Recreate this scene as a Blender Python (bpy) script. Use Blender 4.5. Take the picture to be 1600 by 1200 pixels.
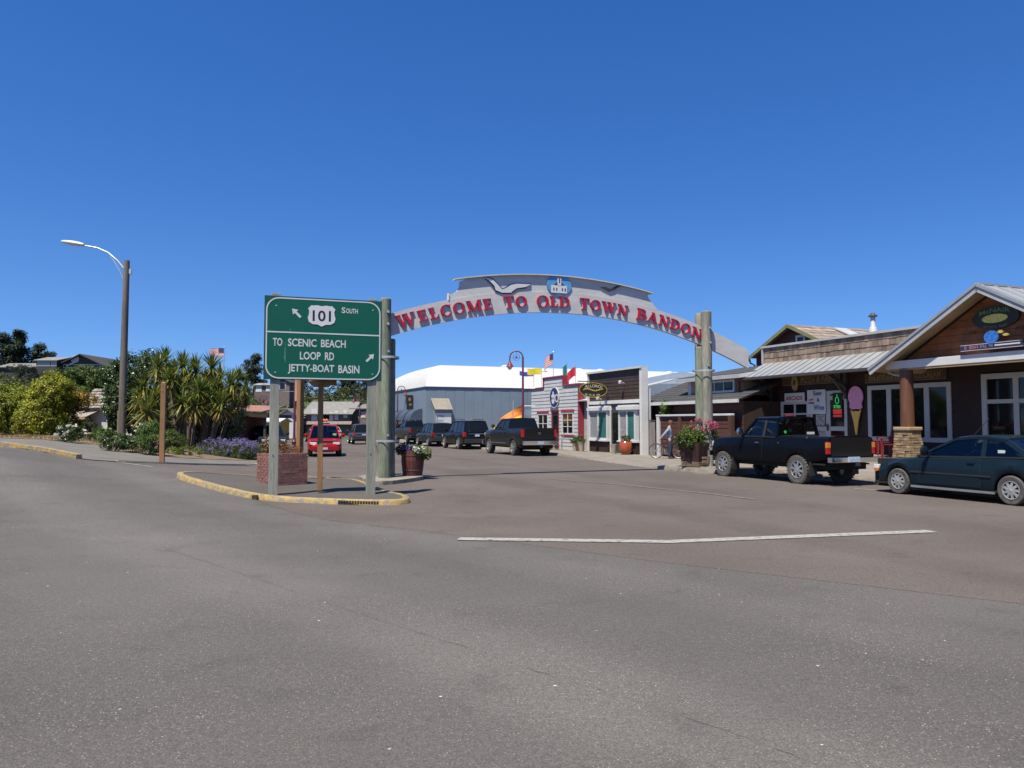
import bpy, bmesh, math, random
import numpy as np
from mathutils import Vector, Matrix
R = math.radians
random.seed(7)
scene = bpy.context.scene
for o in list(bpy.data.objects): bpy.data.objects.remove(o)
COL = scene.collection

# ---------------------------------------------------------------- camera, sky, sun, exposure
CAM_H = 1.68
cam_d = bpy.data.cameras.new('camera'); cam_d.sensor_width = 36; cam_d.lens = 27; cam_d.clip_start = .1; cam_d.clip_end = 3000
cam = bpy.data.objects.new('camera', cam_d); COL.objects.link(cam)
cam.location = (0, 0, CAM_H); cam.rotation_euler = (R(90 + 2.862), 0, 0)
scene.camera = cam
TH = R(22.2); CT, SN = math.cos(TH), math.sin(TH)      # the street runs away TH to the left of the view
N_ = Vector((CT, SN, 0)); D_ = Vector((-SN, CT, 0))      # across the street (right), along the street (away)
SUNV = (N_ * -.38 + D_ * -.29 + Vector((0, 0, 1))).normalized()
w = bpy.data.worlds.new('World'); scene.world = w; w.use_nodes = True
nt = w.node_tree; nt.nodes.clear()
sky = nt.nodes.new('ShaderNodeTexSky'); sky.sky_type = 'NISHITA'; sky.sun_disc = False
sky.sun_elevation = math.asin(SUNV.z); sky.sun_rotation = math.atan2(SUNV.x, SUNV.y) % (2 * math.pi)
sky.altitude = 300; sky.air_density = 1.0; sky.dust_density = .25; sky.ozone_density = 3.5
bg = nt.nodes.new('ShaderNodeBackground'); bg.inputs[1].default_value = .076
wo = nt.nodes.new('ShaderNodeOutputWorld')
tcn = nt.nodes.new('ShaderNodeTexCoord'); vad = nt.nodes.new('ShaderNodeVectorMath'); vad.operation = 'ADD'; vad.inputs[1].default_value = (0, 0, .10)
vno = nt.nodes.new('ShaderNodeVectorMath'); vno.operation = 'NORMALIZE'; hsv = nt.nodes.new('ShaderNodeHueSaturation'); hsv.inputs['Saturation'].default_value = 1.32; hsv.inputs['Value'].default_value = 1.2; hsv.inputs['Hue'].default_value = .512
nt.links.new(tcn.outputs['Generated'], vad.inputs[0]); nt.links.new(vad.outputs[0], vno.inputs[0]); nt.links.new(vno.outputs[0], sky.inputs[0])
nt.links.new(sky.outputs[0], hsv.inputs['Color']); nt.links.new(hsv.outputs[0], bg.inputs[0]); nt.links.new(bg.outputs[0], wo.inputs[0])
sd = bpy.data.lights.new('sun', 'SUN'); sd.energy = 5.0; sd.angle = R(.53); sd.color = (1, .925, .76)
sun = bpy.data.objects.new('sun', sd); COL.objects.link(sun)
sun.rotation_euler = SUNV.to_track_quat('Z', 'Y').to_euler(); sun.location = (0, 0, 60)
scene.view_settings.view_transform = 'Standard'; scene.view_settings.look = 'None'
scene.view_settings.gamma = 1; scene.view_settings.exposure = .8
scene.view_settings.use_curve_mapping = False
scene.render.engine = 'CYCLES'

# ---------------------------------------------------------------- ground shape
def sm(a, b, x):
    k = min(1, max(0, (x - a) / (b - a))); return k * k * (3 - 2 * k)
def st(x, y): return (-x * SN + y * CT, x * CT + y * SN)
def xy(s, t): return (t * CT - s * SN, t * SN + s * CT)
def zg(x, y):
    s, t = st(x, y)
    z = -.004 * max(0, min(s, 110) - 22)
    z += min(.95, .12 * max(0, 2 - t)) * sm(12, 28, s)
    z -= .11 * math.exp(-((x + 2.6) ** 2 + (y - 16.8) ** 2) / 10)
    return z
def zst(s, t): return zg(*xy(s, t))
def zwalk(s, t):                                          # top of the pavement on the right
    h = .13 - .10 * (sm(23.5, 25, s) - sm(30, 35, s))
    return zst(s, t) + h + .07 * min(5.2, max(0, t - 17.3)) * (1 - sm(22.5, 28.5, s))

# ---------------------------------------------------------------- materials
MATS = {}
AK = .78                                                   # colours below were eyed at exposure .35; the film is now exposed brighter
def mat(name, col, rough=.6, metal=0, var=.12, scale=2.5, isl=0, bump=0, bscale=40, spec=.5, coat=0, streak=0):
    if name in MATS: return MATS[name]
    col = tuple(c * (AK if metal < .5 else .9) for c in col[:3])
    m = bpy.data.materials.new(name); m.use_nodes = True; t = m.node_tree; N = t.nodes; L = t.links
    b = N['Principled BSDF']
    b.inputs['Roughness'].default_value = rough; b.inputs['Metallic'].default_value = metal
    b.inputs['Specular IOR Level'].default_value = spec
    if coat: b.inputs['Coat Weight'].default_value = coat; b.inputs['Coat Roughness'].default_value = .04
    geo = N.new('ShaderNodeNewGeometry')
    src = geo.outputs['Position']
    if streak:
        mp = N.new('ShaderNodeMapping'); mp.inputs['Scale'].default_value = (1, 1, streak); L.new(src, mp.inputs[0]); src = mp.outputs[0]
    val = None
    def mul(a, c):
        n = N.new('ShaderNodeMath'); n.operation = 'MULTIPLY'
        L.new(a, n.inputs[0]); L.new(c, n.inputs[1]); return n.outputs[0]
    def rng(sock, lo, hi, a=.3, bb=.7):
        n = N.new('ShaderNodeMapRange'); n.inputs[1].default_value = a; n.inputs[2].default_value = bb
        n.inputs[3].default_value = lo; n.inputs[4].default_value = hi; L.new(sock, n.inputs[0]); return n.outputs[0]
    if var:
        n1 = N.new('ShaderNodeTexNoise'); n1.inputs['Scale'].default_value = scale; n1.inputs['Detail'].default_value = 6; L.new(src, n1.inputs['Vector'])
        val = rng(n1.outputs[0], 1 - var, 1 + var)
        n2 = N.new('ShaderNodeTexNoise'); n2.inputs['Scale'].default_value = scale * 9; n2.inputs['Detail'].default_value = 4; L.new(src, n2.inputs['Vector'])
        val = mul(val, rng(n2.outputs[0], 1 - var * .6, 1 + var * .6))
    if isl:
        q = rng(geo.outputs['Random Per Island'], 1 - isl, 1 + isl, 0, 1); val = mul(val, q) if val else q
        oi = N.new('ShaderNodeObjectInfo'); q = rng(oi.outputs['Random'], 1 - isl * .7, 1 + isl * .7, 0, 1); val = mul(val, q)
    if val:
        v = N.new('ShaderNodeVectorMath'); v.operation = 'SCALE'; v.inputs[0].default_value = col[:3]
        L.new(val, v.inputs['Scale']); L.new(v.outputs[0], b.inputs['Base Color'])
    else: b.inputs['Base Color'].default_value = (*col[:3], 1)
    if bump:
        n3 = N.new('ShaderNodeTexNoise'); n3.inputs['Scale'].default_value = bscale; n3.inputs['Detail'].default_value = 5; L.new(src, n3.inputs['Vector'])
        bp = N.new('ShaderNodeBump'); bp.inputs['Strength'].default_value = bump; bp.inputs['Distance'].default_value = .02
        L.new(n3.outputs[0], bp.inputs['Height']); L.new(bp.outputs[0], b.inputs['Normal'])
    MATS[name] = m; return m
def emit(name, col, s):
    if name in MATS: return MATS[name]
    m = mat(name, col, .4, var=0); b = m.node_tree.nodes['Principled BSDF']
    b.inputs['Emission Color'].default_value = (*col, 1); b.inputs['Emission Strength'].default_value = s; return m
def tinted(name, col=(.18, .21, .22), mixf=.55):
    if name in MATS: return MATS[name]
    m = bpy.data.materials.new(name); m.use_nodes = True; N = m.node_tree.nodes; L = m.node_tree.links; N.clear()
    o = N.new('ShaderNodeOutputMaterial'); mx = N.new('ShaderNodeMixShader'); tr = N.new('ShaderNodeBsdfTransparent'); gl = N.new('ShaderNodeBsdfGlossy')
    fr = N.new('ShaderNodeFresnel'); fr.inputs[0].default_value = 1.55
    tr.inputs[0].default_value = (*col, 1); gl.inputs['Roughness'].default_value = .03; gl.inputs[0].default_value = (.9, .95, 1, 1)
    L.new(fr.outputs[0], mx.inputs[0]); L.new(tr.outputs[0], mx.inputs[1]); L.new(gl.outputs[0], mx.inputs[2]); L.new(mx.outputs[0], o.inputs[0])
    MATS[name] = m; return m
def asphalt(name, base, stone, tracks=()):
    m = bpy.data.materials.new(name); m.use_nodes = True; t = m.node_tree; N = t.nodes; L = t.links; b = N['Principled BSDF']
    b.inputs['Roughness'].default_value = .88; b.inputs['Specular IOR Level'].default_value = .25
    geo = N.new('ShaderNodeNewGeometry'); P = geo.outputs['Position']
    def noise(sc, det=5, rough=.5):
        n = N.new('ShaderNodeTexNoise'); n.inputs['Scale'].default_value = sc; n.inputs['Detail'].default_value = det; n.inputs['Roughness'].default_value = rough; L.new(P, n.inputs['Vector']); return n.outputs[0]
    def ramp(sock, pts):
        r = N.new('ShaderNodeValToRGB'); e = r.color_ramp.elements
        e[0].position, e[0].color = pts[0][0], (*pts[0][1], 1); e[1].position, e[1].color = pts[-1][0], (*pts[-1][1], 1)
        for p, c in pts[1:-1]: k = e.new(p); k.color = (*c, 1)
        L.new(sock, r.inputs[0]); return r.outputs[0]
    def mix(f, a, c, mode='MIX', fac=None):
        n = N.new('ShaderNodeMix'); n.data_type = 'RGBA'; n.blend_type = mode
        if f is not None: L.new(f, n.inputs[0])
        else: n.inputs[0].default_value = fac
        L.new(a, n.inputs[6]); L.new(c, n.inputs[7]); return n.outputs[2]
    g = lambda k: tuple(x * k for x in base)
    c0 = ramp(noise(.32, 4), [(.3, g(.84)), (.52, g(1)), (.72, g(1.14))])
    fine = ramp(noise(70, 6, .8), [(.3, (.34,) * 3), (.5, (.93,) * 3), (.72, (1.95,) * 3)])
    c1 = mix(None, c0, fine, 'MULTIPLY', .85)
    v = N.new('ShaderNodeTexVoronoi'); v.inputs['Scale'].default_value = 85; L.new(P, v.inputs['Vector'])
    sz = N.new('ShaderNodeMath'); sz.operation = 'LESS_THAN'; sz.inputs[1].default_value = .34; L.new(v.outputs['Distance'], sz.inputs[0])
    sep = N.new('ShaderNodeSeparateColor'); L.new(v.outputs['Color'], sep.inputs[0])
    pk = N.new('ShaderNodeMath'); pk.operation = 'GREATER_THAN'; pk.inputs[1].default_value = .84; L.new(sep.outputs[0], pk.inputs[0])
    mm = N.new('ShaderNodeMath'); mm.operation = 'MULTIPLY'; L.new(sz.outputs[0], mm.inputs[0]); L.new(pk.outputs[0], mm.inputs[1])
    sc = ramp(sep.outputs[1], [(.0, tuple(x * .55 for x in stone)), (.8, tuple(x * .8 for x in stone)), (1, tuple(x * 1.5 for x in stone))])
    dn = ramp(noise(.55, 4), [(.35, (.15,) * 3), (.65, (1,) * 3)]); dm = N.new('ShaderNodeMath'); dm.operation = 'MULTIPLY'; L.new(mm.outputs[0], dm.inputs[0]); L.new(dn, dm.inputs[1])
    c2 = mix(dm.outputs[0], c1, sc)
    blot = ramp(noise(1.7, 6, .6), [(.30, (.80,) * 3), (.42, (1,) * 3), (.75, (1.05,) * 3)])
    c3 = mix(None, c2, blot, 'MULTIPLY', .8)
    tar = ramp(noise(.9, 2, .5), [(.22, (.55,) * 3), (.30, (1,) * 3)])
    med = ramp(noise(22, 3, .7), [(.3, (.72,) * 3), (.5, (1,) * 3), (.7, (1.3,) * 3)]); c3 = mix(None, c3, med, 'MULTIPLY', .6)
    c4 = mix(None, c3, tar, 'MULTIPLY', .22)
    v2 = N.new('ShaderNodeTexVoronoi'); v2.inputs['Scale'].default_value = 3.1; L.new(P, v2.inputs['Vector'])
    peb = N.new('ShaderNodeMath'); peb.operation = 'LESS_THAN'; peb.inputs[1].default_value = .035; L.new(v2.outputs['Distance'], peb.inputs[0])
    c4 = mix(peb.outputs[0], c4, ramp(v2.outputs['Color'], [(0, tuple(x * .6 for x in stone)), (1, tuple(x * 1.5 for x in stone))]))
    for (px_, py_), (dx_, dy_), half, fac_ in tracks:                    # worn wheel bands of the old carriageway
        l_ = math.hypot(dx_, dy_); dt = N.new('ShaderNodeVectorMath'); dt.operation = 'DOT_PRODUCT'; dt.inputs[1].default_value = (-dy_ / l_, dx_ / l_, 0)
        so = N.new('ShaderNodeVectorMath'); so.operation = 'SUBTRACT'; so.inputs[1].default_value = (px_, py_, 0); L.new(P, so.inputs[0]); L.new(so.outputs[0], dt.inputs[0])
        wob = N.new('ShaderNodeMath'); wob.operation = 'MULTIPLY_ADD'; wob.inputs[1].default_value = half * 1.2; wob.inputs[2].default_value = -half * .6; L.new(noise(.8, 5, .65), wob.inputs[0])
        ad = N.new('ShaderNodeMath'); ad.operation = 'ADD'; L.new(dt.outputs['Value'], ad.inputs[0]); L.new(wob.outputs[0], ad.inputs[1])
        ab = N.new('ShaderNodeMath'); ab.operation = 'ABSOLUTE'; L.new(ad.outputs[0], ab.inputs[0])
        mr = N.new('ShaderNodeMapRange'); mr.interpolation_type = 'SMOOTHSTEP'; mr.inputs[1].default_value = half * .35; mr.inputs[2].default_value = half * 1.25; mr.inputs[3].default_value = fac_; mr.inputs[4].default_value = 1; L.new(ab.outputs[0], mr.inputs[0])
        sv = N.new('ShaderNodeVectorMath'); sv.operation = 'SCALE'; L.new(c4, sv.inputs[0]); L.new(mr.outputs[0], sv.inputs['Scale']); c4 = sv.outputs[0]
    L.new(c4, b.inputs['Base Color'])
    bp = N.new('ShaderNodeBump'); bp.inputs['Strength'].default_value = .55; bp.inputs['Distance'].default_value = .012
    L.new(noise(75, 4, .7), bp.inputs['Height']); L.new(bp.outputs[0], b.inputs['Normal'])
    MATS[name] = m; return m
def leafmat(name, col, col2, rough=.5, trans=.35):
    if name in MATS: return MATS[name]
    col = tuple(c * .82 for c in col); col2 = tuple(c * .82 for c in col2)
    m = bpy.data.materials.new(name); m.use_nodes = True; t = m.node_tree; N = t.nodes; L = t.links; b = N['Principled BSDF']
    geo = N.new('ShaderNodeNewGeometry'); r = N.new('ShaderNodeValToRGB'); e = r.color_ramp.elements
    e[0].color = (*col, 1); e[1].color = (*col2, 1); L.new(geo.outputs['Random Per Island'], r.inputs[0])
    n1 = N.new('ShaderNodeTexNoise'); n1.inputs['Scale'].default_value = 1.1; L.new(geo.outputs['Position'], n1.inputs['Vector'])
    mr = N.new('ShaderNodeMapRange'); mr.inputs[1].default_value = .3; mr.inputs[2].default_value = .7; mr.inputs[3].default_value = .7; mr.inputs[4].default_value = 1.3; L.new(n1.outputs[0], mr.inputs[0])
    v = N.new('ShaderNodeVectorMath'); v.operation = 'SCALE'; L.new(r.outputs[0], v.inputs[0]); L.new(mr.outputs[0], v.inputs['Scale'])
    L.new(v.outputs[0], b.inputs['Base Color']); b.inputs['Roughness'].default_value = rough; b.inputs['Specular IOR Level'].default_value = .35
    tl = N.new('ShaderNodeBsdfTranslucent'); L.new(v.outputs[0], tl.inputs[0]); mx = N.new('ShaderNodeMixShader'); mx.inputs[0].default_value = trans
    o = N['Material Output']; L.new(b.outputs[0], mx.inputs[1]); L.new(tl.outputs[0], mx.inputs[2]); L.new(mx.outputs[0], o.inputs[0])
    MATS[name] = m; return m

# ---------------------------------------------------------------- objects and mesh builder
ORG = {}
def tag(o, label=None, cat=None, group=None, kind=None):
    if label: o['label'] = label
    if cat: o['category'] = cat
    if group: o['group'] = group
    if kind: o['kind'] = kind
    return o
def thing(name, label, cat, loc=(0, 0, 0), rz=0, group=None):
    o = bpy.data.objects.new(name, None); COL.objects.link(o); o.empty_display_size = .2
    o.location = loc; o.rotation_euler = (0, 0, rz); ORG[o.name] = (0, 0, 0)
    return tag(o, label, cat, group)
def thing_st(name, label, cat, s, t, z=0, group=None):       # child meshes are written in street coordinates (t, s, z)
    o = thing(name, label, cat, (*xy(s, t), z), TH, group); ORG[o.name] = (t, s, z); return o
def rootof(p):
    while p.parent: p = p.parent
    return p
def link(name, me, parent=None):
    o = bpy.data.objects.new(name, me); COL.objects.link(o)
    if parent: o.parent = parent
    return o
class MB:
    def __init__(s): s.v = []; s.f = []; s.mi = []
    def add(s, vs, fs, mi=0):
        k = len(s.v); s.v += [tuple(p) for p in vs]; s.f += [tuple(k + i for i in f) for f in fs]; s.mi += [mi] * len(fs); return s
    def box(s, x0, x1, y0, y1, z0, z1, mi=0):
        x0, x1 = min(x0, x1), max(x0, x1); y0, y1 = min(y0, y1), max(y0, y1); z0, z1 = min(z0, z1), max(z0, z1)
        return s.add([(x, y, z) for z in (z0, z1) for y in (y0, y1) for x in (x0, x1)],
                     [(0, 2, 3, 1), (4, 5, 7, 6), (0, 1, 5, 4), (2, 6, 7, 3), (0, 4, 6, 2), (1, 3, 7, 5)], mi)
    def bar(s, a, b, wd, hd, up=(0, 0, 1), mi=0):              # box beam from a to b
        a, b = Vector(a), Vector(b); d = (b - a).normalized(); u = Vector(up)
        sd_ = d.cross(u)
        if sd_.length < 1e-4: sd_ = d.cross(Vector((1, 0, 0)))
        sd_.normalize(); u = sd_.cross(d).normalized()
        q = [a + sd_ * i * wd / 2 + u * j * hd / 2 for i, j in ((-1, -1), (1, -1), (1, 1), (-1, 1))]
        q += [p + (b - a) for p in q]
        return s.add(q, [(3, 2, 1, 0), (4, 5, 6, 7), (0, 1, 5, 4), (1, 2, 6, 5), (2, 3, 7, 6), (3, 0, 4, 7)], mi)
    def prism(s, poly, f, d0, d1, mi=0):                      # polygon (a,b) pushed from c=d0 to d1 through f(a,b,c)
        n = len(poly); vs = [f(a, b, d0) for a, b in poly] + [f(a, b, d1) for a, b in poly]
        fs = [tuple(range(n))[::-1], tuple(range(n, 2 * n))] + [(i, (i + 1) % n, n + (i + 1) % n, n + i) for i in range(n)]
        return s.add(vs, fs, mi)
    def tube(s, pts, rad, n=8, mi=0, cap=True):
        pts = [Vector(p) for p in pts]; k0 = len(s.v); m = len(pts)
        if not isinstance(rad, (list, tuple)): rad = [rad] * m
        ref = None
        for i, p in enumerate(pts):
            d = (pts[min(i + 1, m - 1)] - pts[max(i - 1, 0)]).normalized()
            if ref is None: ref = d.orthogonal().normalized()
            ref = (ref - d * ref.dot(d)).normalized(); bn = d.cross(ref)
            for k in range(n):
                a = 2 * math.pi * k / n; s.v.append(tuple(p + (ref * math.cos(a) + bn * math.sin(a)) * rad[i]))
        for i in range(m - 1):
            for k in range(n):
                s.f.append((k0 + i * n + k, k0 + i * n + (k + 1) % n, k0 + (i + 1) * n + (k + 1) % n, k0 + (i + 1) * n + k)); s.mi.append(mi)
        if cap:
            s.f.append(tuple(range(k0 + n - 1, k0 - 1, -1))); s.f.append(tuple(range(k0 + (m - 1) * n, k0 + m * n))); s.mi += [mi, mi]
        return s
    def lathe(s, prof, n=20, c=(0, 0, 0), ax='z', mi=0):       # profile of (radius, height)
        k0 = len(s.v); m = len(prof)
        for r_, h in prof:
            for k in range(n):
                a = 2 * math.pi * k / n; u, v_ = r_ * math.cos(a), r_ * math.sin(a)
                p = (u, v_, h) if ax == 'z' else ((u, h, v_) if ax == 'y' else (h, u, v_))
                s.v.append((p[0] + c[0], p[1] + c[1], p[2] + c[2]))
        for i in range(m - 1):
            for k in range(n):
                s.f.append((k0 + i * n + k, k0 + i * n + (k + 1) % n, k0 + (i + 1) * n + (k + 1) % n, k0 + (i + 1) * n + k)); s.mi.append(mi)
        if prof[0][0] > 1e-3: s.f.append(tuple(range(k0 + n - 1, k0 - 1, -1))); s.mi.append(mi)
        if prof[-1][0] > 1e-3: s.f.append(tuple(range(k0 + (m - 1) * n, k0 + m * n))); s.mi.append(mi)
        return s
    def grid(s, rows, mi=0, closed=False):
        k0 = len(s.v); m = len(rows); n = len(rows[0])
        for r_ in rows: s.v += [tuple(p) for p in r_]
        for i in range(m - 1):
            for k in range(n - (0 if closed else 1)):
                s.f.append((k0 + i * n + k, k0 + i * n + (k + 1) % n, k0 + (i + 1) * n + (k + 1) % n, k0 + (i + 1) * n + k)); s.mi.append(mi)
        return s
    def build(s, name, m, parent=None, smooth=None, bevel=0, recalc=True):
        me = bpy.data.meshes.new(name); og = ORG.get(rootof(parent).name, (0, 0, 0)) if parent else (0, 0, 0)
        me.from_pydata([(a - og[0], b - og[1], c - og[2]) for a, b, c in s.v], [], s.f)
        for mm in (m if isinstance(m, (list, tuple)) else [m]): me.materials.append(mm)
        if isinstance(m, (list, tuple)): me.polygons.foreach_set('material_index', s.mi)
        if recalc or bevel:
            bm = bmesh.new(); bm.from_mesh(me)
            bmesh.ops.remove_doubles(bm, verts=bm.verts, dist=1e-5)
            if bevel:
                es = [e for e in bm.edges if len(e.link_faces) == 2 and e.calc_face_angle(0) > .6]
                try: bmesh.ops.bevel(bm, geom=es, offset=bevel, segments=2, affect='EDGES', profile=.6)
                except Exception: pass
            bmesh.ops.recalc_face_normals(bm, faces=bm.faces); bm.to_mesh(me); bm.free()
        if smooth:
            me.polygons.foreach_set('use_smooth', [True] * len(me.polygons)); me.set_sharp_from_angle(angle=R(smooth))
        return link(name, me, parent)
def dup(o, parent=None):
    c = o.copy(); COL.objects.link(c); c.parent = parent
    if o.name in ORG: ORG[c.name] = ORG[o.name]
    for ch in list(o.children): dup(ch, c)
    return c
FT = lambda t0: (lambda a, b, c: (t0 - c, a, b))             # wall facing the street (towards -t): a = s, b = z, c = outward
FS = lambda s0: (lambda a, b, c: (a, s0 - c, b))             # wall facing the camera end (towards -s): a = t
def fbox(mb, f, a0, a1, b0, b1, c0, c1, mi=0):
    p, q = f(a0, b0, c0), f(a1, b1, c1); return mb.box(p[0], q[0], p[1], q[1], p[2], q[2], mi)
def ell(cx, cy, rx, ry, n=24, a0=0, a1=360):
    m = n if a1 - a0 >= 360 else n + 1
    return [(cx + rx * math.cos(R(a0 + (a1 - a0) * i / n)), cy + ry * math.sin(R(a0 + (a1 - a0) * i / n))) for i in range(m)]
def text_faces(txt, bold=0):
    cu = bpy.data.curves.new('t', 'FONT'); cu.body = txt; cu.align_x = 'CENTER'; cu.align_y = 'BOTTOM_BASELINE'; cu.resolution_u = 3; cu.offset = bold
    o = bpy.data.objects.new('t', cu); COL.objects.link(o)
    dg = bpy.context.evaluated_depsgraph_get(); me = bpy.data.meshes.new_from_object(o.evaluated_get(dg))
    vs = [(v.co.x, v.co.y) for v in me.vertices]; fs = [tuple(p.vertices) for p in me.polygons]
    bpy.data.objects.remove(o); bpy.data.curves.remove(cu); bpy.data.meshes.remove(me)
    return vs, fs
def text(txt, f, a0, a1, b0, b1, c, m, parent, name='lettering', bold=0, flip=False, shear=0, arc=0):
    """flat lettering filling a0..a1 x b0..b1 in plane f; flip mirrors a for walls where a runs right to left"""
    vs, fs = text_faces(txt, bold)
    x0 = min(v[0] for v in vs); x1 = max(v[0] for v in vs); y0 = min(v[1] for v in vs); y1 = max(v[1] for v in vs)
    mb = MB(); o = []
    for x, y in vs:
        k = (x - x0) / (x1 - x0); j = (y - y0) / (y1 - y0)
        o.append(f(a1 + (a0 - a1) * k if flip else a0 + (a1 - a0) * k, b0 + (b1 - b0) * j + shear * (k - .5) + arc * (1 - (2 * k - 1) ** 2), c))
    mb.add(o, fs); return mb.build(name, m, parent, recalc=False)
# ---------------------------------------------------------------- palette
def worn(name, paint, under, thr=.42, scale=6, rough=.7, soft=.08):
    paint = tuple(c * AK for c in paint); under = tuple(c * AK for c in under)
    m = bpy.data.materials.new(name); m.use_nodes = True; t = m.node_tree; N = t.nodes; L = t.links; b = N['Principled BSDF']
    geo = N.new('ShaderNodeNewGeometry')
    def noise(sc, d=7, r=.65):
        n = N.new('ShaderNodeTexNoise'); n.inputs['Scale'].default_value = sc; n.inputs['Detail'].default_value = d; n.inputs['Roughness'].default_value = r; L.new(geo.outputs['Position'], n.inputs['Vector']); return n.outputs[0]
    mr = N.new('ShaderNodeMapRange'); mr.inputs[1].default_value = thr - soft; mr.inputs[2].default_value = thr + soft; L.new(noise(scale), mr.inputs[0])
    mx = N.new('ShaderNodeMix'); mx.data_type = 'RGBA'; L.new(mr.outputs[0], mx.inputs[0])
    mx.inputs[6].default_value = (*under, 1); mx.inputs[7].default_value = (*paint, 1)
    m2 = N.new('ShaderNodeMapRange'); m2.inputs[1].default_value = .3; m2.inputs[2].default_value = .7; m2.inputs[3].default_value = .78; m2.inputs[4].default_value = 1.15; L.new(noise(scale * 3), m2.inputs[0])
    v = N.new('ShaderNodeVectorMath'); v.operation = 'SCALE'; L.new(mx.outputs[2], v.inputs[0]); L.new(m2.outputs[0], v.inputs['Scale'])
    L.new(v.outputs[0], b.inputs['Base Color']); b.inputs['Roughness'].default_value = rough
    bp = N.new('ShaderNodeBump'); bp.inputs['Strength'].default_value = .3; bp.inputs['Distance'].default_value = .01; L.new(noise(60), bp.inputs['Height']); L.new(bp.outputs[0], b.inputs['Normal'])
    MATS[name] = m; return m
M_HW = asphalt('asphalt_highway', (.0875, .0815, .0785), (.31, .29, .265), [((-4.7, 10.3), (5.9, -6.2), .75, 1.17), ((-1.8, 10.6), (5.9, -5.6), .9, .94), ((-7.2, 9.0), (5.9, -6.2), .8, .96), ((-5.9, 16), (6, -6.6), .6, 1.12)])
M_ST = asphalt('asphalt_street', (.0955, .0805, .0735), (.14, .12, .105), [(xy(20, 8.2), tuple(D_)[:2], .6, .88), (xy(20, 11.5), tuple(D_)[:2], .5, .92)])
M_ISL = asphalt('asphalt_island', (.075, .069, .063), (.14, .13, .115))
M_CONC = mat('concrete', (.215, .19, .165), .85, var=.2, scale=1.4, bump=.3)
M_PATHL = mat('pale_pavement', (.145, .135, .12), .9, var=.15, scale=1.2, bump=.3)
M_YEL = worn('yellow_kerb_paint', (.42, .28, .075), (.21, .18, .15), .495, 7)
M_WHL = worn('white_road_paint', (.36, .35, .335), (.135, .125, .115), .42, 11)
M_YLL = worn('faded_yellow_paint', (.30, .22, .13), (.16, .14, .13), .5, 7)
M_SOIL = mat('soil', (.16, .115, .075), .95, var=.35, scale=2, bump=.6, bscale=20)
M_DRY = mat('dry_ground', (.30, .22, .13), .95, var=.3, scale=2, bump=.5, bscale=30)
M_BLACK = mat('black', (.012, .012, .012), .7, var=0)
M_HILL = mat('hill_ground', (.055, .075, .025), .95, var=.4, scale=.15, bump=.5, bscale=2)

PITCH = R(2.862)
def ray(px, py):
    a = (px - 800) / 1200; b = (600 - py) / 1200
    return (a, math.cos(PITCH) - b * math.sin(PITCH), math.sin(PITCH) + b * math.cos(PITCH))
def G(px, py, off=0):                                    # where a sight line meets the ground (survey helper)
    d = ray(px, py); k = 1
    while k < 150:
        k += .02
        if CAM_H + d[2] * k <= zg(d[0] * k, d[1] * k) + off: break
    return (d[0] * k, d[1] * k)

def sheet(name, m, xs, ys, off, planes=()):
    bm = bmesh.new(); vv = [[bm.verts.new((x, y, 0)) for x in xs] for y in ys]
    for j in range(len(ys) - 1):
        for i in range(len(xs) - 1): bm.faces.new((vv[j][i], vv[j][i + 1], vv[j + 1][i + 1], vv[j + 1][i]))
    for (p, n) in planes:
        bmesh.ops.bisect_plane(bm, geom=bm.verts[:] + bm.edges[:] + bm.faces[:], plane_co=(*p, 0), plane_no=(*n, 0), clear_inner=True)
    for v in bm.verts: v.co.z = zg(v.co.x, v.co.y) + off
    me = bpy.data.meshes.new(name); bm.to_mesh(me); bm.free(); me.materials.append(m)
    me.polygons.foreach_set('use_smooth', [True] * len(me.polygons))
    return tag(link(name, me), kind='structure')
def fr(a, b, d): return [a + d * i for i in range(int((b - a) / d) + 1)]
farx = [-2500, -1200, -600, -300, -150, -90]
sheet('ground', M_DRY, farx + fr(-60, 60, 2) + [90, 150, 300, 600, 1200, 2500], [-400, -100] + fr(-30, 140, 2) + [200, 400, 800, 1600, 2500], -.12)
sheet('highway', M_HW, [-200, -100, -70] + fr(-50, 40, 1) + [60, 120], [-60] + fr(-20, 31, 1), 0)
bpts = [(-11, 24.5), (-3.36, 13.7), (1.84, 9.3), (4.73, 7.2), (22, -4.5)]
pl = []
for a, b in zip(bpts[:-1], bpts[1:]):
    d = (b[0] - a[0], b[1] - a[1]); pl.append((a, (-d[1], d[0])))
pl.append((xy(0, 17.6), (-N_.x, -N_.y)))
pl.append((xy(130, 0), (-D_.x, -D_.y)))
sheet('street', M_ST, fr(-75, 30, 1), fr(-6, 135, 1), .0025, pl)

def strip(name, m, A, B, zA, zB, kind='structure', parent=None):
    mb = MB(); mb.grid([[(*a, zA(*a)) for a in A], [(*b, zB(*b)) for b in B]]); o = mb.build(name, m, parent, smooth=40)
    if kind: tag(o, kind=kind)
    return o
def densify(P, d=.6):
    out = []
    for a, b in zip(P[:-1], P[1:]):
        n = max(1, int(math.dist(a, b) / d)); out += [(a[0] + (b[0] - a[0]) * i / n, a[1] + (b[1] - a[1]) * i / n) for i in range(n)]
    return out + [P[-1]]
def resample(P, n):
    L = [0]
    for a, b in zip(P[:-1], P[1:]): L.append(L[-1] + math.dist(a, b))
    out = []
    for i in range(n):
        q = L[-1] * i / (n - 1); k = 0
        while k < len(P) - 2 and L[k + 1] < q: k += 1
        f = (q - L[k]) / max(1e-9, L[k + 1] - L[k]); out.append((P[k][0] + (P[k + 1][0] - P[k][0]) * f, P[k][1] + (P[k + 1][1] - P[k][1]) * f))
    return out
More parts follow.
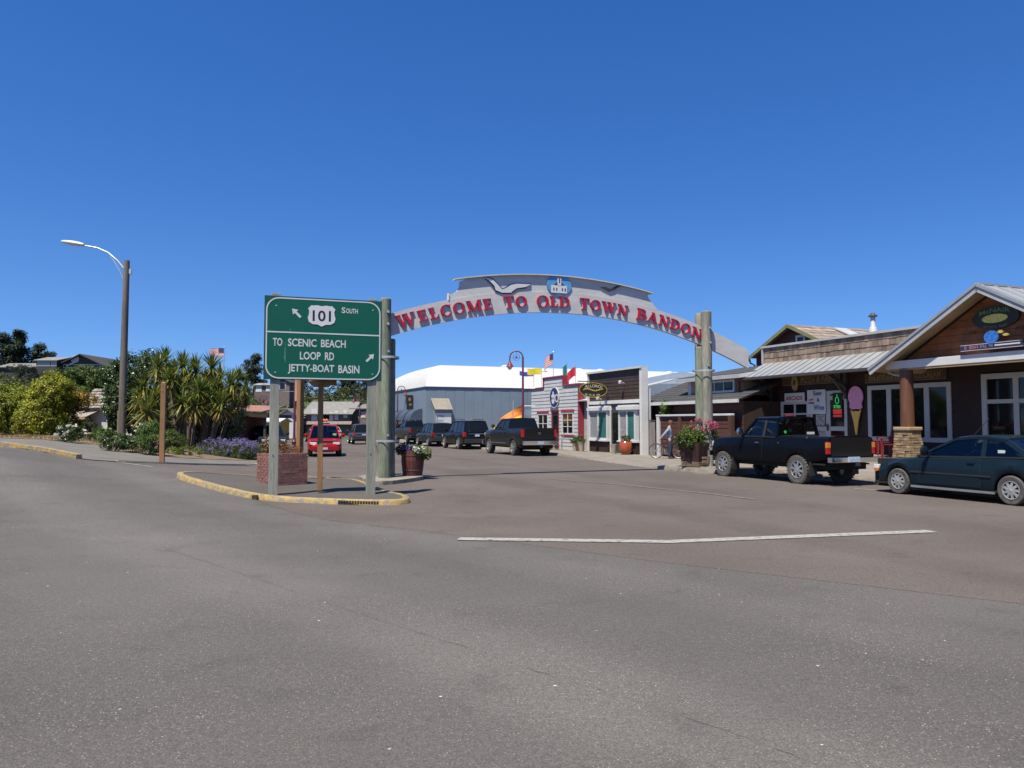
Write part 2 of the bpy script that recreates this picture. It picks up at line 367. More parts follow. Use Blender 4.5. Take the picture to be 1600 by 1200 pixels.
def chaikin(P, it=2, closed=True):
    for _ in range(it):
        Q = []; n = len(P)
        for i in range(n if closed else n - 1):
            a, b = P[i], P[(i + 1) % n]; Q += [(a[0] * .75 + b[0] * .25, a[1] * .75 + b[1] * .25), (a[0] * .25 + b[0] * .75, a[1] * .25 + b[1] * .75)]
        P = Q if closed else [P[0]] + Q + [P[-1]]
    return P
def offset_ring(P, d):
    out = []; n = len(P)
    for i in range(n):
        a, b = P[i - 1], P[(i + 1) % n]; tx, ty = b[0] - a[0], b[1] - a[1]; l = math.hypot(tx, ty) or 1
        out.append((P[i][0] - ty / l * d, P[i][1] + tx / l * d))
    return out
def paint(name, pts, wd, m, off=.012, parent=None):
    P = densify(pts, .5); L_, R_ = [], []
    for i, p in enumerate(P):
        a, b = P[max(0, i - 1)], P[min(len(P) - 1, i + 1)]; l = math.dist(a, b); nx, ny = -(b[1] - a[1]) / l * wd / 2, (b[0] - a[0]) / l * wd / 2
        L_.append((p[0] + nx, p[1] + ny)); R_.append((p[0] - nx, p[1] - ny))
    return strip(name, m, L_, R_, lambda x, y: zg(x, y) + off, lambda x, y: zg(x, y) + off, parent=parent)

# right pavement and its kerb
tk = [(-12, 17.3), (20.3, 17.3), (20.75, 17.0), (20.8, 15.75), (21.1, 15.45), (23.4, 15.4), (26.6, 15.8), (30, 16.4), (34, 17.1), (36.5, 17.3), (110, 17.3)]
tkd = densify(tk, .7)
K = lambda d: [xy(s, t + d) for s, t in tkd]
rows = [[xy(s, t + .15 + (27 - t - .15) * k / 9) for s, t in tkd] for k in range(10)]
mb = MB(); mb.grid([[(*p, zwalk(*st(*p))) for p in r_] for r_ in rows]); tag(mb.build('pavement', M_CONC, smooth=40), kind='structure')
kz = lambda s, t, e: zwalk(s, t) + e + .03 * (sm(20.3, 20.9, s) - sm(23.2, 24.2, s))
mb = MB(); mb.grid([[(*xy(s, t + d), (zst(s, t) - .06 if e is None else kz(s, t, e))) for s, t in tkd] for d, e in ((-.02, None), (0, -.02), (.02, .006), (.16, .006), (.165, -.05))])
tag(mb.build('kerb', mat('kerb_concrete', (.24, .21, .18), .85, var=.25, scale=3, bump=.4), smooth=50), kind='structure')
# bulb-out pad round the right posts
padp = chaikin([xy(20.95, 15.62), xy(20.95, 17.9), xy(23.35, 17.9), xy(23.35, 15.57)], 1)
mb = MB(); n = len(padp); zt = zst(22, 16) + .19
mb.add([(*p, zt - .3) for p in padp] + [(*p, zt) for p in padp], [tuple(range(n, 2 * n))] + [(i, (i + 1) % n, n + (i + 1) % n, n + i) for i in range(n)])
tag(mb.build('kerb_pad', M_CONC, bevel=.015), kind='structure')

# left arch pad
padl = chaikin([xy(20.75, 4.35), xy(20.6, 4.75), xy(21.2, 5.55), xy(22.1, 6.3), xy(23.3, 6.25), xy(23.4, 4.4)], 1)
n = len(padl); mb = MB(); mb.add([(*p, zg(*p) - .1) for p in padl] + [(*p, zg(*p) + .115) for p in padl], [tuple(range(n, 2 * n))] + [(i, (i + 1) % n, n + (i + 1) % n, n + i) for i in range(n)])
tag(mb.build('arch_pad', mat('old_concrete', (.24, .215, .185), .9, var=.3, scale=3, bump=.4), bevel=.012), kind='structure')
# traffic island with a yellow kerb
isl = [G(265, 745), G(330, 765), G(400, 782), G(480, 787), G(560, 790), G(640, 790), G(643, 781), (-3.0, 18.6), (-4.5, 22.0), (-6.1, 23.8), (-8.1, 23.9), (-9.0, 21.5)]
isl = chaikin(isl, 2); isl = resample(isl + [isl[0]], 90)[:-1]
r1 = offset_ring(isl, .02); r2 = offset_ring(isl, .04); r3 = offset_ring(isl, .17); n = len(isl)
ih = lambda p: .12 if p[1] < 21.2 else .12 - .08 * sm(21.2, 23, p[1])
I_ROOT = tag(bpy.data.objects.new('traffic_island', None), kind='structure'); COL.objects.link(I_ROOT)
mb = MB(); mb.grid([[(*p, zg(*p) - .06) for p in isl], [(*p, zg(*p) + ih(p) - .02) for p in r1], [(*p, zg(*p) + ih(p)) for p in r2], [(*p, zg(*p) + ih(p)) for p in r3], [(*p, zg(*p) + ih(p) - .03) for p in r3]], closed=True)
mb.build('yellow_kerb', M_YEL, I_ROOT, smooth=50)
mb = MB(); cx_, cy_ = -5.6, 19.9
rg = [[(cx_ + (p[0] - cx_) * f, cy_ + (p[1] - cy_) * f) for p in r3] for f in (1, .8, .6, .4, .2, .02)]
mb.grid([[(*p, zg(*p) + ih(p) - .012) for p in r_] for r_ in rg], closed=True); mb.build('island_surface', M_ISL, I_ROOT, smooth=40)
mb = MB(); ga, gb = Vector(G(530, 789)), Vector(G(590, 791)); dd = (gb - ga)
for i in range(15):
    p = ga + dd * (i / 14); z = zg(*p); q = p + Vector((0, -.008))
    mb.box(q.x - .022, q.x + .022, q.y - .012, q.y + .012, z + .03, z + .10)
mb.build('drain_slot', M_BLACK, I_ROOT)
mb = MB(); p = G(398, 781); mb.box(p[0] - .06, p[0] + .06, p[1] - .03, p[1] + .04, zg(*p) + .02, zg(*p) + .10); mb.build('kerb_hole', mat('rust_hole', (.05, .028, .015), .9), I_ROOT)

# left pavement: yellow kerb, curb cut, pale walk, planting bed
kA = chaikin([(-40, 34.5), (-25, 29.4), G(0, 697), G(60, 705), G(118, 717)], 1, False)
kB = [G(118, 717), G(150, 720), G(185, 722)]
kC = chaikin([G(185, 722), G(250, 725), G(320, 727), G(392, 728), (-9.6, 34.5), (-10.5, 40)], 1, False)
bedE = chaikin([(-42, 40), (-31, 36), G(0, 684, .1), G(60, 687, .1), G(130, 691, .1), G(165, 697, .1), G(200, 706, .1), G(250, 713, .1), G(300, 717, .1), G(392, 720, .08), (-11.0, 38), (-11.5, 41)], 1, False)
front = resample(kA + kB[1:] + kC[1:], 90); back = resample(bedE, 90)
zf = lambda x, y: zg(x, y) + .10
strip('footway', M_PATHL, front, back, lambda x, y: zg(x, y) + .022, zf)
def kerb_line(name, P, h, wd, m):
    P = densify(P, .5); n_ = [(0, 0)] * len(P); rws = [[], [], [], []]
    for i, p in enumerate(P):
        a, b = P[max(0, i - 1)], P[min(len(P) - 1, i + 1)]; l = math.dist(a, b); nx, ny = -(b[1] - a[1]) / l, (b[0] - a[0]) / l
        z = zg(*p)
        for r_, (d, e) in zip(rws, ((0, -.05), (.015, h), (wd, h), (wd + .01, -.02))): r_.append((p[0] + nx * d, p[1] + ny * d, z + e))
    mb = MB(); mb.grid(rws)
    for e in (0, -1): mb.add([r_[e] for r_ in rws], [(0, 1, 2, 3)])
    return tag(mb.build(name, m, smooth=45), kind='structure')
kerb_line('kerb_yellow', kA, .13, .18, M_YEL)
kerb_line('kerb_low', kC, .06, .15, mat('kerb_pale', (.50, .43, .31), .85, var=.2))
bedB = [(p[0] - 9 - i * .05, p[1] + 26) for i, p in enumerate(back)]
strip('planting_bed', M_SOIL, back, bedB, lambda x, y: zg(x, y) + .115, lambda x, y: zg(x, y) + .5)
# strip of dry grass soil along the bed edge
strip('bed_edge', M_DRY, [(p[0], p[1] - .02) for p in back[20:62]], [(p[0] - .15, p[1] + .9) for p in back[20:62]], lambda x, y: zg(x, y) + .122, lambda x, y: zg(x, y) + .16)

# markings
paint('stop_line', [G(716, 843), G(1045, 847.5), G(1456, 831)], .26, M_WHL)
paint('white_edge_line', [G(193, 724), G(238, 730)], .16, M_WHL)
paint('yellow_centre_line', [G(860, 749), G(960, 757), G(1100, 771), G(1180, 781)], .10, M_YLL)
for a, b in (((1084, 741), (1104, 742)), ((1335, 764), (1392, 768)), ((1066, 768), (1074, 768.5)), ((838, 718), (870, 719.5)), ((715, 706), (745, 707))):
    paint('parking_tick', [G(*a), G(*b)], .10, M_WHL)
paint('yellow_edge_line', [(-3.25, 19.2), (-4.45, 22.2)], .10, M_YEL)
# crack along the old lane joint of the highway
CR = [G(*p) for p in ((250, 855), (290, 868), (440, 918), (545, 955), (640, 985), (735, 1015), (830, 1047), (900, 1068), (1000, 1100), (1150, 1148), (1330, 1215))]
M_CRK = mat('crack_tar', (.062, .057, .05), .95, var=.3, scale=20)
rng_ = random.Random(3); P = densify(CR, .06); mb = MB(); rr = [[], []]; wv = .006
for i, p in enumerate(P):
    wv = max(.0002, min(.0032, wv + rng_.uniform(-.0030, .0029))); j = rng_.uniform(-.006, .006)
    rr[0].append((p[0] + j, p[1] + j + wv, zg(*p) + .005)); rr[1].append((p[0] + j, p[1] + j - wv, zg(*p) + .005))
mb.grid(rr); tag(mb.build('road_crack', M_CRK), kind='structure')

# hill behind the left side and at the end of the street
def hill_z(x, y):
    f = sm(110, 130, y + 1.0 * max(0, -x - 38)) * (1 - sm(-22, -4, x + (y - 110) * .1)) * 6.3
    g = sm(130, 190, y) * (1 - sm(-60, -10, x)) * 3.0
    return -.35 + f + g + .5 * math.sin(x * .11) * math.cos(y * .09) * sm(75, 100, y)
mb = MB(); mb.grid([[(x, y, hill_z(x, y) + (zg(x, y) + .35 if y < 75 else .95 * (1 - sm(75, 100, y))) * 0) for x in fr(-220, 0, 5)] for y in fr(66, 260, 5)])
tag(mb.build('hill', M_HILL, smooth=60), kind='structure')
# ---------------------------------------------------------------- building materials
M_WHITE = mat('white_paint', (.66, .66, .65), .55, var=.06, scale=2)
M_GREYP = mat('grey_white_paint', (.60, .60, .60), .6, var=.08, scale=2)
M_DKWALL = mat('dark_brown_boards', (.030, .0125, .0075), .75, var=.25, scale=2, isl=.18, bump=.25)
M_RBWALL = mat('red_brown_boards', (.085, .030, .020), .75, var=.25, scale=2, isl=.2, bump=.25)
M_SHINGLE = mat('cedar_shingle', (.215, .155, .118), .85, var=.35, scale=6, isl=.5, bump=.5, bscale=60, streak=.25)
M_SHAKEROOF = mat('shake_roof', (.25, .20, .165), .9, var=.35, scale=3, isl=.3, bump=.6, bscale=18)
M_ASPHSH = mat('asphalt_shingle', (.050, .050, .054), .9, var=.25, scale=4, isl=.15, bump=.5, bscale=40)
M_ASPHSHL = mat('pale_asphalt_shingle', (.20, .195, .185), .9, var=.25, scale=4, isl=.15, bump=.5, bscale=40)
M_METROOF = mat('metal_roof', (.42, .44, .46), .42, metal=.35, var=.08, scale=1.5)
M_TRIM = mat('grey_trim', (.42, .43, .44), .6, var=.1)
M_GUT = mat('dark_gutter', (.06, .055, .052), .5, var=.1)
M_SOFF = mat('soffit_wood', (.42, .29, .16), .7, var=.15)
M_LOG = mat('log_wood', (.14, .055, .025), .6, var=.3, scale=5, streak=.15, bump=.3)
M_PALEW = mat('window_frame_grey', (.52, .51, .485), .5, var=.05)
M_GLASS = mat('window_glass', (.010, .012, .014), .04, var=0, spec=.38)
M_CURT = mat('curtain_glass', (.30, .30, .32), .12, var=.25, scale=8, spec=.6)
M_TEAL = mat('teal_curtain', (.04, .16, .15), .15, var=.2, spec=.6)
M_STONE = mat('ledge_stone', (.36, .255, .15), .85, var=.3, scale=7, isl=.4, bump=.6, bscale=30)
M_STCAP = mat('stone_cap', (.40, .29, .165), .85, var=.15, bump=.3)
M_BLUEW = mat('blue_grey_metal', (.195, .255, .32), .55, var=.06, scale=.6)
M_BLUEWL = mat('pale_blue_metal', (.20, .26, .33), .55, var=.06, scale=.6)
M_MEMB = mat('white_membrane', (.52, .52, .515), .6, var=.04, scale=.4)
M_PURPLE = mat('dark_purple_paint', (.035, .025, .075), .55, var=.1)
M_PINK = mat('red_pink_trim', (.30, .035, .055), .55, var=.12)
M_SIDING = mat('white_lap_siding', (.50, .50, .51), .6, var=.08, scale=2, isl=.05)
M_OLIVE = mat('olive_trim', (.22, .21, .09), .65, var=.15)
M_TAN = mat('tan_paint', (.45, .30, .19), .7, var=.1)
M_FENCEP = mat('grey_fence_plank', (.23, .20, .20), .85, var=.3, scale=5, isl=.2, streak=.15)
M_AWN = mat('navy_canvas', (.05, .075, .12), .7, var=.12)

def window(parent, f, a0, a1, b0, b1, cols=1, rows=1, fw=.10, c=.0, fm=None, gm=None, mull=.05, name='window', split=None, c1=.07):
    fm = fm or M_WHITE; gm = gm or M_GLASS; mb = MB()
    fbox(mb, f, a0, a1, b0, b0 + fw, c, c + c1); fbox(mb, f, a0, a1, b1 - fw, b1, c, c + c1)
    fbox(mb, f, a0, a0 + fw, b0 + fw, b1 - fw, c, c + c1); fbox(mb, f, a1 - fw, a1, b0 + fw, b1 - fw, c, c + c1)
    ia0, ia1, ib0, ib1 = a0 + fw, a1 - fw, b0 + fw, b1 - fw
    xs = [ia0 + (ia1 - ia0) * k / cols for k in range(cols + 1)]; zs = split and [ib0] + [ib0 + (ib1 - ib0) * q for q in split] + [ib1] or [ib0 + (ib1 - ib0) * k / rows for k in range(rows + 1)]
    for x in xs[1:-1]: fbox(mb, f, x - mull / 2, x + mull / 2, ib0, ib1, c, c + c1 - .012)
    for z in zs[1:-1]:
        for q in range(cols): fbox(mb, f, xs[q] + (mull / 2 if q else 0), xs[q + 1] - (mull / 2 if q < cols - 1 else 0), z - mull / 2.6, z + mull / 2.6, c, c + c1 - .018)
    o = mb.build(name, fm, parent)
    k = 0
    for i in range(cols):
        for j in range(len(zs) - 1):
            g = gm[k % len(gm)] if isinstance(gm, list) else gm; k += 1
            p = MB(); fbox(p, f, xs[i] + .004, xs[i + 1] - .004, zs[j] + .004, zs[j + 1] - .004, c + .012, c + .022); p.build('pane', g, o)
    return o
def boards(parent, f, a0, a1, b0, b1, h, m, c=0, th=.022, name='board', jitter=0, lap=.014, cut=None, rnd=None):
    """lap boards, each an object; cut(z0,z1) -> list of (a0,a1) spans"""
    z = b0; k = 0
    while z < b1 - .02:
        z1 = min(z + h, b1)
        for s0, s1 in (cut(z, z1) if cut else [(a0, a1)]):
            if s1 - s0 < .03: continue
            mb = MB(); P = [f(a, bz, cc) for a in (s0, s1) for bz, cc in ((z, c + th + lap), (z, c), (z1, c), (z1, c + th))]
            mb.add(P, [(0, 1, 2, 3), (7, 6, 5, 4), (0, 4, 5, 1), (1, 5, 6, 2), (2, 6, 7, 3), (3, 7, 4, 0)]); mb.build(name, m, parent)
        z += h; k += 1
def slope_panels(parent, name, m, P00, P10, P01, P11, n, th=.03, gap=.012, rib=None):
    """n panels across from edge P00-P10 (low,high at start) to P01-P11"""
    V = Vector; a0, b0, a1, b1 = map(V, (P00, P10, P01, P11)); nrm = (b0 - a0).cross(a1 - a0).normalized()
    if nrm.z < 0: nrm = -nrm
    for i in range(n):
        k0, k1 = i / n, (i + 1) / n; L0, L1 = a0.lerp(a1, k0), a0.lerp(a1, k1); U0, U1 = b0.lerp(b1, k0), b0.lerp(b1, k1)
        d = (L1 - L0).normalized() * gap / 2
        q = [L0 + d, L1 - d, U1 - d, U0 + d]; mb = MB(); mb.add(q + [p + nrm * th for p in q], [(3, 2, 1, 0), (4, 5, 6, 7), (0, 1, 5, 4), (1, 2, 6, 5), (2, 3, 7, 6), (3, 0, 4, 7)])
        if rib: mb.bar(L0 + d * 2 + nrm * (th + rib / 2), U0 + d * 2 + nrm * (th + rib / 2), .03, rib, up=nrm)
        mb.build(name, m, parent)
def slab(mb, pts, th, mi=0):
    P = [Vector(p) for p in pts]; nrm = (P[1] - P[0]).cross(P[2] - P[0]).normalized()
    if nrm.z < 0: nrm = -nrm
    n = len(P); mb.add(P + [p - nrm * th for p in P], [tuple(range(n)), tuple(range(2 * n - 1, n - 1, -1))] + [(i, n + i, n + (i + 1) % n, (i + 1) % n) for i in range(n)], mi)
def shingle_rows(parent, f, a0, a1, b0, rows, m, c0=.0, name='shingle', wmin=.13, wmax=.34, rnd=random.Random(5), slope=None):
    for r_ in range(rows):
        a = a0 - rnd.uniform(0, .1)
        z0 = b0 + r_ * .245
        while a < a1:
            wd = rnd.uniform(wmin, wmax); s0, s1 = max(a, a0), min(a + wd, a1); a += wd + .008
            if s1 - s0 < .04: continue
            e = rnd.uniform(-.018, .01); mb = MB(); cc = c0 + rnd.uniform(0, .006); tp = min(z0 + .30, b0 + rows * .245)
            P = [f(q, bz, k) for q in (s0, s1) for bz, k in ((z0 + e, cc + .032), (z0 + e, cc + .006), (tp, cc), (tp, cc + .010))]
            mb.add(P, [(0, 1, 2, 3), (7, 6, 5, 4), (0, 4, 5, 1), (1, 5, 6, 2), (2, 6, 7, 3), (3, 7, 4, 0)]); mb.build(name, m, parent)

# ================================================================ 1. brown corner shop with the gable porch (right)
TW = 23.6
A = thing_st('corner_shop', 'dark brown shop with metal awning, shingled parapet and gabled porch on stone pillar', 'shop', 18.5, TW, .45)
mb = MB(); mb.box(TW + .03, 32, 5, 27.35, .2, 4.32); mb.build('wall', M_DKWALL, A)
mb = MB(); mb.box(TW - 2.9, TW + .02, 4, 20.4, .1, .46); mb.build('porch_floor', M_CONC, A, bevel=.01)
f = FT(TW)
wins = [(18.42, 21.91, .99, 3.06), (22.93, 24.9, .45, 2.95), (24.95, 26.62, .45, 2.58), (12.2, 17.32, 1.0, 3.24)]
def cutA(z0, z1):
    sp = [(5.0, 27.35)]
    for a, b, c_, d in wins:
        if z1 > c_ + .05 and z0 < d - .05:
            nx = []
            for p, q in sp:
                if b - .06 <= p or a + .06 >= q: nx.append((p, q)); continue
                if a + .06 > p: nx.append((p, a + .06))
                if b - .06 < q: nx.append((b - .06, q))
            sp = nx
    return sp
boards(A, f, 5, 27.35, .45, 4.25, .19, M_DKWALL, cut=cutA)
o = window(A, f, 18.42, 21.91, .99, 3.06, cols=4, fw=.16, mull=.2, fm=M_PALEW)
o = window(A, f, 12.2, 17.32, 1.0, 3.24, cols=5, split=[.62], fw=.17, mull=.17, fm=M_PALEW)
# double white door with posters and a plain door by the arcade sign
o = window(A, f, 22.93, 24.9, .45, 2.95, cols=2, split=[.38, .93], fw=.13, mull=.22, fm=M_PALEW, name='door'); tag(o, 'white glazed entrance door with posters')
mb = MB(); fbox(mb, f, 23.88, 23.95, 1.35, 1.6, .075, .12); mb.build('handle', M_GUT, o)
mb = MB(); fbox(mb, f, 24.05, 24.65, 1.0, 1.45, .03, .036); fbox(mb, f, 24.1, 24.6, 1.55, 2.0, .03, .036); mb.build('poster', mat('poster_paper', (.35, .33, .32), .7, var=.5, scale=9), o)
window(A, f, 24.95, 26.62, .45, 2.58, cols=2, split=[.55, .78], fw=.13, mull=.09, fm=M_PALEW, name='door')
# awning
slope_panels(A, 'roof_panel', M_METROOF, (22.2, 18.9, 3.62), (23.62, 18.9, 4.36), (22.2, 27.62, 3.62), (23.62, 27.62, 4.36), 21, .02, .05, .02)
mb = MB(); slab(mb, [(22.2, 18.9, 3.612), (22.2, 27.6, 3.612), (23.6, 27.6, 4.342), (23.6, 18.9, 4.342)], .02); mb.build('underlay', M_GUT, A)
mb = MB(); mb.box(22.10, 22.20, 18.9, 27.66, 3.52, 3.645); mb.build('gutter', M_GUT, A, bevel=.02)
mb = MB(); slab(mb, [(22.2, 18.9, 3.575), (22.2, 27.6, 3.575), (23.6, 27.6, 4.30), (23.6, 18.9, 4.30)], .06); mb.build('soffit', M_SOFF, A)
for s in (27.2, 22.93):
    mb = MB(); mb.bar((23.58, s, 3.05), (22.5, s, 3.62), .12, .14); mb.bar((23.5, s, 2.6), (23.5, s, 3.75), .12, .12); mb.tube([(23.5, s, 2.75), (23.2, s, 3.0), (22.95, s, 3.3), (22.85, s, 3.55)], .05, 6); mb.build('bracket', M_GUT, A)
# shingled parapet
mb = MB(); mb.box(23.52, 23.9, 18.2, 27.62, 4.33, 5.0); mb.build('parapet', M_DKWALL, A)
shingle_rows(A, FT(23.52), 18.2, 27.6, 4.30, 3, M_SHINGLE)
mb = MB(); mb.box(23.42, 23.96, 18.2, 27.72, 5.0, 5.09); mb.box(23.44, 23.94, 27.62, 27.70, 4.3, 5.0); mb.build('coping', M_TRIM, A)
# gable porch, ridge runs across (t), gable faces the street
GX, AP, EV, gs = 21.2, 5.72, 3.47, (15.57, 11.6, 19.53)
for sgn, nm in ((1, 'roof_panel'), (-1, 'roof_panel')):
    e = gs[0] + sgn * 3.96
    slope_panels(A, nm, M_METROOF, (21.15, e, EV), (21.15, gs[0], AP), (28, e, EV), (28, gs[0], AP), 12, .03, .006, .035)
    mb = MB(); slab(mb, [(21.15, e, EV - .01), (21.15, gs[0], AP - .01), (28, gs[0], AP - .01), (28, e, EV - .01)], .09); mb.build('roof_deck', M_SOFF, A)
    mb = MB(); mb.bar((21.10, e + sgn * .02, EV - .09), (21.10, gs[0], AP - .085), .06, .22, up=(0, 0, 1)); mb.build('barge_board', M_TRIM, A)
    mb = MB(); mb.bar((21.055, e + sgn * .02, EV + .0), (21.055, gs[0], AP + .005), .03, .08, up=(0, 0, 1)); mb.build('barge_trim', M_METROOF, A)
mb = MB(); mb.box(21.1, 28, gs[0] - .1, gs[0] + .1, AP - .0, AP + .06); mb.build('ridge_cap', M_METROOF, A)
mb = MB(); mb.add([(21.78, 11.8, 3.72), (21.78, 19.34, 3.72), (21.78, gs[0], AP - .15)], [(0, 1, 2)]); mb.add([(23.5, 11.8, 3.72), (23.5, 19.34, 3.72), (23.5, gs[0], AP - .15)], [(0, 1, 2)]); mb.build('gable_wall', M_DKWALL, A)
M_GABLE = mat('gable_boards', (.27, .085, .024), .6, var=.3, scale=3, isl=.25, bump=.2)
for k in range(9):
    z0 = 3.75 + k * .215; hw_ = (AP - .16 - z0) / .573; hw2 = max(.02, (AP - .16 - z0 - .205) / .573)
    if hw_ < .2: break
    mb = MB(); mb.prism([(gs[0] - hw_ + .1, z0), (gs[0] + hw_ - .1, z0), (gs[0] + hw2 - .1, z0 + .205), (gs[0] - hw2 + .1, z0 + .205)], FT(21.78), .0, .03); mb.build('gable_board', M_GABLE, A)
mb = MB(); mb.box(21.46, 21.72, 11.7, 19.2, 3.46, 3.72); mb.build('beam', M_WHITE, A, bevel=.012)
mb = MB(); mb.box(21.48, 21.70, 11.7, 19.15, 3.40, 3.457); mb.build('beam_soffit', M_SOFF, A)
for s in (18.50, 12.6):
    mb = MB(); mb.lathe([(.215, 1.5), (.21, 2.4), (.20, 3.41)], 14, (21.6, s, 0)); mb.build('log_post', M_LOG, A, smooth=50)
    mb = MB(); mb.box(21.40, 21.80, s - .20, s + .20, .45, 1.42); mb.build('pillar_core', mat('mortar', (.16, .12, .085), .95), A)
    rn = random.Random(int(s * 7)); z = .46; row = 0
    while z < 1.40:
        h = rn.uniform(.045, .105); k = (z - .45) / .97; hx = .325 - .075 * k
        for side in range(4):
            p = -hx - (.02 if side % 2 else 0)
            while p < hx:
                wd = rn.uniform(.12, .34); q = min(p + wd, hx + .03); pr = rn.uniform(.0, .035); mb = MB(); g_ = .006
                x0, x1 = p + g_, q - g_
                if x1 - x0 > .03:
                    if side == 0: mb.box(21.6 - hx - pr, 21.6 - hx + .12, s + x0, s + x1, z + g_, z + h - g_)
                    elif side == 1: mb.box(21.6 + x0, 21.6 + x1, s - hx - pr, s - hx + .12, z + g_, z + h - g_)
                    elif side == 2: mb.box(21.6 + hx - .12, 21.6 + hx + pr, s + x0, s + x1, z + g_, z + h - g_)
                    else: mb.box(21.6 + x0, 21.6 + x1, s + hx - .12, s + hx + pr, z + g_, z + h - g_)
                    mb.build('stone', M_STONE, A, bevel=.008)
                p = q
        z += h
    mb = MB(); mb.box(21.29, 21.91, s - .31, s + .31, 1.42, 1.53); mb.build('pillar_cap', M_STCAP, A, bevel=.025)
# downpipe at the valley
mb = MB(); mb.tube([(22.15, 19.9, 3.6), (22.15, 19.7, 3.42), (21.9, 19.2, 3.3), (21.6, 18.7, 3.25)], .05, 8); mb.build('downpipe', M_TRIM, A, smooth=50)
# small roof behind the gable
mb = MB(); slab(mb, [(25.5, 15.2, 5.75), (25.5, 18.6, 5.75), (28.5, 18.6, 6.05), (28.5, 15.2, 6.05)], .12); mb.box(25.7, 28.3, 15.4, 18.3, 4.5, 5.72); mb.build('clerestory', M_TRIM, A)

# ---- signs on the shop
def sign_board(name, label, s0, s1, z0, z1, t, m, rim=None, th=.05, oval=False, cat='sign'):
    o = thing_st(name, label, cat, (s0 + s1) / 2, t, z0); mb = MB(); ff = FT(t)
    poly = ell((s0 + s1) / 2, (z0 + z1) / 2, (s1 - s0) / 2, (z1 - z0) / 2, 32) if oval else [(s0, z0), (s1, z0), (s1, z1), (s0, z1)]
    mb.prism(poly, ff, 0, th); mb.build('panel', m, o, bevel=.006)
    if rim:
        mb = MB()
        if oval:
            q = ell((s0 + s1) / 2, (z0 + z1) / 2, (s1 - s0) / 2 - .035, (z1 - z0) / 2 - .035, 32); p2 = ell((s0 + s1) / 2, (z0 + z1) / 2, (s1 - s0) / 2 - .012, (z1 - z0) / 2 - .012, 32)
            mb.grid([[ff(a, b, th + .008) for a, b in p2], [ff(a, b, th + .008) for a, b in q]], closed=True)
        else:
            for a, b, c_, d in ((s0 + .02, s1 - .02, z0 + .02, z0 + .035), (s0 + .02, s1 - .02, z1 - .035, z1 - .02)): fbox(mb, ff, a, b, c_, d, th, th + .006)
        mb.build('rim', rim, o)
    return o
def marks(f, a0, a1, b0, b1, c, m, parent, n=8, seed=1, flip=False, arc=0, name='lettering'):
    """lettering too small in the photograph to read: a row of letter-sized strokes"""
    rn = random.Random(seed); w_ = (a1 - a0) / n
    for i in range(n):
        if rn.random() < .12: continue
        mb = MB(); x0 = a0 + i * w_ + w_ * .12; x1 = a0 + (i + 1) * w_ - w_ * .12; dz = arc * (1 - ((2 * (i + .5) / n) - 1) ** 2); k = rn.randint(0, 3); t_ = (x1 - x0) * .3; h = b1 - b0
        fbox(mb, f, x0, x0 + t_, b0 + dz, b1 + dz, c, c + .003)
        if k in (0, 1): fbox(mb, f, x1 - t_, x1, b0 + dz, b1 + dz, c, c + .003)
        if k in (1, 2): fbox(mb, f, x0 + t_, x1 - t_ * (k == 1), b1 + dz - h * .2, b1 + dz, c, c + .003)
        if k in (0, 2, 3): fbox(mb, f, x0 + t_, x1 - t_ * (k == 0), b0 + dz + h * .4, b0 + dz + h * .58, c, c + .003)
        if k == 3: fbox(mb, f, x0 + t_, x1, b0 + dz, b0 + dz + h * .2, c, c + .003)
        mb.build(name, m, parent)
M_SGNB = mat('carved_brown_sign', (.085, .045, .026), .6, var=.2)
M_GOLD = mat('gold_leaf_paint', (.85, .62, .14), .35, metal=.55, var=.25, scale=14, bump=.6, bscale=30)
M_GOLDD = mat('dull_gold_letters', (.26, .19, .09), .6, var=.2)
M_RED = mat('sign_red', (.45, .02, .05), .5, var=.05); M_NAVY = mat('sign_navy', (.02, .03, .16), .5, var=.05)
ft = FT
o = sign_board('wooden_sign', 'carved brown pizza and pasta sign under the metal awning', 23.2, 26.5, 3.25, 3.62, TW - .04, M_SGNB, M_GOLDD)
text('PIZZA & PASTA', FT(TW - .04), 23.3, 25.35, 3.33, 3.56, .06, M_GOLDD, o, flip=True, bold=.015)
o = sign_board('oval_emblem', 'tall oval tan emblem beside the pizza sign lettering', 25.45, 25.85, 3.02, 3.70, TW - .12, mat('oval_tan', (.38, .26, .10), .6, var=.25, scale=9), M_GOLDD, oval=True)
mb = MB(); mb.prism(ell(25.65, 3.36, .07, .12, 12), FT(TW - .12), .05, .06); mb.build('emblem', M_SGNB, o)
o = sign_board('wooden_sign', 'carved brown music and ice cream sign behind the log post', 18.55, 22.0, 3.16, 3.52, TW - .04, M_SGNB, M_GOLDD)
marks(FT(TW - .04), 19.95, 21.8, 3.24, 3.44, .06, M_GOLDD, o, 12, 3)
text('ICE CREAM', FT(TW - .04), 18.75, 19.8, 3.24, 3.46, .06, M_GOLDD, o, flip=True, bold=.01)
o = sign_board('arcade_sign', 'white arcade sign with dark red capitals above the shop door', 25.12, 26.28, 2.56, 2.93, TW - .10, M_WHITE)
text('ARCADE', FT(TW - .10), 25.2, 26.2, 2.62, 2.80, .056, M_RED, o, flip=True, bold=.03)
o = sign_board('beer_wine_sign', 'white beer and wine sign with blue lettering on the door glass', 23.98, 24.98, 2.02, 3.02, TW - .09, M_WHITE, th=.03)
for tx, z0, z1, a0, a1 in (('Beer', 2.78, 2.97, 24.15, 24.62), ('&', 2.52, 2.68, 24.28, 24.44), ('Wine', 2.18, 2.40, 24.05, 24.62)): text(tx, FT(TW - .09), a0, a1, z0, z1, .034, M_NAVY, o, flip=True, bold=.02)
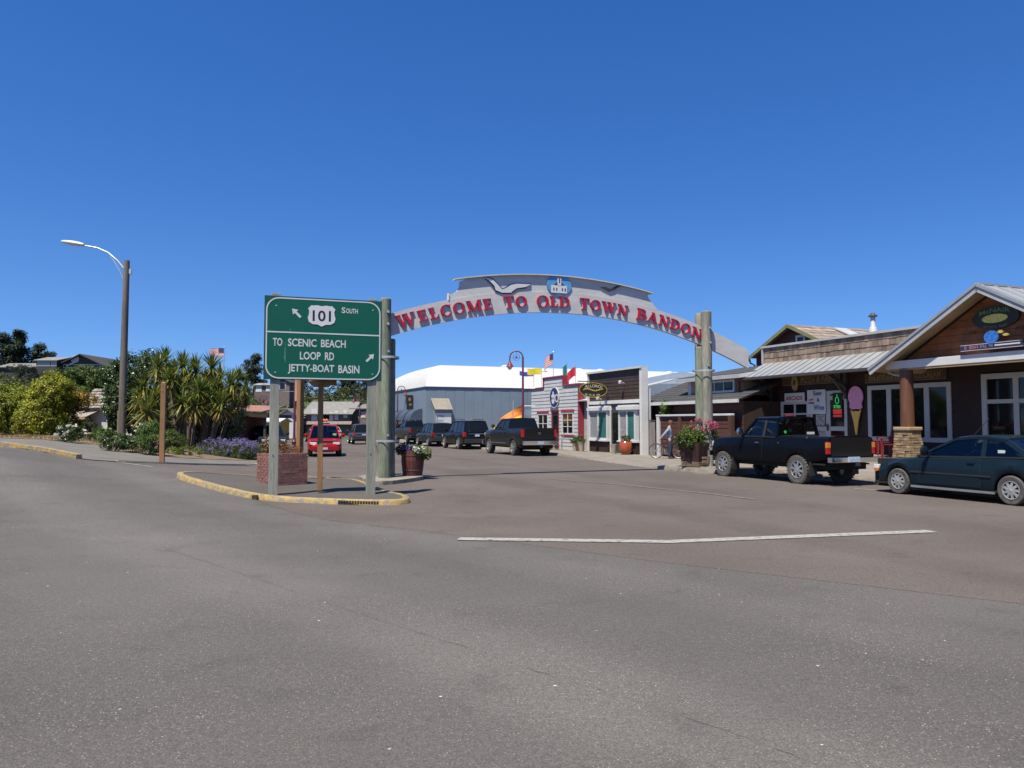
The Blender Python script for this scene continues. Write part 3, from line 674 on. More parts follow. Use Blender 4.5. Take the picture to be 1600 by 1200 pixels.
marks(FT(TW - .09), 24.62, 24.9, 2.58, 2.66, .034, M_RED, o, 4, 12); marks(FT(TW - .09), 24.58, 24.95, 2.44, 2.52, .034, M_RED, o, 8, 13)
o = sign_board('neon_sign', 'green and red lit neon sign in the shop door glass', 23.12, 23.62, 1.85, 2.85, TW - .085, M_BLACK, th=.015)
mb = MB(); q = FT(TW - .085)
mb.tube([q(23.37 + .09 * math.cos(k * .7), 2.55 + .14 * math.sin(k * .7), .03) for k in range(10)], .012, 5); mb.tube([q(23.37, 2.69, .03), q(23.37, 2.8, .03)], .012, 5); mb.tube([q(23.2, 2.33, .03), q(23.55, 2.36, .03)], .014, 5); mb.build('green_tube', emit('neon_green', (.05, .6, .12), .35), o)
marks(q, 23.2, 23.55, 2.24, 2.33, .03, MATS['neon_green'], o, 7, 11)
mb = MB(); fbox(mb, q, 23.15, 23.59, 2.02, 2.2, .018, .026); fbox(mb, q, 23.15, 23.59, 1.9, 1.98, .018, .026); mb.build('red_panel', emit('neon_red', (.55, .03, .03), .25), o)
# ice cream cone board
o = thing_st('ice_cream_cone_sign', 'big pink ice cream cone cutout hanging by the shop window', 'sign', 22.42, TW - .1, 1.2)
q = FT(TW - .1); sc = []
for k in range(26):
    a = R(-25 + 230 * k / 25); sc.append((22.42 + .36 * math.cos(a), 2.68 + .40 * math.sin(a)))
mb = MB(); mb.prism(sc + [(22.14, 2.42), (22.10, 2.25), (22.24, 2.18), (22.42, 2.2), (22.6, 2.18), (22.73, 2.27), (22.70, 2.42)], q, 0, .05); mb.build('scoop', mat('pink_ice', (.80, .33, .52), .6, var=.15, scale=14, bump=.4), o, bevel=.012)
mb = MB(); mb.prism([(22.17, 2.17), (22.30, 2.10), (22.42, 2.13), (22.55, 2.10), (22.68, 2.17), (22.55, 1.75), (22.45, 1.21), (22.40, 1.21), (22.30, 1.75)], q, .004, .046); mb.build('cone', mat('cone_yellow', (.85, .50, .10), .6, var=.12, scale=10), o, bevel=.008)
# gable signs
tq = 21.72
o = sign_board('oval_shop_sign', 'dark oval sign with gold emblem high on the porch gable', 14.73, 16.18, 4.42, 5.12, tq, mat('sign_dark_green', (.020, .028, .020), .5, var=.1), M_LOG, oval=True)
text('McNAIR', FT(tq), 14.98, 15.93, 4.86, 4.99, .062, mat('sign_green_letters', (.16, .26, .10), .5), o, flip=True, bold=.02, arc=.06)
marks(FT(tq), 15.08, 15.83, 4.49, 4.56, .062, M_GOLDD, o, 9, 4, arc=-.03)
mb = MB(); mb.prism(ell(15.45, 4.74, .40, .13, 24), FT(tq), .05, .075); mb.build('gold_emblem', M_GOLD, o)
for s0 in (14.63, 16.13):
    mb = MB(); mb.tube([FT(tq)(s0 + k * .04 - .05, 4.40 + .03 * math.sin(k * 1.6), .03) for k in range(8)], .025, 6); mb.build('scroll', M_LOG, o)
o = sign_board('long_shop_sign', 'long rounded blue and red sign board on the porch beam', 14.43, 16.38, 3.80, 4.02, 21.43, M_PURPLE, M_GREYP)
marks(FT(21.43), 15.78, 16.23, 3.86, 3.96, .06, mat('sign_pink', (.45, .16, .18), .5), o, 6, 5); marks(FT(21.43), 15.33, 15.73, 3.87, 3.97, .06, mat('sign_lilac', (.22, .22, .38), .5), o, 6, 6)
mb = MB(); fbox(mb, FT(21.43), 14.53, 15.28, 3.9, 3.94, .05, .056); mb.build('line', M_WHITE, o)
mb = MB(); mb.prism(ell(15.38, 4.17, .22, .19, 20), FT(21.43), 0, .06); mb.build('blue_disc', mat('disc_blue', (.04, .17, .55), .4, var=.35, scale=12), o)
mb = MB(); mb.prism(ell(15.08, 4.30, .09, .05, 10), FT(21.43), 0, .07); mb.prism(ell(14.93, 4.2, .1, .04, 10), FT(21.43), 0, .07); mb.build('gold_leaf', M_GOLD, o)

# ================================================================ 2. red house with olive barge boards behind the parapet
A = thing_st('red_house', 'dark red house with olive bargeboards and weathered shake roof behind the shingled parapet', 'house', 29.8, 27, .3)
mb = MB(); mb.prism([(27.0, 0), (32.6, 0), (32.6, 5.15), (29.84, 6.45), (27.0, 5.15)], lambda a, b, c: (27.25 + c, a, b), 0, 9); mb.build('wall', M_RBWALL, A)
for sg, e in ((1, 32.85), (-1, 26.7)):
    for k in range(8):
        r0, r1 = k / 8, (k + 1) / 8 + .02; P = lambda r_, t: (t, e + (29.84 - e) * r_, 5.10 + (6.52 - 5.10) * r_ + (1 - (r_ * 8 - k)) * .018)
        mb = MB(); slab(mb, [P(r0, 26.9), P(min(r1, 1), 26.9), P(min(r1, 1), 37.5), P(r0, 37.5)], .05); mb.build('shake_course', M_SHAKEROOF, A)
    mb = MB(); mb.bar((26.88, e, 5.02), (26.88, 29.84, 6.46), .05, .17, up=(0, 0, 1)); mb.build('barge_board', M_OLIVE, A)
window(A, FT(27.25), 29.0, 29.62, 5.42, 5.95, fw=.1)
mb = MB(); slab(mb, [(29.4, 28.25, 5.92), (29.4, 29.35, 6.43), (30.2, 29.35, 6.43), (30.2, 28.25, 5.92)], .06); mb.build('skylight', M_TRIM, A)
mb = MB(); mb.tube([(26.95, 32.8, 5.05), (26.95, 32.7, 4.8), (27.15, 32.62, 4.7), (27.15, 32.62, 2)], .05, 7); mb.build('downpipe', M_GUT, A)
o = thing_st('vent_pipe', 'metal vent pipe with dark cap on the shake roof', 'chimney', 25.3, 27.6, 5.3)
mb = MB(); mb.lathe([(.18, 5.2), (.16, 5.85), (.10, 5.95), (.10, 6.35)], 12, (27.6, 25.3, 0)); mb.build('pipe', M_GREYP, o, smooth=40)
mb = MB(); mb.lathe([(.19, 6.36), (.19, 6.40), (.05, 6.53)], 12, (27.6, 25.3, 0)); mb.build('cap', M_GUT, o)

# ================================================================ 3. long grey shingled building with dormer
A = thing_st('shingle_roof_building', 'low brown building with dark shingle roof and white dormer behind the plank fence', 'building', 30, 22.6, 0)
mb = MB(); mb.box(21.60, 30, 26.7, 34.6, -.1, 2.6); mb.build('wall', M_DKWALL, A)
boards(A, FT(21.60), 26.7, 34.6, .0, 2.6, .2, M_RBWALL)
rl = lambda k, s: (21.18 + 5.0 * k, s, 2.66 + 1.75 * k)
for k in range(14):
    mb = MB(); a, b = k / 14, (k + 1) / 14 + .012; p = [Vector(rl(a, 26.5)), Vector(rl(a, 35.2)), Vector(rl(b, 35.2)), Vector(rl(b, 26.5))]
    p[0].z += .016; p[1].z += .016; slab(mb, p, .03); mb.build('shingle_course', M_ASPHSH if k else M_ASPHSH, A)
mb = MB(); slab(mb, [(21.23, 26.55, 2.62), (21.23, 35.1, 2.62), (26.18, 35.1, 4.34), (26.18, 26.55, 4.34)], .05); mb.add([(21.68, 35.0, 2.6), (26.18, 35.0, 4.3), (31, 35.0, 2.6)], [(0, 1, 2)]); mb.build('roof_deck', M_RBWALL, A)
mb = MB(); slab(mb, [(26.18, 35.2, 4.42), (26.18, 26.5, 4.42), (32, 26.5, 2.7), (32, 35.2, 2.7)], .05); mb.build('rear_roof', M_ASPHSH, A)
mb = MB(); mb.box(21.10, 21.20, 26.5, 35.2, 2.53, 2.68); mb.build('fascia', M_GREYP, A)
# dormer
mb = MB(); mb.box(22.3, 26.0, 27.7, 31.6, 2.9, 3.72); mb.build('dormer_wall', M_TAN, A)
mb = MB(); slab(mb, [(21.85, 27.3, 3.80), (21.85, 32.1, 3.80), (26.4, 32.6, 4.52), (26.4, 27.3, 4.52)], .17); mb.build('dormer_roof', M_GREYP, A)
mb = MB(); slab(mb, [(21.9, 27.32, 3.84), (21.9, 32.05, 3.84), (26.4, 32.5, 4.56), (26.4, 27.32, 4.56)], .03); mb.build('dormer_shingles', M_ASPHSH, A)
window(A, FT(22.3), 28.1, 31.0, 3.04, 3.62, cols=4, fw=.1)
for s in (31.45, 27.85): mb = MB(); mb.box(22.2, 22.42, s - .12, s + .12, 2.95, 3.64); mb.build('corner_post', M_WHITE if s > 30 else M_LOG, A)
# small gable behind
mb = MB(); mb.prism([(27.5, 4.1), (30.4, 4.1), (28.95, 5.15)], lambda a, b, c: (27.2 + c, a, b), 0, 5); mb.build('rear_gable', M_TRIM, A)
for e in (27.3, 30.6): mb = MB(); slab(mb, [(27.0, e, 4.05), (27.0, 28.95, 5.25), (33, 28.95, 5.25), (33, e, 4.05)], .08); mb.build('rear_gable_roof', M_ASPHSHL, A)
# blue round tank roof behind, seen above the dormer
o = thing_st('far_hip_roof', 'pale blue grey hipped roof peeping over the white dormer', 'roof', 52, 36, 0)
mb = MB(); mb.lathe([(4.2, 0), (4.2, 4.6), (2.6, 5.3), (.1, 5.75)], 20, (36, 52, 0)); mb.build('roof_shell', mat('blue_grey_roof', (.16, .20, .27), .6), o, smooth=30)

# fence in front
A = thing_st('plank_fence', 'brown horizontal plank fence with white top rail behind the cyclist', 'fence', 30, 21.75, 0)
mb = MB(); mb.box(21.0, 21.2, 26.8, 32.6, 1.97, 2.06); mb.build('top_rail', M_GREYP, A, bevel=.015)
for s in (32.45, 30.6, 28.7, 26.9): mb = MB(); mb.box(21.01, 21.19, s - .11, s + .11, -.06, 1.965); mb.build('post', M_GREYP if s > 32 else M_RBWALL, A)
for k in range(10): mb = MB(); mb.box(21.10, 21.15, 26.9, 32.35, .1 + k * .19, .1 + k * .19 + .165); mb.build('plank', M_RBWALL, A)
A = thing_st('grey_gate', 'weathered grey plank gate between white shop and fence', 'gate', 32.85, 20.93, 0)
for k in range(5): mb = MB(); mb.box(20.92, 20.95, 32.58 + .006 + k * .11, 32.58 + (k + 1) * .11 - .006, .02, 1.72); mb.build('plank', M_FENCEP, A)
mb = MB(); mb.box(20.90, 20.98, 32.58, 33.13, 1.74, 1.80); mb.build('rail', M_GUT, A)

# ================================================================ 4. dark brown false-front restaurant with white trim
TF = 20.6
A = thing_st('false_front_restaurant', 'dark brown false front restaurant with white trim and bay windows', 'restaurant', 36, TF, .05)
S0, S1, ZT = 33.14, 38.95, 4.52
mb = MB(); mb.box(TF + .05, 21.1, S0 + .05, S1, -.1, 3.4); mb.build('wall', M_GREYP, A)
mb = MB(); mb.box(TF + .05, TF + .3, S0 + .06, S1 - .06, 2.7, ZT - .1); mb.build('false_front', M_PURPLE, A)
M_DKCLAP = mat('espresso_boards', (.050, .030, .022), .65, var=.2, scale=3, isl=.15)
boards(A, FT(TF + .05), S0 + .2, S1 - .12, 2.86, ZT - .12, .19, M_DKCLAP)
mb = MB(); fbox(mb, FT(TF + .05), S0 + .2, S1 - .12, .05, 2.68, 0, .03); mb.build('shopfront_wall', M_PURPLE, A)
mb = MB(); fbox(mb, FT(TF), S0 - .02, S1, ZT - .10, ZT, -.3, .12); mb.build('coping', M_GREYP, A)
mb = MB(); fbox(mb, FT(TF), S0 + .2, S1 - .12, 2.68, 2.86, -.02, .06); mb.build('band', M_WHITE, A)
mb = MB(); fbox(mb, FT(TF), S0 - .02, S0 + .2, .03, ZT - .10, -.3, .07); mb.build('corner_board', M_WHITE, A); mb = MB(); fbox(mb, FT(TF), S1 - .12, S1, .03, ZT - .10, -.1, .07); mb.build('corner_board', M_WHITE, A)
for a0, a1 in ((36.35, 38.45), (33.5, 35.15)):
    mb = MB(); fbox(mb, FT(TF), a0 - .08, a1 + .08, 2.33, 2.5, 0, .34); fbox(mb, FT(TF), a0 - .04, a1 + .04, 2.5, 2.58, 0, .26); mb.build('window_hood', M_WHITE, A)
    mb = MB(); fbox(mb, FT(TF), a0 - .05, a1 + .05, .66, .74, 0, .32); mb.build('window_sill', M_WHITE, A)
    mb = MB(); fbox(mb, FT(TF), a0, a1, .05, .66, 0, .2); mb.build('window_base', M_DKWALL, A)
    window(A, FT(TF), a0, a1, .74, 2.33, cols=2, fw=.1, mull=.1, c=.18, gm=[M_TEAL, M_CURT])
    mb = MB(); fbox(mb, FT(TF), a0 + .01, a0 + .1, .74, 2.33, 0, .18); fbox(mb, FT(TF), a1 - .1, a1 - .01, .74, 2.33, 0, .18); mb.build('bay_side', M_WHITE, A)
mb = MB(); fbox(mb, FT(TF), 35.25, 36.2, .1, 2.35, .028, .07); o = mb.build('door', M_GUT, A); mb = MB(); fbox(mb, FT(TF), 35.4, 36.05, .6, 2.2, .07, .085); mb.build('pane', M_GLASS, o)
mb = MB(); fbox(mb, FT(TF), 36.2, 36.28, .1, 2.45, .02, .12); fbox(mb, FT(TF), 35.17, 35.25, .1, 2.45, .02, .12); mb.build('door_frame', M_WHITE, A)
# wall lamps on the false front
for s, z in ((37.35, 2.95), (34.9, 3.72)):
    o = thing_st('wall_lamp', ('small white wall lamp above the bay windows' if z < 3 else 'white floodlight high on the brown false front'), 'lamp', s, TF, z)
    mb = MB(); mb.tube([(TF - .02, s, z), (TF - .25, s, z + .06)], .02, 6); mb.lathe([(.09, 0), (.11, .12), (.04, .16)], 10, (TF - .27, s, z - .02)); mb.build('lamp_head', M_WHITE, o, smooth=40)
# hanging oval sign across the pavement
o = thing_st('hanging_oval_sign', 'black oval restaurant sign with gold lettering hanging over the pavement', 'sign', 37.2, 19.2, 3.4)
q = FS(36.6); tc = 19.62
mb = MB(); mb.prism(ell(tc, 3.42, .86, .40, 32), q, 0, .07); mb.build('panel', M_BLACK, o)
mb = MB(); mb.grid([[q(a, b, .08) for a, b in ell(tc, 3.42, .86, .40, 32)], [q(a, b, .08) for a, b in ell(tc, 3.42, .82, .365, 32)]], closed=True); mb.build('rim', M_GOLD, o)
text('ALLORO!', q, tc - .52, tc + .55, 3.50, 3.66, .076, mat('sign_cream', (.62, .55, .40), .5), o, bold=.02, arc=.06)
marks(q, tc - .5, tc + .5, 3.15, 3.24, .076, MATS['sign_cream'], o, 13, 7, arc=-.05)
mb = MB(); mb.add([q(tc - .6 + k * .12, 3.40 + .05 * math.sin(k * .8) + j * .07, .077) for j in (0, 1) for k in range(11)], [(k, k + 1, 12 + k, 11 + k) for k in range(10)]); mb.build('wave', M_GOLD, o)
mb = MB(); mb.tube([(18.75, 36.64, 3.88), (20.62, 36.64, 3.88)], .025, 6); mb.tube([(19.3, 36.64, 3.88), (19.3, 36.64, 3.72)], .01, 5); mb.tube([(20.2, 36.64, 3.88), (20.2, 36.64, 3.66)], .01, 5); mb.build('bracket', M_GUT, o)

# ================================================================ 5. white stepped-parapet shop with red trim
A = thing_st('stepped_white_shop', 'white clapboard shop with stepped parapet and dark red trim', 'shop', 43.5, TF, .03)
S0, S1 = 40.05, 47.0
out = [(S0, 0), (S1, 0), (S1, 3.85), (45.15, 3.87), (44.98, 4.05), (44.98, 4.48), (42.2, 4.48), (42.2, 4.1), (41.95, 3.9), (S0, 3.9)]
mb = MB(); mb.prism(out, FT(TF), -.3, -.02); mb.build('wall', M_SIDING, A)
mb = MB(); mb.box(TF + .3, TF + 8, S0 + .1, S1, -.1, 3.3); mb.build('side_wall', M_GREYP, A)
def cutW(z0, z1):
    lo, hi = (S0 + .1, S1 - .05) if z1 <= 3.88 else (42.3, 44.9)
    sp = [(lo, hi)]
    for a, b, c_, d in ((40.75, 42.3, .95, 2.35), (42.75, 43.75, 0, 2.4), (44.3, 45.9, .95, 2.3)):
        if z1 > c_ and z0 < d:
            nx = []
            for p, r_ in sp:
                if b <= p or a >= r_: nx.append((p, r_)); continue
                if a > p: nx.append((p, a))
                if b < r_: nx.append((b, r_))
            sp = nx
    return sp
boards(A, FT(TF - .015), S0, S1, .05, 4.46, .215, M_SIDING, cut=cutW, th=.012, lap=.022)
mb = MB(); fbox(mb, FT(TF), S0 - .02, S0 + .12, .0, 3.86, -.3, .05)
for a0, a1, b in ((S0 - .02, 42.1, 3.9), (42.1, 45.05, 4.48), (45.05, S1, 3.87)): fbox(mb, FT(TF), a0, a1, b, b + .08, -.34, .10)
fbox(mb, FT(TF), 42.08, 42.2, 3.98, 4.48, -.33, .07); fbox(mb, FT(TF), 44.98, 45.08, 3.95, 4.48, -.33, .07); mb.build('trim', M_PINK, A)
for a0, a1, b0, b1 in ((40.75, 42.3, .95, 2.3), (44.3, 45.9, .95, 2.25)):
    window(A, FT(TF), a0, a1, b0, b1, cols=2, rows=3 if a0 < 42 else 2, fw=.09, mull=.05)
    mb = MB(); fbox(mb, FT(TF), a0 - .08, a1 + .08, b1, b1 + .16, 0, .09); fbox(mb, FT(TF), a0 - .06, a1 + .06, b0 - .1, b0, 0, .08); mb.build('window_trim', M_PINK, A)
mb = MB(); fbox(mb, FT(TF), 42.8, 43.7, .03, 2.3, -.01, .02); o = mb.build('door', M_BLACK, A); mb = MB(); fbox(mb, FT(TF), 42.95, 43.55, .5, 2.1, .02, .03); mb.build('pane', M_GLASS, o)
mb = MB(); fbox(mb, FT(TF), 42.7, 42.8, .03, 2.42, 0, .06); fbox(mb, FT(TF), 43.7, 43.8, .03, 2.42, 0, .06); fbox(mb, FT(TF), 42.8, 43.7, 2.3, 2.42, 0, .06); mb.build('door_frame', M_PINK, A)
mb = MB(); mb.box(TF + .3, TF + 8, 39.0, S0 + .1, -.1, 2.9); slab(mb, [(TF - .1, 39.0, 2.95), (TF - .1, 40.1, 2.95), (TF + 6, 40.1, 4.3), (TF + 6, 39.0, 4.3)], .06); mb.build('link_wall', M_TRIM, A)
o = thing_st('round_shop_sign', 'round navy and white logo sign on the white stepped shop', 'sign', 43.4, TF - .08, 2.6)
q = FT(TF - .06); mb = MB(); mb.prism(ell(43.3, 3.23, .68, .66, 32), q, 0, .04); mb.build('rim', M_GREYP, o)
mb = MB(); mb.prism(ell(43.3, 3.23, .62, .60, 32), q, .004, .046); mb.build('disc', M_NAVY, o)
mb = MB(); mb.prism([(43.22, 3.0), (43.28, 2.85), (43.55, 2.85), (43.62, 3.0), (43.66, 3.4), (43.52, 3.42), (43.5, 3.6), (43.36, 3.6), (43.33, 3.42), (43.18, 3.4)], q, .01, .056); mb.build('cup', M_WHITE, o)
mb = MB(); mb.grid([[q(a, b, .055) for a, b in ell(42.9, 3.18, .26, .26, 16)], [q(a, b, .055) for a, b in ell(42.9, 3.18, .17, .17, 16)]], closed=True); mb.build('handle_ring', M_WHITE, o)
marks(q, 43.24, 43.62, 3.12, 3.24, .060, M_NAVY, o, 5, 8)
o = sign_board('small_shop_sign', 'small dark sign board under the round logo', 42.75, 43.85, 2.42, 2.58, TF - .07, mat('slate', (.11, .11, .13), .6), th=.03)

# ================================================================ 6. blue warehouse with white rounded roof
SB, TB = 72.7, 20.6; zb = -.25
A = thing_st('blue_warehouse', 'large blue grey metal warehouse with white rounded membrane roof', 'warehouse', SB, TB, zb)
ZW = 5.06
mb = MB(); mb.box(TB, 62, SB, SB + 24, zb - .3, ZW - .02); mb.build('wall', M_BLUEW, A)
for k in range(42):
    mb = MB(); fbox(mb, FS(SB), TB + .02 + k * .98, TB + (k + 1) * .98, zb, ZW - .04, 0, .035 if k % 2 else .025); mb.build('wall_panel', M_BLUEW, A)
for k in range(8):
    mb = MB(); fbox(mb, FT(TB), SB + k * 2.0 + .02, SB + (k + 1) * 2.0, zb, ZW - .05, 0, .03); mb.build('wall_panel', M_BLUEWL, A)
mb = MB(); mb.box(TB - .10, 62, SB - .10, SB + 24, ZW - .02, ZW + .14); mb.build('eave_trim', mat('navy_trim', (.04, .055, .10), .5), A)
rows = []
for k in range(13):
    a = k / 12; ins = .4 + a * 11.4; z = ZW + .12 + 3.5 * math.sin(a * math.pi / 2) ** .9 * .86
    rows.append([(TB + .1 + a * a * 3 + (ins - .4) * .25, SB + ins, z), (62, SB + ins, z)] )
hip = []
for k in range(13):
    a = k / 12; ins = .4 + a * 11.4; z = ZW + .12 + 3.5 * math.sin(a * math.pi / 2) ** .9 * .86; t0 = TB + .1 + a * a * 3 + (ins - .4) * .25
    hip.append([(t0, SB + ins, z), (t0, SB + 24 - ins, z)])
mb = MB(); mb.grid(rows); mb.grid(hip); mb.box(34, 62, SB + 11.5, SB + 12.5, ZW + 2, ZW + 3.0); mb.build('membrane_roof', M_MEMB, A, smooth=25)
# awnings along the street front
for k in range(4):
    s0 = SB + 1.2 + k * 2.9; mb = MB(); prof = [(TB - 1.3 * math.sin(R(a)), 1.9 + 1.15 * math.cos(R(a))) for a in range(0, 91, 15)]
    mb.grid([[(p[0], s0, p[1]) for p in prof], [(p[0], s0 + 2.3, p[1]) for p in prof]]); mb.add([(p[0], s0, p[1]) for p in prof] + [(TB, s0, 1.9)], [tuple(range(len(prof) + 1))]); mb.build('awning', M_AWN, A, smooth=50)
    mb = MB(); fbox(mb, FT(TB), s0 + .1, s0 + 2.2, zb, 2.1, .03, .05); mb.build('shop_window', M_GLASS, A)
# billboard box on the near wall
mb = MB(); q = FS(SB); fbox(mb, q, TB + .75, TB + 2.45, .1, 2.9, .03, .5); mb.build('ticket_booth', M_BLUEWL, A)
mb = MB(); slab(mb, [q(TB + .45, 4.05, .05), q(TB + 2.3, 4.05, .05), q(TB + 2.5, 2.95, .8), q(TB + .65, 2.95, .8)], .08); mb.build('shed_roof', mat('shed_tan', (.30, .265, .22), .8), A)
mb = MB(); mb.tube([q(TB + 9.2, 3.9, .05), q(TB + 9.2, .2, .05)], .04, 6); mb.build('conduit', M_TRIM, A)
o = thing_st('notice_board', 'white notice board with blue lettering on the warehouse wall', 'sign', SB - .6, TB + 3, 1.0)
q = FS(SB - .52); mb = MB(); fbox(mb, q, TB + .85, TB + 2.4, .9, 2.6, 0, .06); mb.build('panel', M_WHITE, o)
marks(q, TB + 1.05, TB + 1.65, 2.15, 2.4, .062, mat('sign_blue', (.10, .25, .5), .5), o, 4, 9); marks(q, TB + 1.0, TB + 1.75, 1.75, 1.98, .062, MATS['sign_blue'], o, 5, 10)
mb = MB(); fbox(mb, q, TB + 1.0, TB + 2.3, 1.45, 1.55, .06, .065); fbox(mb, q, TB + 1.0, TB + 2.1, 1.1, 1.2, .06, .065); fbox(mb, q, TB + .9, TB + .98, 1.3, 2.4, .06, .065); mb.build('print', mat('print_grey', (.2, .1, .1), .6, var=.5, scale=20), o)
o = thing_st('wall_sign', 'small black and gold projecting sign on the warehouse street front', 'sign', SB + 5, TB - .3, 3)
mb = MB(); mb.box(TB - .75, TB - .1, SB + 4.6, SB + 4.8, 3.0, 4.5); mb.build('panel', M_BLACK, o); mb = MB(); mb.prism(ell(TB - .45, 4.05, .13, .2, 12), FS(SB + 4.6), 0, .02); mb.prism(ell(TB - .38, 3.5, .15, .12, 12), FS(SB + 4.6), 0, .02); mb.build('emblem', M_GOLDD, o)
# roof vents
for i, (t, s, z) in enumerate(((33.5, SB + 11.5, 8.0), (36, SB + 6.5, 7.2), (38, SB + 1.2, 5.4), (44, SB + 13, 8.0), (47, SB + 13, 8.0), (54, SB + 8, 7.55))):
    nm = ('pale vent on the left of the white roof ridge', 'grey vent midway down the white roof', 'grey vent low on the white roof edge', 'small vent on the roof ridge behind the tall flag', 'flat pale vent on the roof ridge by the tall flag', 'pale box vent on the white roof behind the red flag')[i]
    o = thing_st('roof_vent', nm, 'vent', s, t, z, 'vents on the white roof'); mb = MB(); mb.lathe([(.35, z - .6), (.35, z + .1), (.6, z + .15), (.6, z + .3), (.2, z + .45)], 10, (t, s, 0)); mb.build('cowl', M_GREYP, o, smooth=40)
# round dark hose reel bin in front of the wall
o = thing_st('canvas_canopy', 'round dark canvas canopy against the warehouse wall behind the pickup', 'canopy', SB - .9, 30.5, 0)
mb = MB(); mb.lathe([(1.7, 1.4), (1.6, 2.3), (1.2, 2.9), (.1, 3.15)], 16, (31.2, SB - 1.9, 0)); mb.build('dome', M_AWN, o, smooth=50); mb = MB(); mb.tube([(31.2, SB - 1.9, -.2), (31.2, SB - 1.9, 3)], .05, 6); mb.build('pole', M_TRIM, o)
# ================================================================ welcome arch
M_POLE = mat('treated_pole', (.20, .225, .165), .85, var=.45, scale=4, streak=.12, bump=.5, bscale=25)
M_POLE2 = mat('treated_pole_grey', (.235, .225, .19), .85, var=.45, scale=4, streak=.12, bump=.5, bscale=25)
M_BOARD = mat('arch_board_paint', (.55, .54, .545), .6, var=.10, scale=1.5, streak=3)
M_CREST = mat('arch_crest_paint', (.56, .56, .555), .6, var=.10, scale=1.5, streak=3)
M_LETTER = mat('red_letter_paint', (.42, .012, .045), .45, var=.1)
M_GALV = mat('galvanised', (.52, .53, .54), .45, metal=.6, var=.15, scale=10)
SA = 22.0
AR = thing_st('welcome_arch', 'grey arched welcome sign with red letters spanning the street on timber poles', 'arch', SA, 10.8, 0)
zb_ = lambda t: 5.17 - .0305 * (t - 10.8) ** 2
zt_ = lambda t: 5.83 - .0305 * (t - 10.8) ** 2
q = FS(SA)
ts = [3.6 + (18.0 - 3.6) * k / 48 for k in range(49)]
def arcslab(lo, hi, ts_, c0, c1):
    mb = MB(); mb.grid([[q(t, lo(t), c0) for t in ts_], [q(t, hi(t), c0) for t in ts_], [q(t, hi(t), c1) for t in ts_], [q(t, lo(t), c1) for t in ts_], [q(t, lo(t), c0) for t in ts_]])
    for t in (ts_[0], ts_[-1]): mb.add([q(t, lo(t), c0), q(t, hi(t), c0), q(t, hi(t), c1), q(t, lo(t), c1)], [(0, 1, 2, 3)])
    return mb
arcslab(zb_, zt_, ts, -.07, .05).build('arch_board', M_BOARD, AR)
# crest above it: three planks with a cap board
L0 = [(6.92, 5.36), (6.92, 5.53), (7.05, 5.56), (7.17, 5.64), (7.25, 5.78), (7.27, 5.95)]
R0 = [(13.87, 6.02), (13.90, 5.87), (14.0, 5.74), (14.10, 5.64), (14.27, 5.48)]
ct = lambda t: 6.33 - .0285 * (t - 10.6) ** 2
top = [(7.27 + (13.87 - 7.27) * k / 24, 0) for k in range(25)]
poly = L0 + [(t, ct(t)) for t, _ in top][1:-1] + R0 + [(t, zt_(t) - .04) for t in [14.27 + (6.92 - 14.27) * k / 24 for k in range(25)]]
mb = MB(); mb.prism(poly, q, -.06, .035); mb.build('crest_panel', M_CREST, AR)
tt = [7.08 + (14.05 - 7.08) * k / 28 for k in range(29)]
arcslab(lambda t: ct(t) - .0, lambda t: ct(t) + .035, tt, -.14, .125).build('crest_cap', M_BOARD, AR)
mb = MB(); mb.bar(q(6.90, 5.35, .0), q(6.90, 5.56, .0), .14, .03, up=(1, 0, 0)); mb.build('crest_edge', M_WHITE, AR)

# serif letters
def stroke(p0, p1, w):                                     # thick stroke with flat ends, width measured horizontally
    (x0, y0), (x1, y1) = p0, p1; return [(x0 - w / 2, y0), (x0 + w / 2, y0), (x1 + w / 2, y1), (x1 - w / 2, y1)]
def rect(x0, x1, y0, y1): return [(x0, y0), (x1, y0), (x1, y1), (x0, y1)]
def serif(x, y, w, up): h = .055; return [(x - w / 2, y), (x + w / 2, y), (x + w / 2 - .05, y + h * up), (x - w / 2 + .05, y + h * up)]
def ringp(cx, cy, rx, ry, tx, ty, a0=0, a1=360, n=22):
    o = ell(cx, cy, rx, ry, n, a0, a1); i = ell(cx, cy, rx - tx, ry - ty, n, a0, a1); P = []
    m = len(o) if a1 - a0 < 360 else len(o)
    for k in range(m - (1 if a1 - a0 < 360 else 0)): P.append([o[k], o[(k + 1) % m], i[(k + 1) % m], i[k]])
    return P
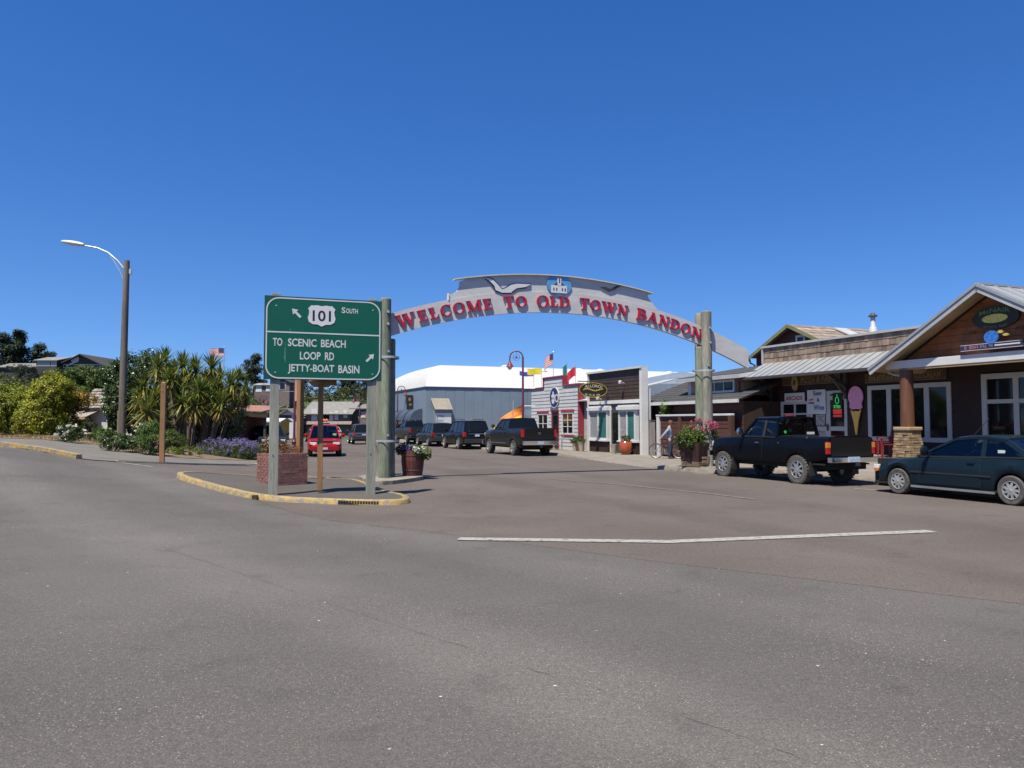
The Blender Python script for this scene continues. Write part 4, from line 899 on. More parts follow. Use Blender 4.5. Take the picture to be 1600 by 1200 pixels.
LET = {
 'E': (.72, [rect(.10, .30, 0, 1), rect(.02, .62, 0, .075), rect(.02, .60, .925, 1), rect(.30, .48, .46, .54), [(.55, 0), (.68, .26), (.63, .26), (.50, .07)], [(.50, .93), (.58, .74), (.63, .74), (.60, 1)], rect(.44, .49, .38, .62)]),
 'L': (.70, [rect(.12, .32, 0, 1), rect(.02, .60, 0, .075), serif(.22, 1, .42, -1), [(.54, 0), (.68, .30), (.62, .30), (.48, .07)]]),
 'T': (.78, [rect(.29, .49, 0, 1), rect(.03, .75, .925, 1), serif(.39, 0, .44, 1), [(.03, .93), (.09, .93), (.07, .70), (.02, .70)], [(.69, .93), (.75, .93), (.76, .70), (.71, .70)]]),
 'O': (.92, ringp(.46, .5, .44, .52, .19, .06)),
 'C': (.84, ringp(.46, .5, .43, .52, .19, .06, 42, 318) + [rect(.72, .78, .64, .98), rect(.73, .78, .06, .30)]),
 'D': (.90, [rect(.10, .30, 0, 1), rect(.02, .45, 0, .07), rect(.02, .45, .93, 1)] + ringp(.42, .5, .44, .5, .19, .07, -90, 90)),
 'B': (.80, [rect(.10, .30, 0, 1), rect(.02, .44, 0, .07), rect(.02, .42, .93, 1), rect(.3, .44, .49, .55)] + ringp(.40, .745, .30, .255, .17, .07, -90, 90) + ringp(.42, .26, .34, .26, .18, .07, -90, 90)),
 'N': (.98, [rect(.14, .22, 0, 1), rect(.76, .84, 0, 1), stroke((.74, 0), (.20, 1), .24), serif(.18, 0, .32, 1), serif(.80, 1, .32, -1), serif(.14, 1, .26, -1)]),
 'M': (1.16, [rect(.14, .21, 0, 1), rect(.84, 1.03, 0, 1), stroke((.52, 0), (.22, 1), .2), stroke((.50, 0), (.90, 1), .08), serif(.175, 0, .30, 1), serif(.935, 0, .40, 1), serif(.14, 1, .24, -1), serif(1.0, 1, .28, -1)]),
 'W': (1.30, [stroke((.42, 0), (.18, 1), .2), stroke((.40, 0), (.66, 1), .08), stroke((.88, 0), (.64, 1), .2), stroke((.86, 0), (1.12, 1), .08), serif(.18, 1, .38, -1), serif(.64, 1, .36, -1), serif(1.12, 1, .28, -1)]),
 'A': (.94, [stroke((.12, 0), (.46, 1), .08), stroke((.78, 0), (.46, 1), .22), rect(.24, .66, .30, .37), serif(.13, 0, .28, 1), serif(.78, 0, .40, 1)]),
}
H_L = .335
for wd, ta, tb in (('WELCOME', 5.28, 8.31), ('TO', 8.66, 9.46), ('OLD', 9.78, 10.95), ('TOWN', 11.29, 13.10), ('BANDON', 13.42, 16.02)):
    adv = [LET[c][0] * (1.1 if i == 0 else 1) for i, c in enumerate(wd)]; gap = .06; tot = sum(adv) + gap * (len(wd) - 1); k = (tb - ta) / tot; x = ta
    for i, c in enumerate(wd):
        sc_ = 1.1 if i == 0 else 1; tc = x + adv[i] * k / 2; slope = -2 * .0305 * (tc - 10.8); al = math.atan(slope); zc = zb_(tc) + .345
        mb = MB()
        for n, pg in enumerate(LET[c][1]):
            P = []
            for a, b in pg:
                lx = (a - LET[c][0] / 2) * k * sc_; ly = (b - .5) * H_L * sc_; P.append((tc + lx * math.cos(al) - ly * math.sin(al), zc + lx * math.sin(al) + ly * math.cos(al)))
            mb.prism(P, q, .052, .10 + (n % 7) * .0009)
        mb.build('letter', M_LETTER, AR); x += (adv[i] + gap) * k
# gulls and the lighthouse medallion on the crest
def outline(pts): return [(a, b) for a, b in pts]
def pxq(pts): # survey points (pixels on the crest) to arch plane
    out = []
    for px, py in pts:
        d = ray(px, py); kk = SA / (-d[0] * SN + d[1] * CT); out.append((kk * (d[0] * CT + d[1] * SN), CAM_H + kk * d[2]))
    return out
gull = pxq([(753, 433), (768, 437), (777, 446), (783, 453), (789, 451), (797, 446), (806, 444), (828, 445), (820, 449), (806, 451), (800, 455), (797, 458), (783, 458), (773, 454), (771, 447), (764, 440)])
cx = sum(a for a, b in gull) / len(gull); cz = sum(b for a, b in gull) / len(gull)
def ring_offset(P, d):
    A2 = sum(P[i][0] * P[(i + 1) % len(P)][1] - P[(i + 1) % len(P)][0] * P[i][1] for i in range(len(P))); return offset_ring(P, -d if A2 > 0 else d)
mb = MB(); mb.prism(ring_offset(gull, .035), q, .05, .075); g_ = mb.build('gull_outline', M_NAVY, AR)
mb = MB(); mb.prism(gull, q, .076, .086); mb.build('gull', M_WHITE, AR)
g2 = pxq([(937, 449), (945, 449), (950, 452), (956, 451), (962, 447), (970, 447), (963, 450), (958, 454), (951, 456), (945, 453)])
mb = MB(); mb.prism(g2, q, .05, .08); mb.build('dark_gull', mat('gull_dark', (.03, .035, .05), .6), AR)
em = pxq([(872, 446)])[0]
mb = MB(); mb.prism(ell(em[0], em[1], .43, .34, 32), q, .045, .085); mb.build('medallion', mat('medallion_blue', (.10, .33, .62), .5, var=.12, scale=5), AR)
def lh(a0, a1, b0, b1, c0, m, nm): mb = MB(); mb.prism([(em[0] + a0, em[1] + b0), (em[0] + a1, em[1] + b0), (em[0] + a1, em[1] + b1), (em[0] + a0, em[1] + b1)], q, .086, c0); mb.build(nm, m, AR)
lh(-.28, .27, -.26, -.02, .10, M_WHITE, 'lighthouse_house'); lh(-.065, .065, -.02, .24, .104, M_WHITE, 'lighthouse_tower'); lh(-.05, .05, .24, .30, .102, M_NAVY, 'lighthouse_lantern')
mb = MB(); mb.prism([(em[0] - .20, em[1] - .02), (em[0] + .19, em[1] - .02), (em[0] + .10, em[1] + .07), (em[0] - .10, em[1] + .07)], q, .086, .098); mb.build('lighthouse_roof', M_NAVY, AR)
for a, b in ((-.2, -.14), (-.1, -.14), (.1, -.14), (.2, -.14), (0, .1), (0, .18)): lh(a - .018, a + .018, b - .04, b + .04, .108, M_NAVY, 'lighthouse_window')
# poles
def pole(t, s, z1, r0, r1, m, z0=.0):
    mb = MB(); rn = random.Random(int(t * 31 + s * 7)); prof = []
    for k in range(12):
        f_ = k / 11; prof.append((r0 + (r1 - r0) * f_ + rn.uniform(-.006, .006), z0 + (z1 - z0 - .03) * f_))
    mb.lathe(prof + [(r1 * .82, z1)], 16, (t, s, 0)); return mb.build('pole', m, AR, smooth=40)
zl = zst(22, 5) + .08
pole(4.95, 21.78, 5.26, .185, .155, M_POLE, zl); pole(4.89, 22.34, 5.2, .16, .14, M_POLE2, zl); pole(5.18, 22.08, 4.12, .15, .14, M_POLE, zl)
zr = .15
pole(16.10, 21.78, 5.50, .185, .17, M_POLE2, zr); pole(16.21, 22.34, 5.5, .17, .155, M_POLE2, zr); pole(15.96, 22.0, 4.28, .17, .15, M_POLE, zr)
for t0, zs in ((5.02, (1.15, 3.55)), (16.06, (3.45,))):
    for z in zs:
        mb = MB(); R_ = .27; mb.grid([[(t0 + .03 + (R_ + .13) * math.cos(R(a)) * .86, 21.97 + (R_ + .13) * 1.16 * math.sin(R(a)), zz) for a in range(0, 360, 15)] for zz in (z - .03, z + .03)], closed=True); mb.build('strap', M_GALV, AR)
        mb = MB(); mb.lathe([(.035, 0), (.035, .06)], 8, (t0 - .02, 21.58, z + .16), 'y'); mb.build('bolt', M_GALV, AR)
for t0, z in ((4.98, 4.85), (4.98, 4.5), (16.12, 4.9), (16.12, 4.4)):
    mb = MB(); mb.lathe([(.04, 0), (.04, .05)], 8, (t0, 21.57, z), 'y'); mb.build('bolt', M_GALV, AR)

# ================================================================ green guide sign
PH = R(20); SX, SY = -5.3, 17.15
M_GREEN = mat('sign_green', (.0, .098, .060), .42, var=.06, scale=1.2, spec=.4)
M_GREENB = mat('sign_green_back', (.0, .070, .055), .5, var=.1)
M_SILV = mat('reflective_white', (.60, .62, .62), .4, var=.06)
M_POST = mat('weathered_post', (.27, .275, .235), .85, var=.3, scale=4, streak=.1, bump=.3)
GS = thing('guide_sign', 'large green highway guide sign on two square timber posts', 'road sign', (SX, SY, 0), PH)
g = lambda a, b, c: (a, -c, b)
x0, x1, z0, z1 = -.215, 2.345, 2.66, 4.49
W_, H_ = x1 - x0, z1 - z0
def rr(a0, a1, b0, b1, r_, n=6):
    P = []
    for cx, cy, s0 in ((a1 - r_, b0 + r_, -90), (a1 - r_, b1 - r_, 0), (a0 + r_, b1 - r_, 90), (a0 + r_, b0 + r_, 180)):
        P += [(cx + r_ * math.cos(R(s0 + 90 * k / n)), cy + r_ * math.sin(R(s0 + 90 * k / n))) for k in range(n + 1)]
    return P
mb = MB(); mb.box(x0 - .035, x1 + .035, -.03, -.005, z0 - .02, z1 + .03); mb.build('backing_board', M_GREENB, GS)
mb = MB(); mb.prism(rr(x0, x1, z0, z1, .28), g, .031, .038); mb.build('panel', M_GREEN, GS)
o1, o2 = rr(x0, x1, z0, z1, .28), rr(x0 + .028, x1 - .028, z0 + .028, z1 - .028, .255)
mb = MB(); mb.grid([[g(a, b, .042) for a, b in o1], [g(a, b, .042) for a, b in o2]], closed=True); mb.build('border', M_SILV, GS)
X = lambda fx: x0 + W_ * fx
Z = lambda fy: z1 - H_ * fy
mb = MB(); mb.box(x0 + .03, x1 - .03, -.043, -.039, Z(.437), Z(.42)); mb.build('divider', M_SILV, GS)
def sgn(t_, fx0, fx1, fy0, fy1, bold=.02): text(t_, g, X(fx0), X(fx1), Z(fy1), Z(fy0), .042, M_SILV, GS, bold=bold)
sgn('TO', .06, .14, .503, .60); sgn('SCENIC', .187, .432, .503, .60); sgn('BEACH', .470, .688, .503, .60)
sgn('LOOP', .29, .468, .662, .760); sgn('RD', .506, .586, .662, .760)
sgn('JETTY-BOAT', .19, .588, .818, .938); sgn('BASIN', .625, .812, .818, .920)
sgn('S', .648, .682, .085, .160); sgn('OUTH', .688, .793, .098, .160)
def arrow(fx, fy, ang, L_):
    P = [(-.5, -.10), (.08, -.10), (.08, -.30), (.5, 0), (.08, .30), (.08, .10), (-.5, .10)]; ca, sa = math.cos(R(ang)), math.sin(R(ang))
    mb = MB(); mb.prism([(X(fx) + (a * ca - b * sa) * L_, Z(fy) + (a * sa + b * ca) * L_) for a, b in P], g, .039, .044); mb.build('arrow', M_SILV, GS)
arrow(.255, .185, 135, .27); arrow(.908, .715, 45, .25)
hs = [(0, 1), (.14, .93), (.42, .985), (.62, 1.0), (.96, .78), (1.0, .74), (.90, .42), (.97, .05), (1.0, -.25), (.88, -.62), (.62, -.82), (.28, -.86), (0, -1)]
hs = [(.0, .90), (.30, .98), (.66, .93), (.72, .98), (.98, .66), (.90, .40), (.92, .12), (1.0, -.22), (.92, -.58), (.66, -.80), (.30, -.82), (0, -1)]
scx, scz = X(.474), Z(.208); P = [(scx + a * .31, scz + b * .245) for a, b in hs]; P += [(2 * scx - a, b) for a, b in P[::-1][1:-1]]
mb = MB(); mb.prism(P, g, .039, .047); mb.build('route_shield', mat('shield_white', (.66, .65, .68), .45, var=.05), GS)
text('101', g, scx - .205, scx + .205, scz - .125, scz + .125, .049, mat('shield_black', (.012, .012, .03), .5, var=0), GS, bold=.018, name='route_number')
M_SCR = mat('scratch', (.20, .33, .28), .6, var=.4, scale=30)
for a, b0, b1 in ((X(.165), Z(.80), Z(.55)), (X(.205), Z(.42), Z(.38)), (X(.158), Z(.76), Z(.62))): mb = MB(); mb.add([g(a, b0, .0395), g(a + .007, b0, .0395), g(a + .005, b1, .0395), g(a + .001, b1, .0395)], [(0, 1, 2, 3)]); mb.build('scratch', M_SCR, GS)
for xx in (0.0, 2.165):
    px_ = (SX + xx * math.cos(PH), SY + xx * math.sin(PH)); zz = zg(*px_) + .1
    mb = MB(); mb.box(xx - .10, xx + .10, 0, .15, zz - .05, 4.58 - xx * .005); mb.build('post', M_POST, GS, bevel=.008)
    for z in (2.8, 4.3): mb = MB(); mb.lathe([(.018, -.045), (.018, -.04)], 8, (xx, 0, z), 'y'); mb.build('bolt', M_GALV, GS)
    mb = MB(); mb.lathe([(.012, 0), (.012, .012)], 8, (xx - .02, -.012, .95), 'y'); mb.build('bolt', M_GUT, GS)

# ================================================================ wooden posts and sign backs behind it
M_CEDAR = mat('cedar_post', (.27, .135, .055), .75, var=.3, scale=4, streak=.1, bump=.3)
M_TANB = mat('tan_sign_back', (.42, .28, .17), .7, var=.15)
o = thing('stop_sign', 'back of an octagonal stop sign on a brown timber post behind the green sign', 'road sign', (-4.47, 17.95, 0), R(12))
mb = MB(); mb.box(-.06, .06, -.06, .06, .1, 3.6); mb.build('post', M_CEDAR, o, bevel=.006)
mb = MB(); mb.prism([(.46 * math.cos(R(22.5 + 45 * k)), 2.93 + .46 * math.sin(R(22.5 + 45 * k))) for k in range(8)], lambda a, b, c: (a, c, b), .062, .072); mb.build('octagon', [M_TANB, M_RED][0], o)
mb = MB(); mb.prism([(.44 * math.cos(R(22.5 + 45 * k)), 2.93 + .44 * math.sin(R(22.5 + 45 * k))) for k in range(8)], lambda a, b, c: (a, c, b), .073, .075); mb.build('octagon_face', M_RED, o)
mb = MB(); mb.box(.02, .36, -.02, .06, 2.55, 2.92); mb.build('brace', M_CEDAR, o)
o = thing('street_sign', 'back of a narrow tan sign on a brown post beside the brick planter', 'road sign', (-6.12, 22.2, 0), R(-30))
mb = MB(); mb.box(-.075, .075, -.075, .075, .05, 3.5); mb.build('post', M_CEDAR, o, bevel=.006)
mb = MB(); mb.box(-.30, .06, .076, .09, 2.3, 3.3); mb.build('sign_back', M_TANB, o)
bp = G(253, 720, .07)
o = thing('wooden_post', 'tall bare brown timber post in front of the spiky plants', 'post', (*bp, zg(*bp)), R(12))
mb = MB(); mb.box(-.075, .075, -.075, .075, -.02, 2.64); mb.build('shaft', M_CEDAR, o, bevel=.006)
mb = MB(); mb.add([(-.075, -.075, 2.642), (.075, -.075, 2.642), (.075, .075, 2.642), (-.075, .075, 2.642), (0, 0, 2.69)], [(0, 1, 4), (1, 2, 4), (2, 3, 4), (3, 0, 4)]); mb.build('cap', M_CEDAR, o)
mb = MB(); [mb.lathe([(.014, -.082), (.014, -.075)], 6, (.0, 0, z), 'y') for z in (2.35, 2.55)]; mb.build('bolt_holes', M_BLACK, o)
# ================================================================ vehicles
def paintm(name, col, rough=.28, spec=.2, coat=.1): return mat(name, col, rough, var=.06, scale=.8, coat=coat, spec=spec)
M_TYRE = mat('tyre', (.045, .043, .04), .85, var=.3, scale=12); M_TYRED = mat('dusty_tyre', (.105, .098, .088), .9, var=.25, scale=12)
M_ALLOY = mat('alloy', (.55, .56, .58), .3, metal=.75, var=.1); M_CHROME = mat('chrome', (.75, .76, .78), .12, metal=1, var=0)
M_HUBCAP = mat('hubcap', (.42, .42, .42), .45, metal=.3, var=.15)
M_UNDER = mat('underbody', (.01, .01, .01), .9, var=0); M_TRIMB = mat('black_plastic', (.022, .022, .024), .6, var=.1)
M_TAIL = mat('tail_lamp', (.42, .012, .012), .2, var=.1, spec=.6); M_AMB = mat('amber_lamp', (.62, .20, .03), .2, var=0); M_HEAD = mat('head_lamp', (.68, .70, .72), .12, var=.1, spec=.7)
M_PLATE = mat('number_plate', (.45, .52, .66), .5, var=.3, scale=25); M_CGL = tinted('car_glass'); M_CGLD = mat('dark_car_glass', (.008, .009, .010), .05, var=0, spec=.4)
M_SEAT = mat('car_seat', (.06, .06, .065), .9, var=0)
def lerp_tab(T, x):
    if x <= T[0][0]: return T[0][1]
    for (a, b), (c_, d) in zip(T[:-1], T[1:]):
        if x <= c_: return b + (d - b) * (x - a) / (c_ - a)
    return T[-1][1]
def make_wheel(parent, x, y, r_, wd, side, rim, style, tm):
    """side = +1 outside towards +y"""
    root = MB(); prof = [(r_ * .60, -wd / 2), (r_ * .92, -wd / 2), (r_ * .985, -wd * .40), (r_, -wd * .2), (r_, wd * .2), (r_ * .985, wd * .40), (r_ * .92, wd / 2), (r_ * .60, wd / 2 - .01), (r_ * .60, -wd / 2)]
    root.lathe(prof, 28, (x, y, r_), 'y')
    if style == 'lug':
        for k in range(28):
            a = 2 * math.pi * k / 28; c, s = math.cos(a), math.sin(a)
            for j, yy in ((0, -.32), (.5, .32)):
                a2 = a + j * 2 * math.pi / 28; c, s = math.cos(a2), math.sin(a2)
                root.bar((x + c * r_, y + yy * wd - wd * .18, r_ + s * r_), (x + c * r_, y + yy * wd + wd * .18, r_ + s * r_), .05, .022, up=(c, 0, s))
    w_ = root.build('wheel', tm, parent, smooth=35)
    yo = y + side * (wd / 2 - .012); rm = MB(); rr_ = r_ * .62
    rm.lathe([(rr_, -side * .10), (rr_, side * .012), (rr_ * .93, side * .012), (rr_ * .88, -side * .045), (rr_ * .86, -side * .10)], 28, (x, yo, r_), 'y')
    rm.lathe([(rr_ * .30, -side * .07), (rr_ * .28, side * .01), (rr_ * .12, side * .022), (.001, side * .022)], 14, (x, yo, r_), 'y')
    n = {'five': 5, 'cap': 9, 'lug': 8, 'six': 6}.get(style, 6); fat = {'five': .075, 'cap': .058, 'lug': .055, 'six': .06}.get(style, .07)
    for k in range(n):
        a = 2 * math.pi * k / n + .2; c, s = math.cos(a), math.sin(a); sw = .18 if style == 'cap' else 0
        a2 = a + sw; rm.bar((x + c * rr_ * .24, yo + side * .0, r_ + s * rr_ * .24), (x + math.cos(a2) * rr_ * .93, yo - side * .012, r_ + math.sin(a2) * rr_ * .93), fat * rr_ / .22, .03, up=(0, 1, 0))
    rm.build('rim', rim, w_, smooth=35)
    bk = MB(); bk.lathe([(rr_ * .9, 0), (.001, 0)], 20, (x, yo - side * .09, r_), 'y'); bk.build('brake_disc', M_UNDER, w_)
    return w_
def vehicle(name, label, cat, P, loc, heading, group=None):
    """x forward, y left; P = spec"""
    root = thing(name, label, cat, loc, heading, group)
    paint_, W, belt, wheels = P['paint'], P['W'], P['belt'], P['wheels']; r_ = P['r']; Ra = P.get('arch', r_ + .07)
    xf, xr = P['ends']; sill = P['sill']; hwT = P['plan']; botT = P.get('bot', [(xr, sill), (xf, sill)])
    cab = P['cab']; bed = P.get('bed')
    hw = lambda x: lerp_tab(hwT, x); top = lambda x: lerp_tab(belt, x)
    def bot(x):
        b = lerp_tab(botT, x)
        for wx in wheels:
            if abs(x - wx) < Ra: b = max(b, r_ * .98 + math.sqrt(Ra * Ra - (x - wx) ** 2))
        return b
    def sec(x, kind=None):
        h, b, tp = hw(x), bot(x), top(x); cr = P.get('crown', .03)
        fl = 0
        for wx in wheels:
            if abs(x - wx) < Ra + .12: fl = max(fl, P.get('flare', .015) * (1 - abs(abs(x - wx) - Ra * .3) / (Ra + .12)))
        z1 = b + .06; z2 = b + (tp - b) * .5
        pts = [(h - .035 + fl, b), (h - .008 + fl, z1), (h + fl * .6, z2), (h - .012, tp - .14 if tp - .14 > z2 else z2 + .01), (h - .045, tp - .035), (h - .10, tp)]
        if kind == 'bed': pts += [(h - .13, tp - .02), (h - .13, tp - .45), (0, tp - .45)]
        else: pts += [(h - .14, tp + .008), (h * .55, tp + cr), (0, tp + cr * 1.15)]
        return pts
    xs = {xr, xf} | {a for a, _ in hwT} | {a for a, _ in belt} | {a for a, _ in botT}
    for wx in wheels:
        for k in range(0, 13): xs.add(wx + Ra * math.cos(math.pi * k / 12) * .9999)
        xs |= {wx - Ra - .004, wx + Ra + .004}
    if bed: xs |= {bed[0], bed[1]}
    k = xr
    while k < xf: xs.add(round(k, 3)); k += .35
    xs = sorted(x for x in xs if xr - 1e-6 <= x <= xf + 1e-6)
    sts = []
    for x in xs:
        if bed and abs(x - bed[1]) < 1e-6: sts += [(x, 'bed'), (x + .002, None)]
        elif bed and abs(x - bed[0]) < 1e-6: sts += [(x, None), (x + .002, 'bed')]
        elif bed and bed[0] < x < bed[1]: sts.append((x, 'bed'))
        else: sts.append((x, None))
    mb = MB(); rows = []
    for x, kd in sts:
        h = sec(x, kd); rows.append([(x, y, z) for y, z in h] + [(x, -y, z) for y, z in h[::-1][1:]])
    np_ = len(rows[0]); k0 = 0
    for i in range(len(rows) - 1):
        xm = (sts[i][0] + sts[i + 1][0]) / 2
        mi = 1 if (cab[0][0] - .02 > xm > cab[3][0] + .02) else (2 if sts[i][1] == 'bed' else 0)
        half = [mi if 5 <= j <= np_ - 7 else 0 for j in range(np_ - 1)]
        for j in range(np_ - 1): mb.add([rows[i][j], rows[i][j + 1], rows[i + 1][j + 1], rows[i + 1][j]], [(0, 1, 2, 3)], half[j])
    for e in (rows[0], rows[-1]): mb.add(e, [tuple(range(len(e)))], 0)
    mb.build('body', [paint_, M_SEAT, M_TRIMB], root, smooth=P.get('sm', 38))
    mb = MB(); mb.box(xr + .12, xf - .12, -hw(0) + .20, hw(0) - .20, P.get('und', sill - .06), top(0) - .12 if not bed else sill + .35); mb.box(xr + .15, xf - .15, -hw(0) + .05, hw(0) - .05, sill + .02, sill + .06); mb.build('underbody', M_UNDER, root)
    for wx in wheels:
        for sd_ in (1, -1): make_wheel(root, wx, sd_ * (P['track'] / 2), r_, P['tw'], sd_, P.get('rim', M_ALLOY), P.get('style', 'five'), P.get('tyre', M_TYRE))
    # greenhouse
    A0, A1, C1, C0 = cab; yb = P['yb']; yr = P['yr']; zbelt = min(A0[1], C0[1])
    def yat(z): return yb + (yr - yb) * max(0, min(1, (z - zbelt) / (A1[1] - zbelt)))
    crn = P.get('roofcrown', .05); rf = P.get('roof', [A1, C1]); n = len(rf)
    mb = MB(); rws = []
    for x, z in rf: rws.append([(x, yy, z + dz) for yy, dz in ((yr + .012, -.035), (yr + .005, .0), (yr - .06, .028), (yr * .5, crn), (0, crn * 1.2), (-yr * .5, crn), (-yr + .06, .028), (-yr - .005, .0), (-yr - .012, -.035))])
    mb.grid(rws); mb.grid([[(a, b, c - .03 - (.0 if abs(b) > yr - .01 else .02)) for a, b, c in r__] for r__ in rws]); 
    for r__ in (rws[0], rws[-1]): mb.grid([r__, [(a, b, c - .045) for a, b, c in r__]])
    mb.build('roof', paint_, root, smooth=40)
    gl = P.get('glass', M_CGL)
    def screen(nm, B, T, bulge, inset=.05):
        mb = MB(); rws = []
        for k in range(5):
            f_ = k / 4; x = B[0] + (T[0] - B[0]) * f_; z = B[1] + (T[1] - B[1]) * f_; yy = yat(z) - inset
            rws.append([(x + bulge * (1 - (j / 3) ** 2), yy * j / 3, z) for j in range(-3, 4)])
        mb.grid(rws); return mb.build(nm, gl, root, smooth=60)
    screen('windscreen', A0, A1, .07); screen('rear_window', C0, C1, -.06 if not bed else -.02, P.get('rin', .07))
    # pillars: list of (x_bottom, x_top, width)
    def side_pt(x, z, s, o=0): return (x, s * (yat(z) + o), z)
    pw = P.get('pw', .055)
    for s in (1, -1):
        mb = MB(); mb.bar(side_pt(*A0, s, -.02), side_pt(A1[0], A1[1] - .01, s, -.02), pw, .06, up=(0, 1, 0)); mb.build('pillar', paint_, root)
        mb = MB(); cw = P.get('cw', .09); cpts = P.get('cpillar') or [(C0[0], C0[1]), (C0[0] + cw, C0[1]), (C1[0] + cw, C1[1]), (C1[0], C1[1])]
        mb.prism(cpts, lambda a, b, c: (a, s * (yat(b) + c), b), -.05, .006); mb.build('pillar', paint_, root)
        for xb, xt, wd in P['pillars']:
            zB = P.get('beltz', zbelt); mb = MB(); mb.prism([(xb - wd / 2, zB - .02), (xb + wd / 2, zB - .02), (xt + wd / 2, A1[1] - .01), (xt - wd / 2, A1[1] - .01)], lambda a, b, c: (a, s * (yat(b) + c), b), -.03, .004); mb.build('pillar', P.get('pmat', M_TRIMB), root)
        mb = MB(); rail = [A1] + [p for p in rf if C1[0] < p[0] < A1[0]] + [C1]
        for a, b in zip(rail[:-1], rail[1:]): mb.bar(side_pt(a[0], a[1] - .03, s, -.01), side_pt(b[0], b[1] - .03, s, -.01), .05, .05)
        mb.build('roof_rail', paint_, root)
        zz = P.get('beltz', zbelt) + .0
        mb = MB(); mb.bar((A0[0] - .1, s * (yb + .012), top(A0[0] - .1) + .012), (C0[0] + .05, s * (yb + .012), top(C0[0] + .05) + .012), .03, .03); mb.build('belt_moulding', P.get('bmm', M_TRIMB), root)
        # side glass
        edge = [(A0[0], A0[1] + .0)] + [(p[0], zz) for p in P['pillars']] + [(C0[0], C0[1])]
        tops = [A1] + [(p[1], lerp_tab(sorted(rf), p[1]) - .02) for p in P['pillars']] + [C1]
        for k in range(len(edge) - 1):
            (xa, za), (xb, zb2), (ta, tza), (tb, tzb) = edge[k], edge[k + 1], tops[k], tops[k + 1]
            mb = MB(); mb.add([side_pt(xa, za - .02, s, -.018), side_pt(xb, zb2 - .02, s, -.018), side_pt(tb, tzb - .01, s, -.018), side_pt(ta, tza - .01, s, -.018)], [(0, 1, 2, 3)]); mb.build('side_window', gl, root, recalc=False)
        # doors as thin proud shells with a dark gap round them
        for x0, x1 in P.get('doors', []):
            zb3 = sill + .10
            def shell(e, x0, x1, zlo, o, ztop=0):
                rws = []; n = 7
                for i in range(n):
                    x = x0 + (x1 - x0) * i / (n - 1); h = sec(x); lo = max(zlo, bot(x) + .03); tp = h[4][1] - ztop; row = []
                    for j in range(6):
                        z = lo + (tp - lo) * j / 5; row.append((x, s * (lerp_tab([(q[1], q[0]) for q in h[:5]], z) + o), z))
                    rws.append(row)
                e.grid(rws); return e
            shell(MB(), x0 - .010, x1 + .010, zb3 - .010, .0035).build('door_gap', M_UNDER, root, smooth=40)
            d_ = shell(MB(), x0, x1, zb3, .008, .004).build('door', paint_, root, smooth=40)
            hx = x0 + .13; hz = top(hx) - P.get('hdrop', .16); yy = lerp_tab([(q[1], q[0]) for q in sec(hx)[:6]], hz)
            mb = MB(); mb.box(hx - .02, hx + .14, s * (yy + .008), s * (yy + .035), hz - .018, hz + .018); mb.build('handle', P.get('hmat', paint_), d_, bevel=.006)
        for (x0, x1, z0, z1, m) in P.get('moulds', []):
            mb = MB(); ya, yc = [lerp_tab([(q[1], q[0]) for q in sec(x)[:6]], (z0 + z1) / 2) for x in (x0, x1)]
            mb.add([(x0, s * (ya - .01), z0), (x1, s * (yc - .01), z0), (x1, s * (yc - .01), z1), (x0, s * (ya - .01), z1), (x0, s * (ya + .018), z0), (x1, s * (yc + .018), z0), (x1, s * (yc + .018), z1), (x0, s * (ya + .018), z1)], [(0, 1, 2, 3), (4, 5, 6, 7), (0, 1, 5, 4), (3, 2, 6, 7), (0, 3, 7, 4), (1, 2, 6, 5)]); mb.build('moulding', m, root)
        if P.get('mirror'):
            mx, mz = P['mirror']; mb = MB(); mb.bar((mx, s * (yb - .02), mz), (mx, s * (yb + .12), mz + .03), .05, .04); mb.lathe([(.03, -.05), (.10, -.03), (.11, .02), (.04, .06)], 10, (mx, s * (yb + .19), mz + .07), 'x'); mb.build('mirror', P.get('mmat', paint_), root, smooth=40)
        # lamps: boxes given as (name, x0,x1,y0,y1,z0,z1,mat)
        for nm, x0, x1, y0, y1, z0, z1, m in P.get('lamps', []):
            mb = MB(); mb.box(x0, x1, s * y0, s * y1, z0, z1); mb.build(nm, m, root, bevel=.012)
    for nm, x0, x1, y0, y1, z0, z1, m in P.get('bits', []):
        mb = MB(); mb.box(x0, x1, y0, y1, z0, z1); mb.build(nm, m, root, bevel=min(.015, .3 * min(abs(x1 - x0), abs(y1 - y0), abs(z1 - z0))))
    # seats
    for x in P.get('seats', []):
        for yy in (-.36, .36):
            mb = MB(); mb.box(x - .08, x + .06, yy - .23, yy + .23, zbelt - .2, zbelt + .14); mb.box(x - .09, x - .01, yy - .12, yy + .12, zbelt + .17, zbelt + .34); mb.build('seat', M_SEAT, root, bevel=.03)
    if P.get('seats'): mb = MB(); mb.lathe([(.16, 0), (.18, .015), (.16, .03)], 16, (A0[0] - .62, .36, zbelt + .0), 'x'); mb.build('steering_wheel', M_TRIMB, root)
    return root
AWAY = TH + R(90)                                         # facing up the street
def parked(s, t, d=0): x, y = xy(s, t); return (x, y, zst(s, t) + .006)

